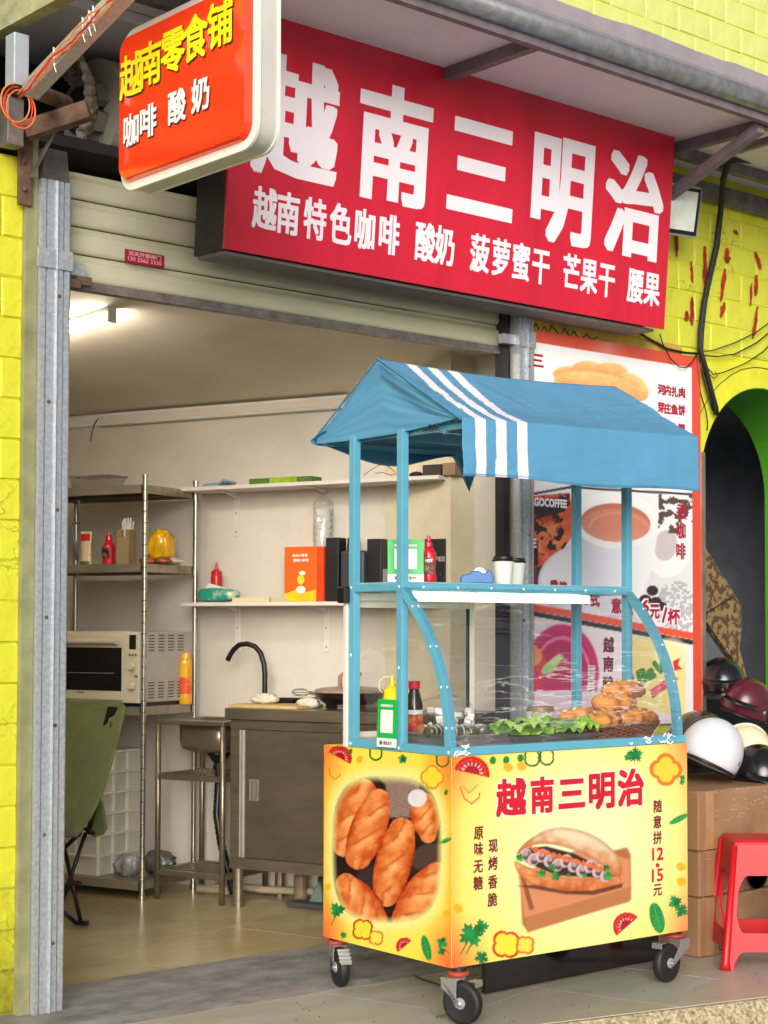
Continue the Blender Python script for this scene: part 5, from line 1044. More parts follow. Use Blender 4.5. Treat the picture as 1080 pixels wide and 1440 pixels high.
for i, (x, y, a, L, lab) in enumerate(loaves):
    z = ZI+.040+(.060 if i in (4,) else 0)+(.100 if i == 6 else 0); f = lf((x, y, z), a-3); t = thing('bread_loaf', lab, 'bread', (0, 0, 0), f, group='bread loaves in the cart')
    def ff(p, i=i, L=L):
        q = Vector(p); s_ = p.x/(L*.62); k = 1+.07*math.cos(s_*9+i*1.3)*(1-s_*s_)+.07*wob(p.x*22+i, 1, i)+.05*wob(p.y*30+p.x*18, 1, p.z*30+i); q.y *= k; q.z *= k; q.y += .012*math.sin(s_*2.2+i); q.z = max(q.z, -.024); return q
    build('crust', MB().ell((0, 0, .022), (L*.62, .056, .042), 40, 26, ff), BR, t, smooth=True)
    for k in range(4):
        xx = (-.36+.24*k)*L*1.1; s_ = xx/(L*.62); rr = math.sqrt(max(.05, 1-s_*s_)); mb = MB()
        mb.grid(lambda u, v, xx=xx, rr=rr: (xx+(u-.5)*.034+(v-.5)*.016, (u-.5)*.062*rr, .022+.0445*rr*math.cos((u-.5)*1.35)*(1+.03*math.cos((v-.5)*3))*(1+.07*math.cos(s_*9+i*1.3)*(1-s_*s_))), 8, 3); build('score_cut', mb, BR2, t, smooth=True)
# plastic bag inside case
t = thing('plastic_bag', 'clear plastic bag of white foam cubes at the back left inside the glass case', 'plastic bag', (0, 0, 0), lf((.34, .43, ZI+.02), VW))
for k in range(26):
    r_ = random.Random(k+50); c = (r_.uniform(-.07, .09), r_.uniform(-.03, .03), r_.uniform(.0, .075)); b_ = MB(); b_.m = Matrix.Translation(c) @ Matrix.Rotation(r_.uniform(0, 3), 4, 'X') @ Matrix.Rotation(r_.uniform(0, 3), 4, 'Z'); b_.box(-.012, .012, -.012, .012, -.009, .009); build('foam_cube', b_, WHITE, t, bevel=.002)
mb = MB(); mb.ell((0, 0, .06), (.11, .05, .075), 24, 14, lambda p: p*(1+.12*wob(p.x*30, 1, p.z*30))); build('bag_skin', mb, glassmat('bag_film', (.95, .95, .95), .12, bump=.9, bscale=8, refl=.8, haze=.02), t, smooth=True)
t = thing('glossy_board', 'black glossy panel standing on its edge on the tiles under the cart', 'panel', (4.2, 4.28, 0))
build('panel', MB().box(4.215, 5.16, 4.275, 4.30, .006, .36), mat('gloss_black', S8(34, 26, 26), .08, var=.3, scale=3, coat=.5), t, bevel=.002)
build('edge_trim', MB().box(4.21, 5.165, 4.270, 4.305, .0, .0058), mat('edge_grey', S8(90, 84, 76), .5), t)
t = thing('fallen_leaf', 'small green leaf lying on the tiles beside the front left wheel', 'leaf', [3.8651,4.1352,0.0020])
q_ = [3.8592,4.1288,0.0040]; build('blade', MB().grid(lambda u, v: (q_[0]+(u-.5)*.05, q_[1]+(v-.5)*.02*math.sin(math.pi*max(.05, min(.95, u))), .003+.006*abs(v-.5)+.004*u), 8, 4), mat('leaf_green', S8(96, 120, 40), .6), t, smooth=True)
t = thing('twig', 'thin dark twig and dust on the tiles under the cart', 'twig', [4.1560,4.5125,0.0030])
build('stem', MB().tube([[4.2448,4.7145,0.0040],[4.2089,4.6083,0.0040],[4.1917,4.5055,0.0040],[4.1661,4.3815,0.0040]], .0035, 6), mat('twig_brown', S8(60, 50, 40), .9), t)

# ------------------------------------------------------------------ shop interior (side wall frame)
def wt(name, label, cat, base, group=None): return thing(name, label, cat, base, FR, group)
LAMP = mat('tube_lamp_lit', S8(255, 250, 235), .4, var=0, emit=44, emitcol=S8(255, 242, 218))
t = thing('ceiling_tube_light', 'lit fluorescent tube light on the shop ceiling at upper left', 'tube light', (3.4, 5.8, 2.46))
TX, TY = [3.4315,5.5312]
build('housing', MB().box(TX-.02, TX+.02, TY, TY+1.2, 2.512, 2.530), WHITE, t, bevel=.003)
build('lamp', MB().tube([(TX, TY+.02, 2.486), (TX, TY+1.18, 2.486)], .015, 12), LAMP, t, smooth=True)
build('end_holder', MB().box(TX-.018, TX+.018, TY-.002, TY+.010, 2.470, 2.53), WHITE, t)
t = wt('wall_batten_light', 'long unlit white light fitting along the top of the side wall', 'light fitting', (-1, -.06, 2.33))
build('housing', MB().box(-1.2577, 0.2304, -.055, -.002, 2.325, 2.385), WHITE, t, bevel=.004)
build('cover', MB().box(-1.2483, 0.2226, -.062, -.056, 2.335, 2.372), mat('frosted_cover', S8(216, 208, 200), .5, var=.03), t)
build('cord', MB().tube([[-1.2745,-0.0300,2.3705],[-1.3028,-0.0300,2.3431],[-1.3219,-0.0300,2.3003],[-1.3315,-0.0300,2.2495]], .0025, 6), CABLE, t)
t = wt('cable_duct', 'white cable duct at the left end of the side wall under the ceiling', 'cable duct', (-1.8, -.02, 2.33))
build('duct', MB().box(-3.0, -1.2671, -.02, -.001, 2.33, 2.385), WHITE, t)
SW = mat('shelf_white', S8(222, 214, 208), .5, var=.04)
def wall_shelf(lab, z, x0, x1, brs):
    t = wt('wall_shelf', lab, 'shelf', (x0, 0, z), group='white wall shelves')
    build('board', MB().box(x0, x1, -.20, -.001, z-.018, z), SW, t, bevel=.002)
    for bx in brs:
        b_ = MB(); b_.box(bx-.016, bx+.016, -.006, -.001, z-.235, z-.019).box(bx-.016, bx+.016, -.16, -.007, z-.024, z-.019)
        b_.prism([(bx-.005, -.007, z-.05), (bx-.005, -.007, z-.025), (bx-.005, -.10, z-.025)], (.01, 0, 0))
        br = build('bracket', b_, SW, t, bevel=.003); s_ = MB()
        for zz in (z-.21, z-.12): s_.ell((bx, -.007, zz), (.004, .002, .004), 8, 5)
        build('screw', s_, mat('screw_dark', S8(60, 56, 54), .5, metal=.5), br)
z1s, z2s = 1.972, 1.416
wall_shelf('upper white wall shelf holding a green box', z1s, -0.6451, .80, [-0.4292, 0.0885, 0.5803])
wall_shelf('lower white wall shelf with orange box and tissue pack', z2s, -0.6180, .80, [-0.4164, 0.0948, 0.5897])
def wbox(name, lab, cat, px0, px1, pyt, v, d, z, m, parts=None, bev=.002, group=None, deg=0):
    pass
def simple_box(name, lab, cat, x0, x1, y0, y1, z0, z1, m, bevel=.002, group=None, extra=None):
    t = wt(name, lab, cat, ((x0+x1)/2, (y0+y1)/2, z0), group); build('carton', MB().box(x0, x1, y0, y1, z0, z1), m, t, bevel=bevel)
    if extra: extra(t, x0, x1, y0, y1, z0, z1)
    return t
def px_x(): pass
X = lambda *a: a
t = simple_box('green_box', 'flat green and lime box lying on the upper wall shelf', 'box', -0.2396, 0.1136, -.17, -.08, z1s+.0005, z1s+.028, mat('dark_green_card', S8(70, 110, 20), .5))
build('lime_front', MB().box(-0.1200, 0.0320, -.172, -.0705, z1s+.001, z1s+.0290), mat('lime_card', S8(170, 190, 30), .5, col2=S8(120, 150, 20), scale=20), t)
t = wt('blue_cloth', 'pale blue glove left on the upper wall shelf', 'glove', [-0.4716,-0.1000,1.9920])
c_ = [-0.4782,-0.1200,1.9876]
def fold(p): p.z = max(p.z, -.006); return p*(1+.3*wob(p.x*40, 1, p.y*40))
build('palm', MB().ell((c_[0], -.12, z1s+.008), (.075, .04, .014), 20, 10, fold), mat('glove_blue', S8(140, 170, 184), .6, bump=.2), t, smooth=True)
for k in range(4): build('finger', MB().tube([(c_[0]+.05, -.12+.02*(k-1.5), z1s+.010), (c_[0]+.075, -.12+.022*(k-1.5), z1s+.030-.004*k), (c_[0]+.10, -.115+.02*(k-1.5), z1s+.022)], .008, 8), mat('glove_blue', S8(140, 170, 184), .6, bump=.2), t, smooth=True)
t = wt('loose_wire', 'thin loose wire loop on the upper wall shelf between the cart posts', 'wire', [0.4672,-0.1000,2.0065])
build('wire', MB().tube([[0.3534,-0.1000,1.9963],[0.3917,-0.1000,2.0204],[0.4298,-0.1000,2.0379],[0.4601,-0.1000,2.0427],[0.4863,-0.1000,2.0314],[0.5123,-0.1000,2.0105],[0.5271,-0.1000,1.9967],[0.4971,-0.1000,1.9918],[0.4522,-0.1000,2.0073],[0.4143,-0.1000,2.0028]], .002, 5), mat('wire_brown', S8(120, 100, 70), .6), t)
DK = mat('dark_card', S8(62, 50, 44), .6, var=.2)
simple_box('dark_carton', 'small dark brown carton on the upper wall shelf under the canopy', 'box', 0.6956, 0.7894, -.16, -.04, z1s+.0005, z1s+.052, DK)
simple_box('brown_carton', 'small light brown carton at the right end of the upper wall shelf', 'box', 0.7966, 0.8608, -.16, -.06, z1s+.0005, z1s+.056, mat('brown_card', S8(150, 120, 90), .7))
t = wt('black_bag', 'crumpled small black bag on the upper wall shelf', 'bag', [0.6459,-0.1200,2.0080])
build('bag', MB().ell((0.6422, -.12, z1s+.012), (.03, .03, .016), 14, 8, fold), BLACK, t, smooth=True)
# lower shelf
t = wt('tissue_pack', 'teal packet of tissues with a white tissue sticking out on the lower wall shelf', 'tissue pack', [-0.4419,-0.1400,1.4396])
xa, xb = -0.5474, -0.3289
def pack(p):
    p = Vector((math.copysign(abs(p.x)**.5, p.x), math.copysign(abs(p.y)**.6, p.y), math.copysign(abs(p.z)**.6, p.z))); return p
mb = MB(); mb.ell((0, 0, 0), (1, 1, 1), 24, 14, pack); mb.v = [((xa+xb)/2+p[0]*(xb-xa)/2, -.13+p[1]*.05, z2s+.036+p[2]*.035*(1-.25*max(0, p[0]))) for p in mb.v]
build('pack', mb, mat('teal_pack', S8(34, 150, 128), .3, col2=S8(180, 200, 170), scale=14, thr=(.58, .66), coat=.4), t, smooth=True)
build('tissue', MB().hexa([(xa+.03, -.14, z2s+.065), (xb-.05, -.14, z2s+.065), (xb-.05, -.12, z2s+.065), (xa+.03, -.12, z2s+.065)], [(xa+.05, -.132, z2s+.093), (xa+.07, -.132, z2s+.088), (xa+.07, -.128, z2s+.088), (xa+.05, -.128, z2s+.093)]), WHITE, t)
squeeze('small red squeeze bottle standing behind the tissue pack on the lower wall shelf', (-0.5078, -.055, z2s+.0005), mat('red_plastic', S8(190, 18, 30), .35, coat=.3), .86, FR, -60)
t = simple_box('cream_box', 'long flat cream box lying on the lower wall shelf', 'box', -0.3333, -0.1206, -.17, -.08, z2s+.0005, z2s+.022, mat('cream_card', S8(214, 206, 160), .6, var=.06))
simple_box('cream_box', 'short flat cream box next to the orange box on the lower shelf', 'box', -0.1125, -0.0243, -.165, -.09, z2s+.0005, z2s+.020, mat('cream_card2', S8(196, 188, 150), .6, var=.06))
xa, xb = -0.0416, 0.1360; zt_ = 1.6733
t = simple_box('orange_box', 'upright orange snack box with a yellow base and a small chick drawing', 'box', xa, xb, -.16, -.10, z2s+.0005, zt_, mat('orange_card', S8(232, 100, 24), .45, var=.04))
OX = (xa+xb)/2; Hb = zt_-z2s
build('yellow_base', MB().prism([(xa+.001, -.1615, z2s+.001), (xb-.001, -.1615, z2s+.001), (xb-.001, -.1615, z2s+Hb*.22), (OX+.02, -.1615, z2s+Hb*.17), (OX-.01, -.1615, z2s+Hb*.24), (xa+.01, -.1615, z2s+Hb*.15), (xa+.001, -.1615, z2s+Hb*.17)], (0, .001, 0)), mat('yellow_card', S8(240, 196, 30), .45), t)
mb = MB(); mb.lathe([(.001, 0), (1, 0), (1, .3), (.001, .3)], n=20)
def disc(cx, cz, rx, rz, y, col_, nm, par): 
    b_ = MB(); b_.v = [(cx+a*rx, y-c*.003, cz+b*rz) for a, b, c in mb.v]; b_.f = mb.f; build(nm, b_, col_, par)
disc(OX+.005, z2s+Hb*.40, .020, .022, -.1622, mat('chick_yellow', S8(244, 214, 50), .5), 'chick_print', t); disc(OX+.005, z2s+Hb*.22, .026, .018, -.1622, WHITE, 'chick_print', t); disc(OX+.012, z2s+Hb*.52, .018, .010, -.1622, WHITE, 'chick_print', t)
lettering('box_text', [('每天小零食', 0, .01, .085, .013), ('香脆小麻花', .004, -.012, .085, .012)], ((OX, -.161, z2s+Hb*.80), (1, 0, 0), (0, 0, 1), (0, -1, 0)), .0006, WPR, t)
build('red_side', MB().box(xb-.0005, xb+.040, -.159, -.101, z2s+.001, zt_-.002), mat('orange_red_card', S8(216, 70, 20), .45), t)
t = wt('cup_stack', 'tall stack of white paper cups wrapped in clear plastic behind the orange box', 'cup stack', [0.1185,-0.0700,1.6741])
cx_ = 0.1082; zc = 1.8818
mb = MB(); z = z2s+.001
for k in range(14): mb.lathe([(.032, z), (.041, z+.026), (.043, z+.0265), (.043, z+.029), (.033, z+.029)], (cx_, -.06, 0), 20); z += (zc-z2s-.03)/14
build('cups', mb, CUP, t)
mb = MB(); mb.lathe([(.047, z2s+.001), (.047, zc), (.03, zc+.02), (.012, zc+.035), (.03, zc+.055), (.001, zc+.056)], (cx_, -.06, 0), 24); build('wrap', mb, glassmat('bag_film', (.95, .95, .95)), t, smooth=True)
bk = ((458, 476, 757, -.15, 'black', 'narrow upright black box right of the orange box'), (478, 512, 775, -.16, 'charcoal', 'charcoal grey pouch in the middle of the lower shelf'), (516, 536, 758, -.13, 'black', 'tall black box behind the cart rear post'), (488, 496, 757, -.10, 'black', 'slim black box standing behind the charcoal pouch'), (538, 556, 800, -.17, 'grey', 'small grey card leaning at the lower shelf by the cart post'))
BXX = [[0.1800,0.2495,1.7119,-0.1500],[0.2634,0.3927,1.6498,-0.1600],[0.3899,0.4651,1.7022,-0.1300],[0.2648,0.2956,1.7110,-0.1000],[0.4960,0.5626,1.5621,-0.1700]]
for (xa, xb, zz, v), b_ in zip(BXX, bk):
    simple_box(('black_box', 'charcoal_pouch', 'black_box', 'black_box', 'grey_card')[bk.index(b_)], b_[5], 'box', xa, xb, v, v+.07 if b_[4] != 'grey' else v+.01, z2s+.0005, zz, mat(b_[4]+'_card', {'black': S8(26, 26, 28), 'charcoal': S8(56, 58, 62), 'grey': S8(130, 134, 136)}[b_[4]], .45, var=.1), bevel=.003 if b_[4] != 'charcoal' else .012)
xa, xb, zt_ = 0.6955, .80, 1.6934
t = simple_box('coffee_box', 'large black coffee box at the right end of the lower shelf by the pillar', 'box', xa, xb, -.14, -.04, z2s+.0005, zt_, mat('black_card', S8(26, 26, 28), .45, var=.1))
q_ = [0.7756,-0.1400,1.6032]
lettering('box_text', [('COFFEE', q_[0]-.035, q_[2], .12, .020)], ((0, -.1405, 0), (1, 0, 0), (0, 0, 1), (0, -1, 0)), .0004, mat('pale_print', S8(190, 186, 180), .5), t)
disc(0.7748, 1.5368, .045, .035, -.1405, mat('cup_print', S8(176, 160, 140), .5), 'cup_print', t)
# faucet, counter
CNT = mat('counter_steel', S8(150, 140, 122), .32, metal=.75, var=.18, scale=3, stretch=(1, 1, 5))
t = wt('steel_counter', 'stainless steel kitchen counter cabinet along the side wall', 'counter', (-.15, -.44, 0))
xa = -.175; zt_ = .93
build('worktop', MB().box(xa, 1.0, -.445, -.02, zt_-.05, zt_), CNT, t, bevel=.003)
build('side_panel', MB().box(xa+.03, xa+.05, -.42, -.04, .20, zt_-.052), CNT, t)
build('front_frame', MB().box(xa+.02, 1.0, -.425, -.405, zt_-.095, zt_-.052).box(xa+.02, 1.0, -.43, -.405, .205, .255).box(xa+.02, xa+.075, -.425, -.405, .256, zt_-.096), CNT, t, bevel=.002)
build('door', MB().box(xa+.083, .52, -.424, -.41, .258, zt_-.098), mat('door_steel', S8(132, 122, 104), .34, metal=.7, var=.2, scale=2, stretch=(1, 1, 4)), t, bevel=.002)
build('door_trim', MB().box(xa+.076, xa+.082, -.432, -.41, .258, zt_-.098).box(xa+.090, xa+.100, -.430, -.4245, .258, zt_-.098), mat('pale_trim', S8(206, 200, 190), .4, metal=.4), t)
hx, hz = -0.0231, 0.5633
b_ = MB(); b_.box(hx-.024, hx+.024, -.430, -.4245, hz-.048, hz-.040).box(hx-.024, hx+.024, -.430, -.4245, hz+.040, hz+.048).box(hx-.024, hx-.017, -.430, -.4245, hz-.0395, hz+.0395).box(hx+.017, hx+.024, -.430, -.4245, hz-.0395, hz+.0395).box(hx-.008, hx+.008, -.428, -.4245, hz-.038, hz+.038)
build('recessed_handle', b_, mat('handle_steel', S8(190, 186, 176), .3, metal=.7), t)
for x, y in ((xa+.05, -.40), (xa+.05, -.06), (.95, -.40), (.95, -.06), (.34, -.06)):
    l_ = build('leg', MB().lathe([(.027, .03), (.027, .06), (.024, .062), (.024, .204)], (x, y, 0), 18), CNT, t, smooth=False)
t = wt('faucet', 'black gooseneck kitchen tap rising behind the counter', 'tap', (-.0, -.2, .9))
F_ = [[-0.1495,-0.1600,0.9106],[-0.1491,-0.1600,0.9605],[-0.1482,-0.1600,1.0772],[-0.1539,-0.1600,1.1272],[-0.1737,-0.1600,1.1773],[-0.2060,-0.1600,1.2075],[-0.2508,-0.1600,1.2193],[-0.2960,-0.1600,1.2143],[-0.3291,-0.1600,1.1908],[-0.3500,-0.1600,1.1637],[-0.3626,-0.1600,1.1400]]
build('spout', MB().tube(F_, .0125, 14), mat('matt_black', S8(22, 22, 24), .4), t, smooth=True)
t = wt('cutting_board', 'pale wooden cutting board lying on the steel counter', 'cutting board', (0, -.3, .93))
build('board', MB().box(-0.1802, 0.1970, -.41, -.19, .9305, .946), mat('bamboo', S8(206, 176, 120), .55, var=.12, scale=12, stretch=(1, 8, 1)), t, bevel=.003)
def crumple(p): return p*(1+.30*wob(p.x*28, 1, p.y*28)+.18*wob(p.z*60, 1, p.x*30))
for px, lab, r in ((374, 'crumpled white cloth on the cutting board under the tap', .055), (436, 'crumpled white cloth in front of the frying pan', .046)):
    c_ = [-0.0555,-0.3000,0.9580] if px == 374 else [0.1726,-0.2800,0.9541]
    t = wt('cloth', lab, 'cloth', tuple(c_), group='crumpled cloths on the counter'); mb = MB()
    mb.ell((c_[0], c_[1], (.946 if px == 374 else .931)+.022), (r*1.25, r*.8, .026), 32, 20, lambda p: Vector((crumple(p).x, crumple(p).y, max(crumple(p).z, -.02)))); build('cloth', mb, mat('white_cloth', S8(222, 212, 196), .85, bump=.3), t, smooth=True)
t = wt('frying_pan', 'black electric frying pan with a pinkish lid on the counter', 'pan', [0.3399,-0.2500,0.9712])
cx_ = 0.3478; zz = .931
build('pan_body', MB().lathe([(.001, zz+.022), (.11, zz+.022), (.15, zz+.05), (.158, zz+.072), (.150, zz+.074)], (cx_, -.21, 0), 36), BLACK, t, smooth=False)
build('lid', MB().lathe([(.157, zz+.0745), (.157, zz+.086), (.13, zz+.094), (.05, zz+.101), (.001, zz+.102)], (cx_, -.21, 0), 36), mat('lid_pink', S8(168, 138, 122), .4, var=.08), t, smooth=False)
build('lid_handle', MB().tube([(cx_-.05, -.21, zz+.10), (cx_-.05, -.21, zz+.145), (cx_-.035, -.21, zz+.157), (cx_+.06, -.21, zz+.157)], .010, 8), mat('lid_pink', S8(168, 138, 122), .4, var=.08), t, smooth=True)
build('feet', MB().box(cx_-.10, cx_-.07, -.25, -.20, zz, zz+.022).box(cx_+.05, cx_+.08, -.25, -.20, zz, zz+.022), BLACK, t)
t = wt('whisk', 'wire whisk with steel handle lying beside the frying pan', 'whisk', [0.0979,-0.2000,0.9984])
for k in range(4): build('wire_loop', MB().tube([(0.0979-.02+.05*math.cos(a)*(.9), -.2+.018*math.sin(a)*math.cos(k*.8), 0.9984+.018*math.sin(a)*math.sin(k*.8)) for a in np.linspace(.4, 5.9, 14)], .0015, 5), STEEL, t)
build('handle', MB().tube([(0.0979+.03, -.2, 0.9984), (0.1832, -.2, 0.9896)], .008, 10), STEEL, t)
t = wt('dark_pan', 'small dark pan behind the cloths on the counter', 'pan', [-0.0137,-0.1500,0.9686])
cx_ = -0.0536
build('pan', MB().lathe([(.001, .931), (.085, .931), (.10, .965), (.096, .965), (.08, .94), (.001, .94)], (cx_, -.12, 0), 28), BLACK, t); build('handle', MB().bar((cx_+.08, -.12, .96), (cx_+.2, -.10, .975), .018, .010), BLACK, t)
t = wt('gas_hose_clutter', 'pile of white plastic bags and pipes on the floor under the counter', 'pipes', [-0.0762,0.0551,0.0300])
build('pipe', MB().tube([(-.45, -.12, .07), (-.2, -.10, .06), (.05, -.08, .07), (.3, -.06, .06)], .018, 10), mat('pale_pipe', S8(190, 176, 150), .5, var=.1), t, smooth=True)
build('pipe', MB().tube([(-.5, -.2, .055), (-.38, -.17, .055), (-.25, -.2, .05)], .022, 10), mat('pale_pipe', S8(190, 176, 150), .5, var=.1), t, smooth=True)
for k in range(3): build('gas_jar', MB().lathe([(.001, .031), (.03, .031), (.034, .05), (.034, .14), (.02, .16), (.001, .16)], (.02+.13*k, -.10, 0), 16), mat('jar_%d' % k, (S8(150, 130, 104), S8(96, 84, 70), S8(170, 160, 150))[k], .4, var=.2), t)
t = wt('dust_pan', 'small grey dustpan with a green handle on the floor by the counter', 'dustpan', [0.1562,-0.2136,0.0300])
q_ = [0.1627,-0.2537,0.0300]
build('pan', MB().box(q_[0]-.09, q_[0]+.12, q_[1]-.05, q_[1]+.04, .0315, .055), mat('dustpan_grey', S8(70, 70, 72), .5), t, bevel=.004)
build('handle', MB().prism([(q_[0]+.0, q_[1], .056), (q_[0]+.07, q_[1], .056), (q_[0]+.06, q_[1], .13), (q_[0]+.045, q_[1], .15), (q_[0]+.02, q_[1], .09)], (0, .02, 0)), mat('green_grey', S8(110, 134, 122), .5), t, bevel=.003)
# sink stand
t = wt('sink_stand', 'stainless steel sink on an open tube stand left of the counter', 'sink', (-.4, -.25, 0))
sx0, sx1, sy0, sy1, sz = -.585, -.19, -.43, -.06, .865
for x in (sx0+.012, sx1-.012):
    for y in (sy0+.012, sy1-.012): build('leg', MB().tube([(x, y, .0315), (x, y, sz-.02)], .0135, 12), CNT, t, smooth=True)
b_ = MB(); cx_, cy_ = -.37, -.245
outer = [(sx0, sy0), (sx1, sy0), (sx1, sy1), (sx0, sy1)]
for a, b, c, d in ((sx0, sx1, sy0, sy0+.05), (sx0, sx1, sy1-.05, sy1), (sx0, sx0+.05, sy0+.052, sy1-.052), (sx1-.05, sx1, sy0+.052, sy1-.052)): b_.box(a, b, c, d, sz-.022, sz)
build('rim', b_, CNT, t, bevel=.004)
mb = MB(); n_ = 28
R = []
for r_, z_ in ((1.0, sz-.003), (1.0, sz-.10), (.93, sz-.135), (.7, sz-.150), (.001, sz-.152)):
    R.append([(cx_+.145*r_*math.copysign(abs(math.cos(a))**.5, math.cos(a)), cy_+.135*r_*math.copysign(abs(math.sin(a))**.5, math.sin(a)), z_) for a in [2*math.pi*k/n_ for k in range(n_)]])
mb.rings(R, cap=False); build('basin', mb, CNT, t, smooth=True, solid=.002)
build('drain', MB().lathe([(.055, sz-.153), (.055, sz-.165), (.03, sz-.20), (.022, sz-.205), (.022, sz-.215), (.028, sz-.216), (.028, sz-.235), (.018, sz-.236), (.018, sz-.33), (.001, sz-.33)], (cx_+.02, cy_, 0), 20), BLACK, t, smooth=False)
pts = [(cx_+.02, cy_, sz-.30), (cx_+.025, cy_-.02, .42), (cx_+.06, cy_-.03, .28), (cx_+.10, cy_-.02, .14), (cx_+.11, cy_, .05)]
hp = []
for a, b in zip(pts[:-1], pts[1:]):
    for k in range(12): hp.append(Vector(a).lerp(Vector(b), k/12))
build('drain_hose', MB().tube(hp, [.017+.003*(k % 2) for k in range(len(hp))], 12), BLACK, t, smooth=True)
for z_, nm in ((.60, 'tier'), (.155, 'tier')):
    b_ = MB(); b_.bar((sx0+.012, sy0+.012, z_), (sx1-.012, sy0+.012, z_), .022, .026).bar((sx0+.012, sy1-.012, z_), (sx1-.012, sy1-.012, z_), .022, .026).bar((sx0+.012, sy0+.025, z_), (sx0+.012, sy1-.025, z_), .022, .026).bar((sx1-.012, sy0+.025, z_), (sx1-.012, sy1-.025, z_), .022, .026)
    if z_ < .3:
        for k in range(5): b_.bar((sx0+.025, sy0+.06+.06*k, z_), (sx1-.025, sy0+.06+.06*k, z_), .016, .010)
    build(nm, b_, CNT, t)
# metal rack
t = wt('steel_rack', 'four tier stainless steel rack with perforated posts at the left of the shop', 'rack', (-.97, -.29, 0))
CHR = mat('chrome_post', S8(196, 194, 184), .18, metal=.9, var=.06)
rx0, rx1, ry0, ry1 = -1.36, -.603, -.494, -.10
for x in (rx0, rx1):
    for y in (ry0, ry1):
        pz = build('rack_post', MB().lathe([(.016, .031), (.016, .055), (.0125, .057), (.0125, 1.995), (.0145, 1.996), (.0145, 2.012), (.001, 2.013)], (x, y, 0), 16), CHR, t, smooth=False); smooth_by_angle(pz, 40)
        b_ = MB()
        for k in range(36):
            z = .12+k*.052
            if (x, y) == (rx1, ry0): b_.lathe([(.0128, z), (.0128, z+.003)], (x, y, 0), 12)
        if b_.v: build('post_groove', b_, BLACK, pz)
RS = mat('rack_shelf_steel', S8(170, 160, 142), .35, metal=.65, var=.15, scale=4, stretch=(1, 6, 1))
SHZ = (1.965, 1.595, .925, .115)
for z in SHZ:
    b_ = MB(); b_.box(rx0+.014, rx1-.014, ry0-.010, ry1+.010, z-.006, z).box(rx0+.014, rx1-.014, ry0-.012, ry0-.0105, z-.040, z).box(rx0+.014, rx1-.014, ry1+.0105, ry1+.012, z-.040, z).box(rx1-.0135, rx1-.0115, ry0+.014, ry1-.014, z-.040, z).box(rx0+.0115, rx0+.0135, ry0+.014, ry1-.014, z-.040, z)
    s_ = build('rack_shelf', b_, RS, t)
    c_ = MB()
    for y in (ry0+.1, ry1-.1): c_.box(rx0+.02, rx1-.02, y-.012, y+.012, z-.03, z-.0065)
    build('stiffener', c_, mat('stiffener_dark', S8(110, 104, 98), .5, metal=.4), s_)
# things on the rack
t = wt('plastic_case', 'clear lidded plastic container on the top of the rack', 'container', [-1.0579,-0.3000,2.0361])
xa, xb = -1.1806, -0.9239
build('lid', MB().box(xa, xb, -.38, -.22, 2.03, 2.038), mat('lid_lilac', S8(150, 144, 160), .2, var=.1), t, bevel=.003)
build('tub', MB().hexa([(xa+.02, -.36, SHZ[0]+.0005), (xb-.03, -.36, SHZ[0]+.0005), (xb-.03, -.24, SHZ[0]+.0005), (xa+.02, -.24, SHZ[0]+.0005)], [(xa+.008, -.372, 2.0295), (xb-.008, -.372, 2.0295), (xb-.008, -.228, 2.0295), (xa+.008, -.228, 2.0295)]), glassmat('tub_clear', (.9, .9, .9), .1, refl=1.2, haze=.12), t)
def pouch(lab, cx, v, z0, w_, h_, m, name='snack_pouch', cat='pouch', parts=()):
    t = wt(name, lab, cat, (cx, v, z0)); mb = MB()
    def g(u, v_, s):
        x = (u-.5)*w_*(1-.10*math.sin(math.pi*v_)); y = s*.022*math.sin(math.pi*u)**.6*(1-v_)**.4*(1 if v_ < .97 else 0)
        return (cx+x, v+y, z0+h_*v_)
    mb.grid(lambda u, v_: g(u, v_, -1), 14, 16); mb.grid(lambda u, v_: g(1-u, v_, 1), 14, 16)
    build('pouch', mb, m, t, smooth=True)
    for nm, col_, x0, x1, za, zb in parts: build(nm, MB().grid(lambda u, v_: (cx+(x0+(x1-x0)*u)*w_, v-.0225*math.sin(math.pi*(x0+.5+(x1-x0)*u))**.6*(1-(za+(zb-za)*v_))**.4-.0015, z0+h_*(za+(zb-za)*v_)), 8, 6), col_, t, smooth=True)
    return t
CRP = mat('pouch_cream', S8(214, 196, 160), .35, col2=S8(206, 130, 60), scale=12, thr=(.52, .6), coat=.4)
pouch('mayonnaise pouch with red top and green foot on the second rack tier', -1.0374, -.40, SHZ[1]+.0005, .070, .165, CRP, 'sauce_pouch', 'sauce pouch', (('red_band', REDB, -.42, .42, .72, .92), ('green_band', mat('green_band', S8(60, 130, 50), .4), -.44, .44, .02, .12)))
t = wt('white_frame', 'grey plastic hook shaped stand behind the sauce pouch on the rack', 'stand', [-1.1566,-0.3500,1.7045])
build('hook', MB().tube([[-1.1300,-0.3600,1.6265],[-1.1434,-0.3600,1.7037],[-1.1613,-0.3600,1.7918],[-1.1477,-0.3600,1.8088],[-1.1205,-0.3600,1.8078]], .008, 8), mat('grey_plastic', S8(110, 112, 124), .4), t, smooth=True)
t, f = bottle('sauce_bottle', 'red ketchup bottle with dark label on the second rack tier', (-0.9124, -.38, SHZ[1]+.0005), -60, [(.001, 0), (.032, .001), (.034, .01), (.030, .04), (.034, .08), (.028, .10), (.016, .115), (.014, .118)], REDB, [(.015, .118), (.017, .120), (.015, .140), (.008, .146), (.007, .158), (.001, .159)], REDB, FR)
build('label', MB().box(-.02, .02, -.0345, -.0325, .03, .085), LBL, t)
t = wt('straw_cup', 'tall tan cardboard holder full of white straws on the rack', 'straw holder', [-0.8194,-0.3600,1.6249])
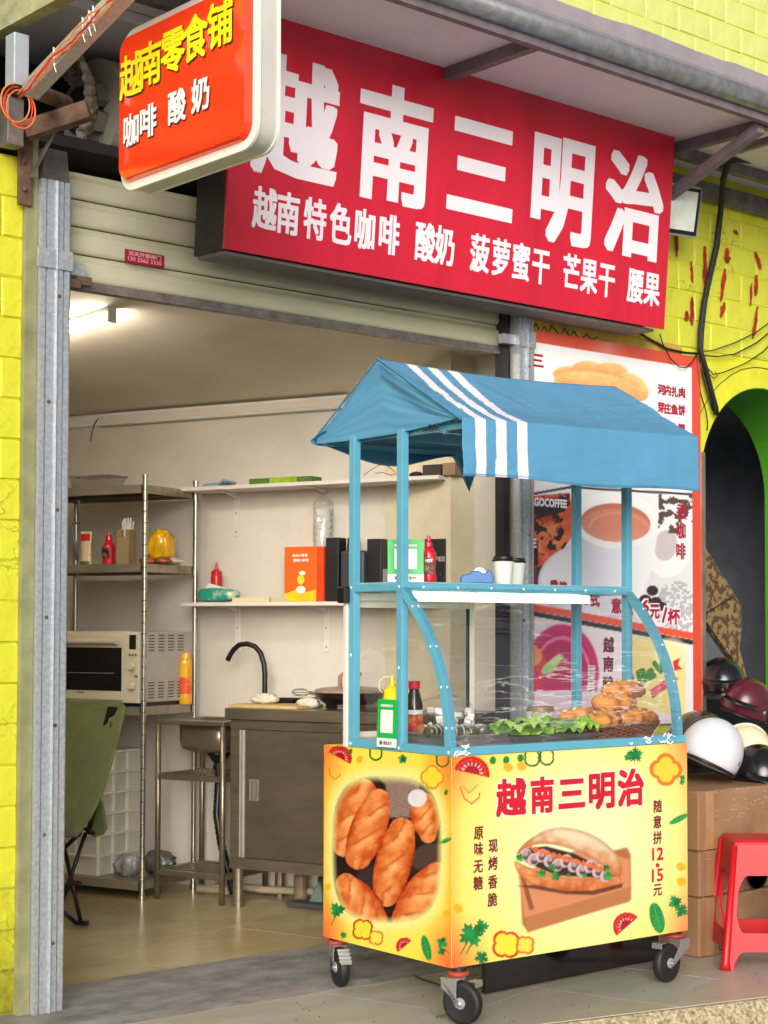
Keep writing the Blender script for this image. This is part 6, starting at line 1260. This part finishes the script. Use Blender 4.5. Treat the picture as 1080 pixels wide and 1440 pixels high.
cx_ = -0.8194; zs = SHZ[1]
build('holder', MB().box(cx_-.036, cx_+.036, -.39, -.33, zs+.0005, zs+.135).box(cx_-.036, cx_-.014, -.388, -.332, zs+.1355, zs+.17).box(cx_+.016, cx_+.036, -.388, -.332, zs+.1355, zs+.17), mat('kraft_card', S8(150, 130, 90), .7, var=.1), t, bevel=.002)
for k in range(26):
    r_ = random.Random(k); a = cx_-.028+.056*(k/25); build('straw', MB().tube([(a, -.375+r_.uniform(0, .03), zs+.10), (a+r_.uniform(-.006, .006), -.375+r_.uniform(0, .03), zs+.215+r_.uniform(-.012, .012))], .0028, 6), WHITE, t)
t = wt('yellow_bag', 'shiny translucent yellow plastic bag on the second rack tier', 'plastic bag', [-0.6581,-0.2800,1.6570])
c_ = [-0.6750,-0.2800,1.7088]
build('bag', MB().ell((c_[0], -.28, SHZ[1]+.085), (.068, .05, .085), 30, 20, lambda p: crumple(p)), mat('yellow_film', S8(236, 180, 10), .15, var=.15, coat=.8), t, smooth=True)
t = wt('snack_bags', 'low heap of brown and white snack bags on the second rack tier', 'snack bags', [-0.6600,-0.2500,1.6169])
for k in range(5):
    c_ = [-0.7043,-0.5827]; x = c_[0]+(c_[1]-c_[0])*k/4; build('bag', MB().ell((x, -.34+.05*(k % 3), SHZ[1]+.018), (.045, .035, .018), 18, 10, lambda p, k=k: Vector((crumple(p).x, crumple(p).y, max(crumple(p).z, -.017)))), mat('snack_%d' % (k % 3), (S8(170, 90, 50), S8(196, 190, 170), S8(120, 110, 100))[k % 3], .35, var=.3, scale=25, coat=.3), t, smooth=True)
# oven
t = wt('oven', 'cream countertop oven with black glass door on the third rack tier', 'oven', (-.9, -.3, SHZ[2]))
OV = mat('oven_cream', S8(206, 196, 174), .35, var=.05, coat=.2)
ox0, ox1, oy0, oy1, oz0, oz1 = -1.30, -.615, -.515, -.10, SHZ[2]+.018, 1.275
build('body', MB().box(ox0, ox1, oy0+.012, oy1, oz0, oz1), mat('oven_side', S8(180, 176, 166), .45, metal=.2, var=.05), t, bevel=.006)
build('front_fascia', MB().box(ox0, ox1+.002, oy0, oy0+.0115, oz0-.001, oz1+.001), OV, t, bevel=.003)
dx1 = -0.6998
build('door', MB().box(ox0+.01, dx1, oy0-.012, oy0-.0005, oz0+.012, oz1-.014), OV, t, bevel=.002)
dg = build('door_glass', MB().box(ox0+.03, dx1-.008, oy0-.0145, oy0-.0125, oz0+.055, oz1-.075), mat('oven_glass', S8(14, 14, 16), .06, var=.1), t)
build('inner_rack', MB().box(ox0+.03, dx1-.05, oy0-.0165, oy0-.0150, oz0+.135, oz0+.139), mat('rack_line', S8(150, 146, 136), .3, metal=.5), dg)
build('handle', MB().tube([(ox0+.03, oy0-.035, oz1-.045), (dx1-.02, oy0-.035, oz1-.045)], .014, 12).box(ox0+.05, ox0+.07, oy0-.035, oy0-.012, oz1-.052, oz1-.038).box(dx1-.05, dx1-.03, oy0-.035, oy0-.012, oz1-.052, oz1-.038), OV, t, smooth=False)
kx = -0.6533
build('display', MB().box(kx-.018, kx+.020, oy0-.0025, oy0-.0005, 1.1937, 1.2601), BLACK, t)
for z in (1.1141, 1.0214): build('knob', MB().lathe([(.019, -.0005), (.019, -.004), (.0165, -.005), (.016, -.020), (.014, -.022), (.001, -.022)], (kx+.002, oy0, z), 22, 'y'), OV, t, smooth=False); build('knob_ring', MB().lathe([(.0205, -.0006), (.0205, -.002), (.0195, -.002), (.0195, -.0006)], (kx+.002, oy0, z), 22, 'y'), mat('ring_grey', S8(120, 116, 108), .4), t)
for k in range(3): build('button', MB().lathe([(.006, -.0005), (.006, -.003), (.001, -.003)], (kx-.016+.018*k, oy0, 1.1672), 12, 'y'), mat('ring_grey', S8(120, 116, 108), .4), t)
build('side_button', MB().lathe([(.007, -.0005), (.007, -.006), (.001, -.006)], (kx+.024, oy0, 1.0680), 12, 'y'), mat('ring_grey', S8(120, 116, 108), .4), t)
b_ = MB()
for zz in (oz1-.055, oz0+.055):
    for r_ in range(6):
        for c in range(4): y = oy0+.07+c*.075; b_.box(ox1+.0003, ox1+.0012, y, y+.045, zz-.035+r_*.014, zz-.030+r_*.014)
build('vent_slots', b_, mat('slot_dark2', S8(70, 66, 62), .6), t)
lettering('oven_mark', [('Midea', 0, 0, .045, .012)], ((-0.9545, oy0-.012, 0.9878), (1, 0, 0), (0, 0, 1), (0, -1, 0)), .0005, mat('ring_grey', S8(120, 116, 108), .4), t)
build('foot', MB().box(ox0+.03, ox0+.06, oy0+.03, oy1-.03, SHZ[2]+.0005, oz0-.001).box(ox1-.08, ox1-.01, oy0+.03, oy1-.03, SHZ[2]+.0005, oz0-.001), BLACK, t)
t = wt('spray_can', 'yellow and orange spray can beside the oven on the rack', 'spray can', [-0.6426,-0.1200,0.9346])
f = lf((-0.6049, -.17, SHZ[2]+.0005), -60, FR); t.location = f.o; t.rotation_euler = (0, 0, f.a); BASE[t.name] = Vector((0, 0, 0))
SY = mat('spray_yellow', S8(236, 186, 20), .3, col2=S8(222, 150, 20), scale=18, coat=.4)
build('can', MB().lathe([(.001, 0), (.030, 0), (.032, .004), (.032, .20), (.026, .214), (.020, .22), (.001, .22)], n=22), SY, t, smooth=False)
build('label', MB().lathe([(.0323, .05), (.0323, .13)], n=22), mat('spray_orange', S8(226, 80, 30), .35, col2=S8(240, 150, 40), scale=22, thr=(.5, .6)), t)
build('cap', MB().lathe([(.021, .220), (.022, .222), (.020, .245), (.014, .250), (.001, .250)], n=20), SY, t)
# foam crates on the bottom tier
CR = mat('crate_white', S8(222, 220, 206), .6, var=.05)
cx0, cx1, cy0, cy1 = -1.34, -0.8859, -.47, -.13
nc = 6; ch = .098
for k in range(nc):
    z0_ = SHZ[3]+.0008+k*ch; lab = ['lowest white plastic crate of the stack behind the green chair', 'second white plastic crate from the bottom of the stack', 'third white plastic crate from the bottom of the stack', 'fourth white plastic crate from the bottom of the stack', 'fifth white plastic crate, just below the top of the stack', 'topmost white plastic crate of the stack behind the green chair'][k]
    t = wt('storage_crate', lab, 'crate', ((cx0+cx1)/2, (cy0+cy1)/2, z0_), group='stacked white crates')
    b_ = MB(); b_.box(cx0+.012, cx1-.012, cy0+.012, cy1-.012, 0+z0_, z0_+ch-.012); build('tub', b_, mat('crate_shade', S8(206, 204, 190), .6), t)
    b_ = MB(); b_.box(cx0, cx1, cy0, cy1, z0_+ch-.0115, z0_+ch-.001); build('rim', b_, CR, t, bevel=.002)
    b_ = MB()
    for i in range(4): x = cx1-.006-(i*(cx1-cx0-.02)/3.2); b_.box(x-.008, x, cy0+.001, cy0+.0115, z0_+.001, z0_+ch-.012)
    for i in range(4): y = cy0+.004+i*(cy1-cy0-.02)/3; b_.box(cx1-.0115, cx1-.001, y, y+.012, z0_+.001, z0_+ch-.012)
    build('rib', b_, CR, t)
t = wt('clear_bag', 'crumpled clear plastic bag beside the crates on the lowest rack tier', 'plastic bag', [-0.8033,-0.3500,0.1124])
c_ = [-0.7748,-0.3800,0.1284]
build('bag', MB().ell((c_[0], -.38, SHZ[3]+.05), (.075, .05, .05), 30, 18, crumple), mat('bag_grey', S8(170, 172, 172), .25, col2=S8(110, 112, 112), scale=16, coat=.5), t, smooth=True)
t = wt('dark_bag', 'dark crumpled rubbish bag at the right rear of the lowest rack tier', 'plastic bag', [-0.6849,-0.2000,0.1345])
c_ = [-0.6632,-0.2500,0.1762]
build('bag', MB().ell((c_[0]-.03, -.25, .115+.055), (.09, .06, .055), 30, 18, crumple), mat('bag_dark', S8(110, 112, 108), .35, col2=S8(64, 66, 62), scale=16, coat=.3), t, smooth=True)
# green camping chair
t = wt('folding_chair', 'olive green folding camping chair with black legs at the left', 'chair', (-.5, -1.14, .03))
OLV = mat('olive_fabric', S8(100, 108, 58), .8, var=.12, scale=5, bump=.15, bscale=120, sheen=.2)
prof = [[[-0.8441,-1.0200,0.9712],[-0.3139,-1.0200,0.9824]],[[-0.8350,-1.0300,0.9402],[-0.2786,-1.0300,0.9559]],[[-0.8169,-1.0500,0.8943],[-0.2704,-1.0500,0.8964]],[[-0.7897,-1.0800,0.7870],[-0.2811,-1.0800,0.7951]],[[-0.7535,-1.1200,0.6665],[-0.2873,-1.1200,0.6775]],[[-0.7172,-1.1600,0.5788],[-0.2891,-1.1600,0.5912]],[[-0.6628,-1.2200,0.4954],[-0.2852,-1.2200,0.5199]],[[-0.6083,-1.2800,0.4291],[-0.2959,-1.2800,0.4549]],[[-0.5901,-1.3000,0.3994],[-0.3094,-1.3000,0.4271]]]
def chf(u, v):
    k = v*(len(prof)-1); i = min(int(k), len(prof)-2); a = Vector(prof[i][0]).lerp(Vector(prof[i+1][0]), k-i); b = Vector(prof[i][1]).lerp(Vector(prof[i+1][1]), k-i)
    p = a.lerp(b, u); p.y += .05*math.sin(math.pi*u)*.9+.006*wob(u*8, 1, v*5); return tuple(p)
mb = MB(); mb.grid(chf, 24, 26); build('back_fabric', mb, OLV, t, smooth=True, solid=.006)
side = [[-0.3769,-1.0150,0.9536],[-0.3220,-1.0150,0.9545],[-0.3300,-1.0200,0.8569],[-0.4047,-1.0200,0.8551]]
build('corner_pocket', MB().prism(side, (0, -.012, 0)), BLACK, t, bevel=.003)
build('side_pole', MB().tube([[-0.3412,-1.0300,0.8877],[-0.3487,-1.0500,0.7669],[-0.3633,-1.0800,0.6472],[-0.3777,-1.1100,0.5133],[-0.3924,-1.1300,0.4152]], .012, 10), BLACK, t, smooth=True)
build('side_wing', MB().prism([[-0.3702,-1.1000,0.5882],[-0.3431,-1.1000,0.5441],[-0.3201,-1.1000,0.4398],[-0.3396,-1.1000,0.4117],[-0.3864,-1.1000,0.4000],[-0.4178,-1.1000,0.4104]], (0, .015, 0)), OLV, t, bevel=.003)
def leg(pts, r=.009): build('leg', MB().tube(pts, r, 10), BLACK, t, smooth=True)
leg([[-0.4041,-1.1300,0.4205],[-0.4820,-1.2000,0.1002]]); leg([[-0.5432,-1.1200,0.3905],[-0.4146,-1.1420,0.0397]]); leg([[-0.4977,-1.2000,0.1109],[-0.4351,-1.1500,0.0392]]); leg([[-0.5738,-1.1400,0.3028],[-0.4230,-1.1400,0.4206]]); leg([[-0.4703,-1.1400,0.3818],[-0.4466,-1.1400,0.4193],[-0.4073,-1.1400,0.4395],[-0.3683,-1.1400,0.4356],[-0.3573,-1.1300,0.4171]], .007)
q_ = [-0.4067,-1.1420,0.0403]; build('foot', MB().box(q_[0]-.03, q_[0]+.025, q_[1]-.015, q_[1]+.015, .031, .052), BLACK, t, bevel=.004)
q_ = [-0.4625,-1.1450,0.2078]; build('joint', MB().ell(tuple(q_), (.014, .014, .014), 12, 8), BLACK, t, smooth=True); build('red_joint', MB().tube([(q_[0]+.01, q_[1], q_[2]), (q_[0]+.045, q_[1], q_[2])], .010, 10), mat('dark_red', S8(90, 20, 26), .5), t)

# ------------------------------------------------------------------ right side: cartons, helmets, stool, doorway things
KR = mat('carton_brown', S8(158, 120, 88), .6, col2=S8(128, 94, 66), scale=5, thr=(.35, .7), coat=.15, bump=.1, bscale=9)
WRAP = glassmat('stretch_film', (.97, .95, .92), .1, bump=.9, bscale=5, stretch=(1, 1, 3), refl=.55, haze=.0)
zs_ = [0.0015, 0.2146, 0.3595, .655]
zs_ = [.0015, .235, .42, .655]
labs = ('bottom brown shipping carton on the tiles right of the cart', 'middle brown shipping carton of the stack right of the cart', 'top brown shipping carton under the helmets')
for k in range(3):
    j = (.0, .012, -.004)[k]; x0, x1, y0, y1 = 5.315+j, 6.25, 4.20+j*.6, 4.75
    t = thing('shipping_carton', labs[k], 'carton', (x0, y0, zs_[k]), group='stacked shipping cartons')
    build('carton', MB().box(x0, x1, y0, y1, zs_[k], zs_[k+1]-.002), KR, t, bevel=.006)
    for tx_ in (5.36, 5.95): build('tape', MB().box(tx_+j, tx_+.05+j, y0-.0012, y0-.0002, zs_[k]+.002, zs_[k+1]-.006), mat('tape_tan', S8(176, 134, 96), .18, coat=.6), t)
    build('tape', MB().box(x0-.0012, x0-.0002, y0+.20, y0+.26, zs_[k]+.004, zs_[k+1]-.006), mat('tape_tan', S8(176, 134, 96), .18, coat=.6), t)
    fr_ = lambda a, b, c, d, w_=.004: MB().box(a, b, y0-.0030, y0-.0024, c, c+w_).box(a, b, y0-.0030, y0-.0024, d-w_, d).box(a, a+w_, y0-.0030, y0-.0024, c+w_, d-w_).box(b-w_, b, y0-.0030, y0-.0024, c+w_, d-w_)
    if k == 1: build('printed_frame', fr_(5.44, 5.56, .36, .395), mat('ink_brown', S8(56, 30, 24), .6), t); lettering('carton_text', [('小心轻放', 5.50, .3775, .022, .024)] and [(c, 5.465+.024*i, .3775, .022, .024) for i, c in enumerate('小心轻放')], ((0, y0-.0022, 0), (1, 0, 0), (0, 0, 1), (0, -1, 0)), .0008, mat('ink_red', S8(130, 60, 50), .6), t)
    if k == 0: build('printed_frame', fr_(5.44, 5.54, .015, .055), mat('ink_brown', S8(56, 30, 24), .6), t); lettering('carton_text', [(c, 5.462+.028*i, .035, .026, .028) for i, c in enumerate('易碎')], ((0, y0-.0022, 0), (1, 0, 0), (0, 0, 1), (0, -1, 0)), .0008, mat('ink_red', S8(130, 60, 50), .6), t)
    b_ = MB(); b_.grid(lambda u, v: (x0-.004+(x1-x0)*u, y0-.007-.004*abs(wob(u*9, 1, v*7+k)), zs_[k]+.004+(zs_[k+1]-zs_[k]-.01)*v), 30, 14); pass
    if k == 1:
        mb = MB(); mb.lathe([(.075, -.003), (.075, -.0036), (.066, -.0036), (.066, -.003)], (5.70, y0, .30), 30, 'y'); build('printed_ring', mb, mat('ink_brown', S8(56, 30, 24), .6), t)
mb = MB()  # highlights on the carton creases, added as thin pale strips
for k in range(60):
    r_ = random.Random(k+900); x = r_.uniform(5.33, 5.75); z = r_.choice((.64, .60, .56, .425, .24, .41))+r_.uniform(-.03, .012); l = r_.uniform(.01, .06); p = [(x+l*i/4, 4.1985-.001*r_.random(), z+r_.uniform(-.004, .004)) for i in range(5)]
    for a, b in zip(p[:-1], p[1:]): mb.add([a, b, (b[0], b[1]-.001, b[2]+r_.uniform(.0008, .003)), (a[0], a[1]-.001, a[2]+r_.uniform(.0008, .003))], [(0, 1, 2, 3)])
tag(build('crease_highlights', mb, mat('crease_highlight', S8(214, 186, 160), .12, var=.05, coat=.8), bpy.data.objects['shipping_carton']), kind='stuff')
# helmets
def helmet(label, p, deg, m, s=1.0, tiltx=0, tilty=0, brim=True, trim=None, group='motorbike helmets piled on the cartons'):
    f = Frame(p, deg); t = thing('helmet', label, 'helmet', (0, 0, 0), f, group=group)
    M = Matrix.Rotation(rad(tiltx), 4, 'X') @ Matrix.Rotation(rad(tilty), 4, 'Y')
    def sh(q):
        q = Vector((q.x, q.y, q.z)); 
        if q.z < -.05: q.z = -.05-(q.z+.05)*-.25
        return q
    mb = MB(); mb.m = M; R = []
    for i in range(17):
        th = (i/16)*1.95; rr = max(math.sin(th), .003); R.append([(.118*s*rr*math.cos(a), .140*s*rr*math.sin(a), .13*s*math.cos(th)) for a in [2*math.pi*k/32 for k in range(32)]])
    for q in ((.90, .0),): R.append([(.118*s*math.sin(1.95)*q[0]*math.cos(a), .140*s*math.sin(1.95)*q[0]*math.sin(a), .13*s*math.cos(1.95)) for a in [2*math.pi*k/32 for k in range(32)]])
    R.append([(.095*s*math.cos(a), .115*s*math.sin(a), .04*s) for a in [2*math.pi*k/32 for k in range(32)]])
    R.append([(.002*math.cos(a), .002*math.sin(a), .10*s) for a in [2*math.pi*k/32 for k in range(32)]])
    mb.rings(R); build('shell', mb, m, t, smooth=True)
    tr = MB(); tr.m = M; tr.tube([(.111*s*math.cos(a), .132*s*math.sin(a), -.050*s) for a in np.linspace(0, 2*math.pi, 40)], .006*s, 8); build('edge_trim', tr, trim or BLACK, t, smooth=True)
    if brim:
        b_ = MB(); b_.m = M; b_.grid(lambda u, v: (.112*s*math.sin((u-.5)*2.2)*(1+.12*v), -(.128*s*math.cos((u-.5)*2.0)+.06*s*v*math.cos((u-.5)*2.4)), (.02-.018*v)*s), 16, 5); build('visor', b_, mat('visor_dark', S8(24, 24, 28), .1, coat=.6), t, smooth=True, solid=.003)
    for a in (-.105, .105): b_ = MB(); b_.m = M; b_.ell((a*s*1.08, -.02*s, .0), (.006, .014, .014), 10, 8); build('side_button', b_, STEEL, t, smooth=True)
    return t
HB = mat('helmet_black', S8(20, 21, 26), .22, var=.2, coat=.25)
hw = helmet('white helmet wrapped in a crumpled clear plastic bag on the top carton beside the cart', [5.6776,4.4200,0.7799], -60, mat('helmet_white', S8(226, 228, 234), .5, var=.04), 1.12, -12, 22, brim=False)
b_ = MB(); b_.ell((0, 0, 0), (.142, .160, .152), 36, 22, lambda p: p*(1+.05*wob(p.x*22, 1, p.z*22)+.03*wob(p.y*50, 1, p.z*40))); build('wrapping_bag', b_, glassmat('bag_film2', (.95, .95, .97), .25, bump=.8, bscale=10, refl=.16, haze=.02), hw, smooth=True)
helmet('brown black helmet mostly hidden behind the white helmet by the cart', [5.8461,4.6200,0.7828], -20, mat('helmet_brown', S8(60, 46, 36), .2, var=.2, coat=.5), 1.22, -10, 10, brim=False)
helmet('cream half helmet with a black inside lying behind the white one', [6.0896,4.5500,0.7263], -50, mat('helmet_cream', S8(226, 214, 184), .35, var=.04, coat=.3), 1.08, 118, 12, brim=False, trim=mat('helmet_cream', S8(226, 214, 184), .35))
helmet('shiny black helmet at the right edge on the top carton', [5.9225,4.3600,0.6790], -30, HB, .98, 10, 8)
helmet('round black helmet in the dark doorway against the poster edge', [6.4371,4.9500,1.0388], -41, HB, .95, 0, 0)
helmet('maroon helmet in the dark doorway right of the black one', [6.4313,4.8000,0.9423], -80, mat('helmet_maroon', S8(84, 26, 42), .25, var=.1, coat=.25), .98, -8, 20)
t = thing('storage_chest', 'low black storage chest behind the cartons carrying the two darker helmets', 'chest', (6.0, 4.78, 0))
build('chest_body', MB().box(6.0, 7.4, 4.77, 4.97, 0, .78), mat('trunk_black', S8(26, 26, 34), .5), t, bevel=.01)
build('lid', MB().box(5.99, 7.41, 4.765, 4.975, .782, .81), mat('trunk_black', S8(26, 26, 34), .5), t, bevel=.004)
build('side_box', MB().box(6.34, 7.4, 5.02, 5.2, .3, .95), mat('trunk_black', S8(26, 26, 34), .5), t, bevel=.01)
# patterned folded screen in the doorway
LEO = mat('leopard_cloth', S8(132, 108, 70), .8, col2=S8(74, 56, 36), scale=26, thr=(.49, .52), bump=.1)
Pp = [[6.4518,5.1200,1.7802],[6.8279,5.1200,1.4100],[6.8245,5.1200,1.2899],[6.8048,5.1200,1.2019],[6.8425,5.1200,1.1131],[6.8638,5.1200,1.0490],[6.8300,5.1200,1.0781],[6.4426,5.1200,1.4226]]
t = thing('patterned_board', 'slanting brown board with curly leopard pattern in the arched doorway', 'board', tuple(Pp[0]))
build('cloth', MB().prism(Pp, (0, .03, 0)), LEO, t)
build('seam', MB().tube([[6.4970,5.1170,1.3573],[6.6197,5.1170,1.4024],[6.7450,5.1170,1.4519]], .003, 5), BLACK, t)
Pp = [[6.4925,5.1600,1.4097],[6.9172,5.1600,1.0399],[6.9111,5.1600,0.8267],[6.4780,5.1600,0.8451]]
t = thing('grey_board', 'plain grey slanting board under the leopard patterned board', 'board', tuple(Pp[0])); build('board', MB().prism(Pp, (0, .03, 0)), mat('board_grey', S8(96, 98, 108), .6), t)
q_ = [6.7682,4.9900,1.2199]
t = thing('blue_jacket', 'dark blue cloth hanging in the arched doorway above the helmets', 'cloth', tuple(q_))
build('cloth', MB().grid(lambda u, v: (q_[0]+.02+.22*u, 5.3+.04*math.sin(u*14)+.02*math.sin(v*5), q_[2]-.24+.34*v*(1-.25*abs(u-.4))), 30, 20), mat('navy_cloth', S8(18, 20, 62), .85, var=.2), t, smooth=True, solid=.006)
build('red_strap', MB().tube([(q_[0]-.02, 5.25, q_[2]+.1), (q_[0]-.02, 5.25, q_[2]-.1), (q_[0]+.0, 5.25, q_[2]-.28)], .006, 8), mat('dark_red', S8(90, 20, 26), .5), t)
# red stool
t = thing('plastic_stool', 'bright red plastic stool cut by the right edge of the picture', 'stool', (0, 0, 0), Frame((5.447, 4.01, .0015), -41))
RP = mat('stool_red', S8(196, 4, 24), .42, var=.10, scale=5, coat=.08)
hb, ht, hh = .168, .120, .475
def sidepanel(k):
    # a tapering side with a rounded opening, a low stretcher and an arched foot line
    M = Matrix.Rotation(k*math.pi/2, 4, 'Z'); mb = MB(); mb.m = M
    def P_(x, z): w_ = hb+(ht-hb)*z/hh; return (x*w_, -w_, z)
    def Q_(x, z): w_ = hb+(ht-hb)*z/hh-.004; return (x*w_, -w_, z)
    outl = lambda: None
    cols = [(-1, -.80, 0, hh), (.80, 1, 0, hh)]
    for a, b, z0, z1 in cols:
        n_ = 8; R = [[P_(a, z0+(z1-z0)*i/n_), P_(b, z0+(z1-z0)*i/n_), Q_(b, z0+(z1-z0)*i/n_), Q_(a, z0+(z1-z0)*i/n_)] for i in range(n_+1)]; mb.rings(R)
    # upper apron with rounded lower corners
    n_ = 20; up = []; 
    for i in range(n_+1):
        x = -.80+1.6*i/n_; e = 1-abs(x)/.80; zl = hh-.125-.055*(1-min(1, e*3.2))**2*1.0; up.append((x, zl))
    mb.rings([[P_(x, zl), P_(x, hh-.005), Q_(x, hh-.005), Q_(x, zl)] for x, zl in up])
    lo = []
    for i in range(n_+1):
        x = -.80+1.6*i/n_; e = 1-abs(x)/.80; g = (1-min(1, e*4))**2; lo.append((x, .065-.045*g, .135+.06*g))
    mb.rings([[P_(x, a), P_(x, b), Q_(x, b), Q_(x, a)] for x, a, b in lo])
    return mb
for k in range(4): build('side_panel', sidepanel(k), RP, t)
for k in range(4): b_ = MB(); b_.m = Matrix.Rotation(k*math.pi/2, 4, 'Z'); b_.tube([(-hb, -hb, .0), (-hb+.001, -hb+.001, .025), (-ht, -ht, hh-.01)], [.022, .016, .012], 12); build('leg', b_, RP, t, smooth=True)
build('seat', MB().hexa([(-ht-.006, -ht-.006, hh-.008), (ht+.006, -ht-.006, hh-.008), (ht+.006, ht+.006, hh-.008), (-ht-.006, ht+.006, hh-.008)], [(-ht+.004, -ht+.004, hh+.008), (ht-.004, -ht+.004, hh+.008), (ht-.004, ht-.004, hh+.008), (-ht+.004, ht-.004, hh+.008)]), RP, t, bevel=.006, seg=3)
# dust, crumbs and grit on the tiles and the threshold
mb = MB(); r_ = random.Random(5)
for k in range(230):
    x, y = r_.uniform(3.3, 5.9), r_.uniform(3.7, 5.15)
    if y < edge(x)+.03: continue
    z = .0035 if y < 4.66 else .012+(y-4.7)*.055+.004; s_ = r_.uniform(.0008, .0030); a = r_.uniform(0, 6.28)
    mb.hexa([(x+s_*math.cos(a+q), y+s_*.7*math.sin(a+q), z-.003) for q in (0, 2.1, 4.2)], [(x+s_*.6*math.cos(a+q), y+s_*.5*math.sin(a+q), z+s_*.5) for q in (0, 2.1, 4.2)])
tag(build('floor_grit', mb, mat('grit', S8(96, 88, 74), .9, var=.4), base=(0, 0, 0)), 'scattered grit and crumbs on the floor tiles', 'grit', kind='stuff')
# dirt on the platform: leaves and crumbs
bpy.data.objects.remove(_fo, do_unlink=True)
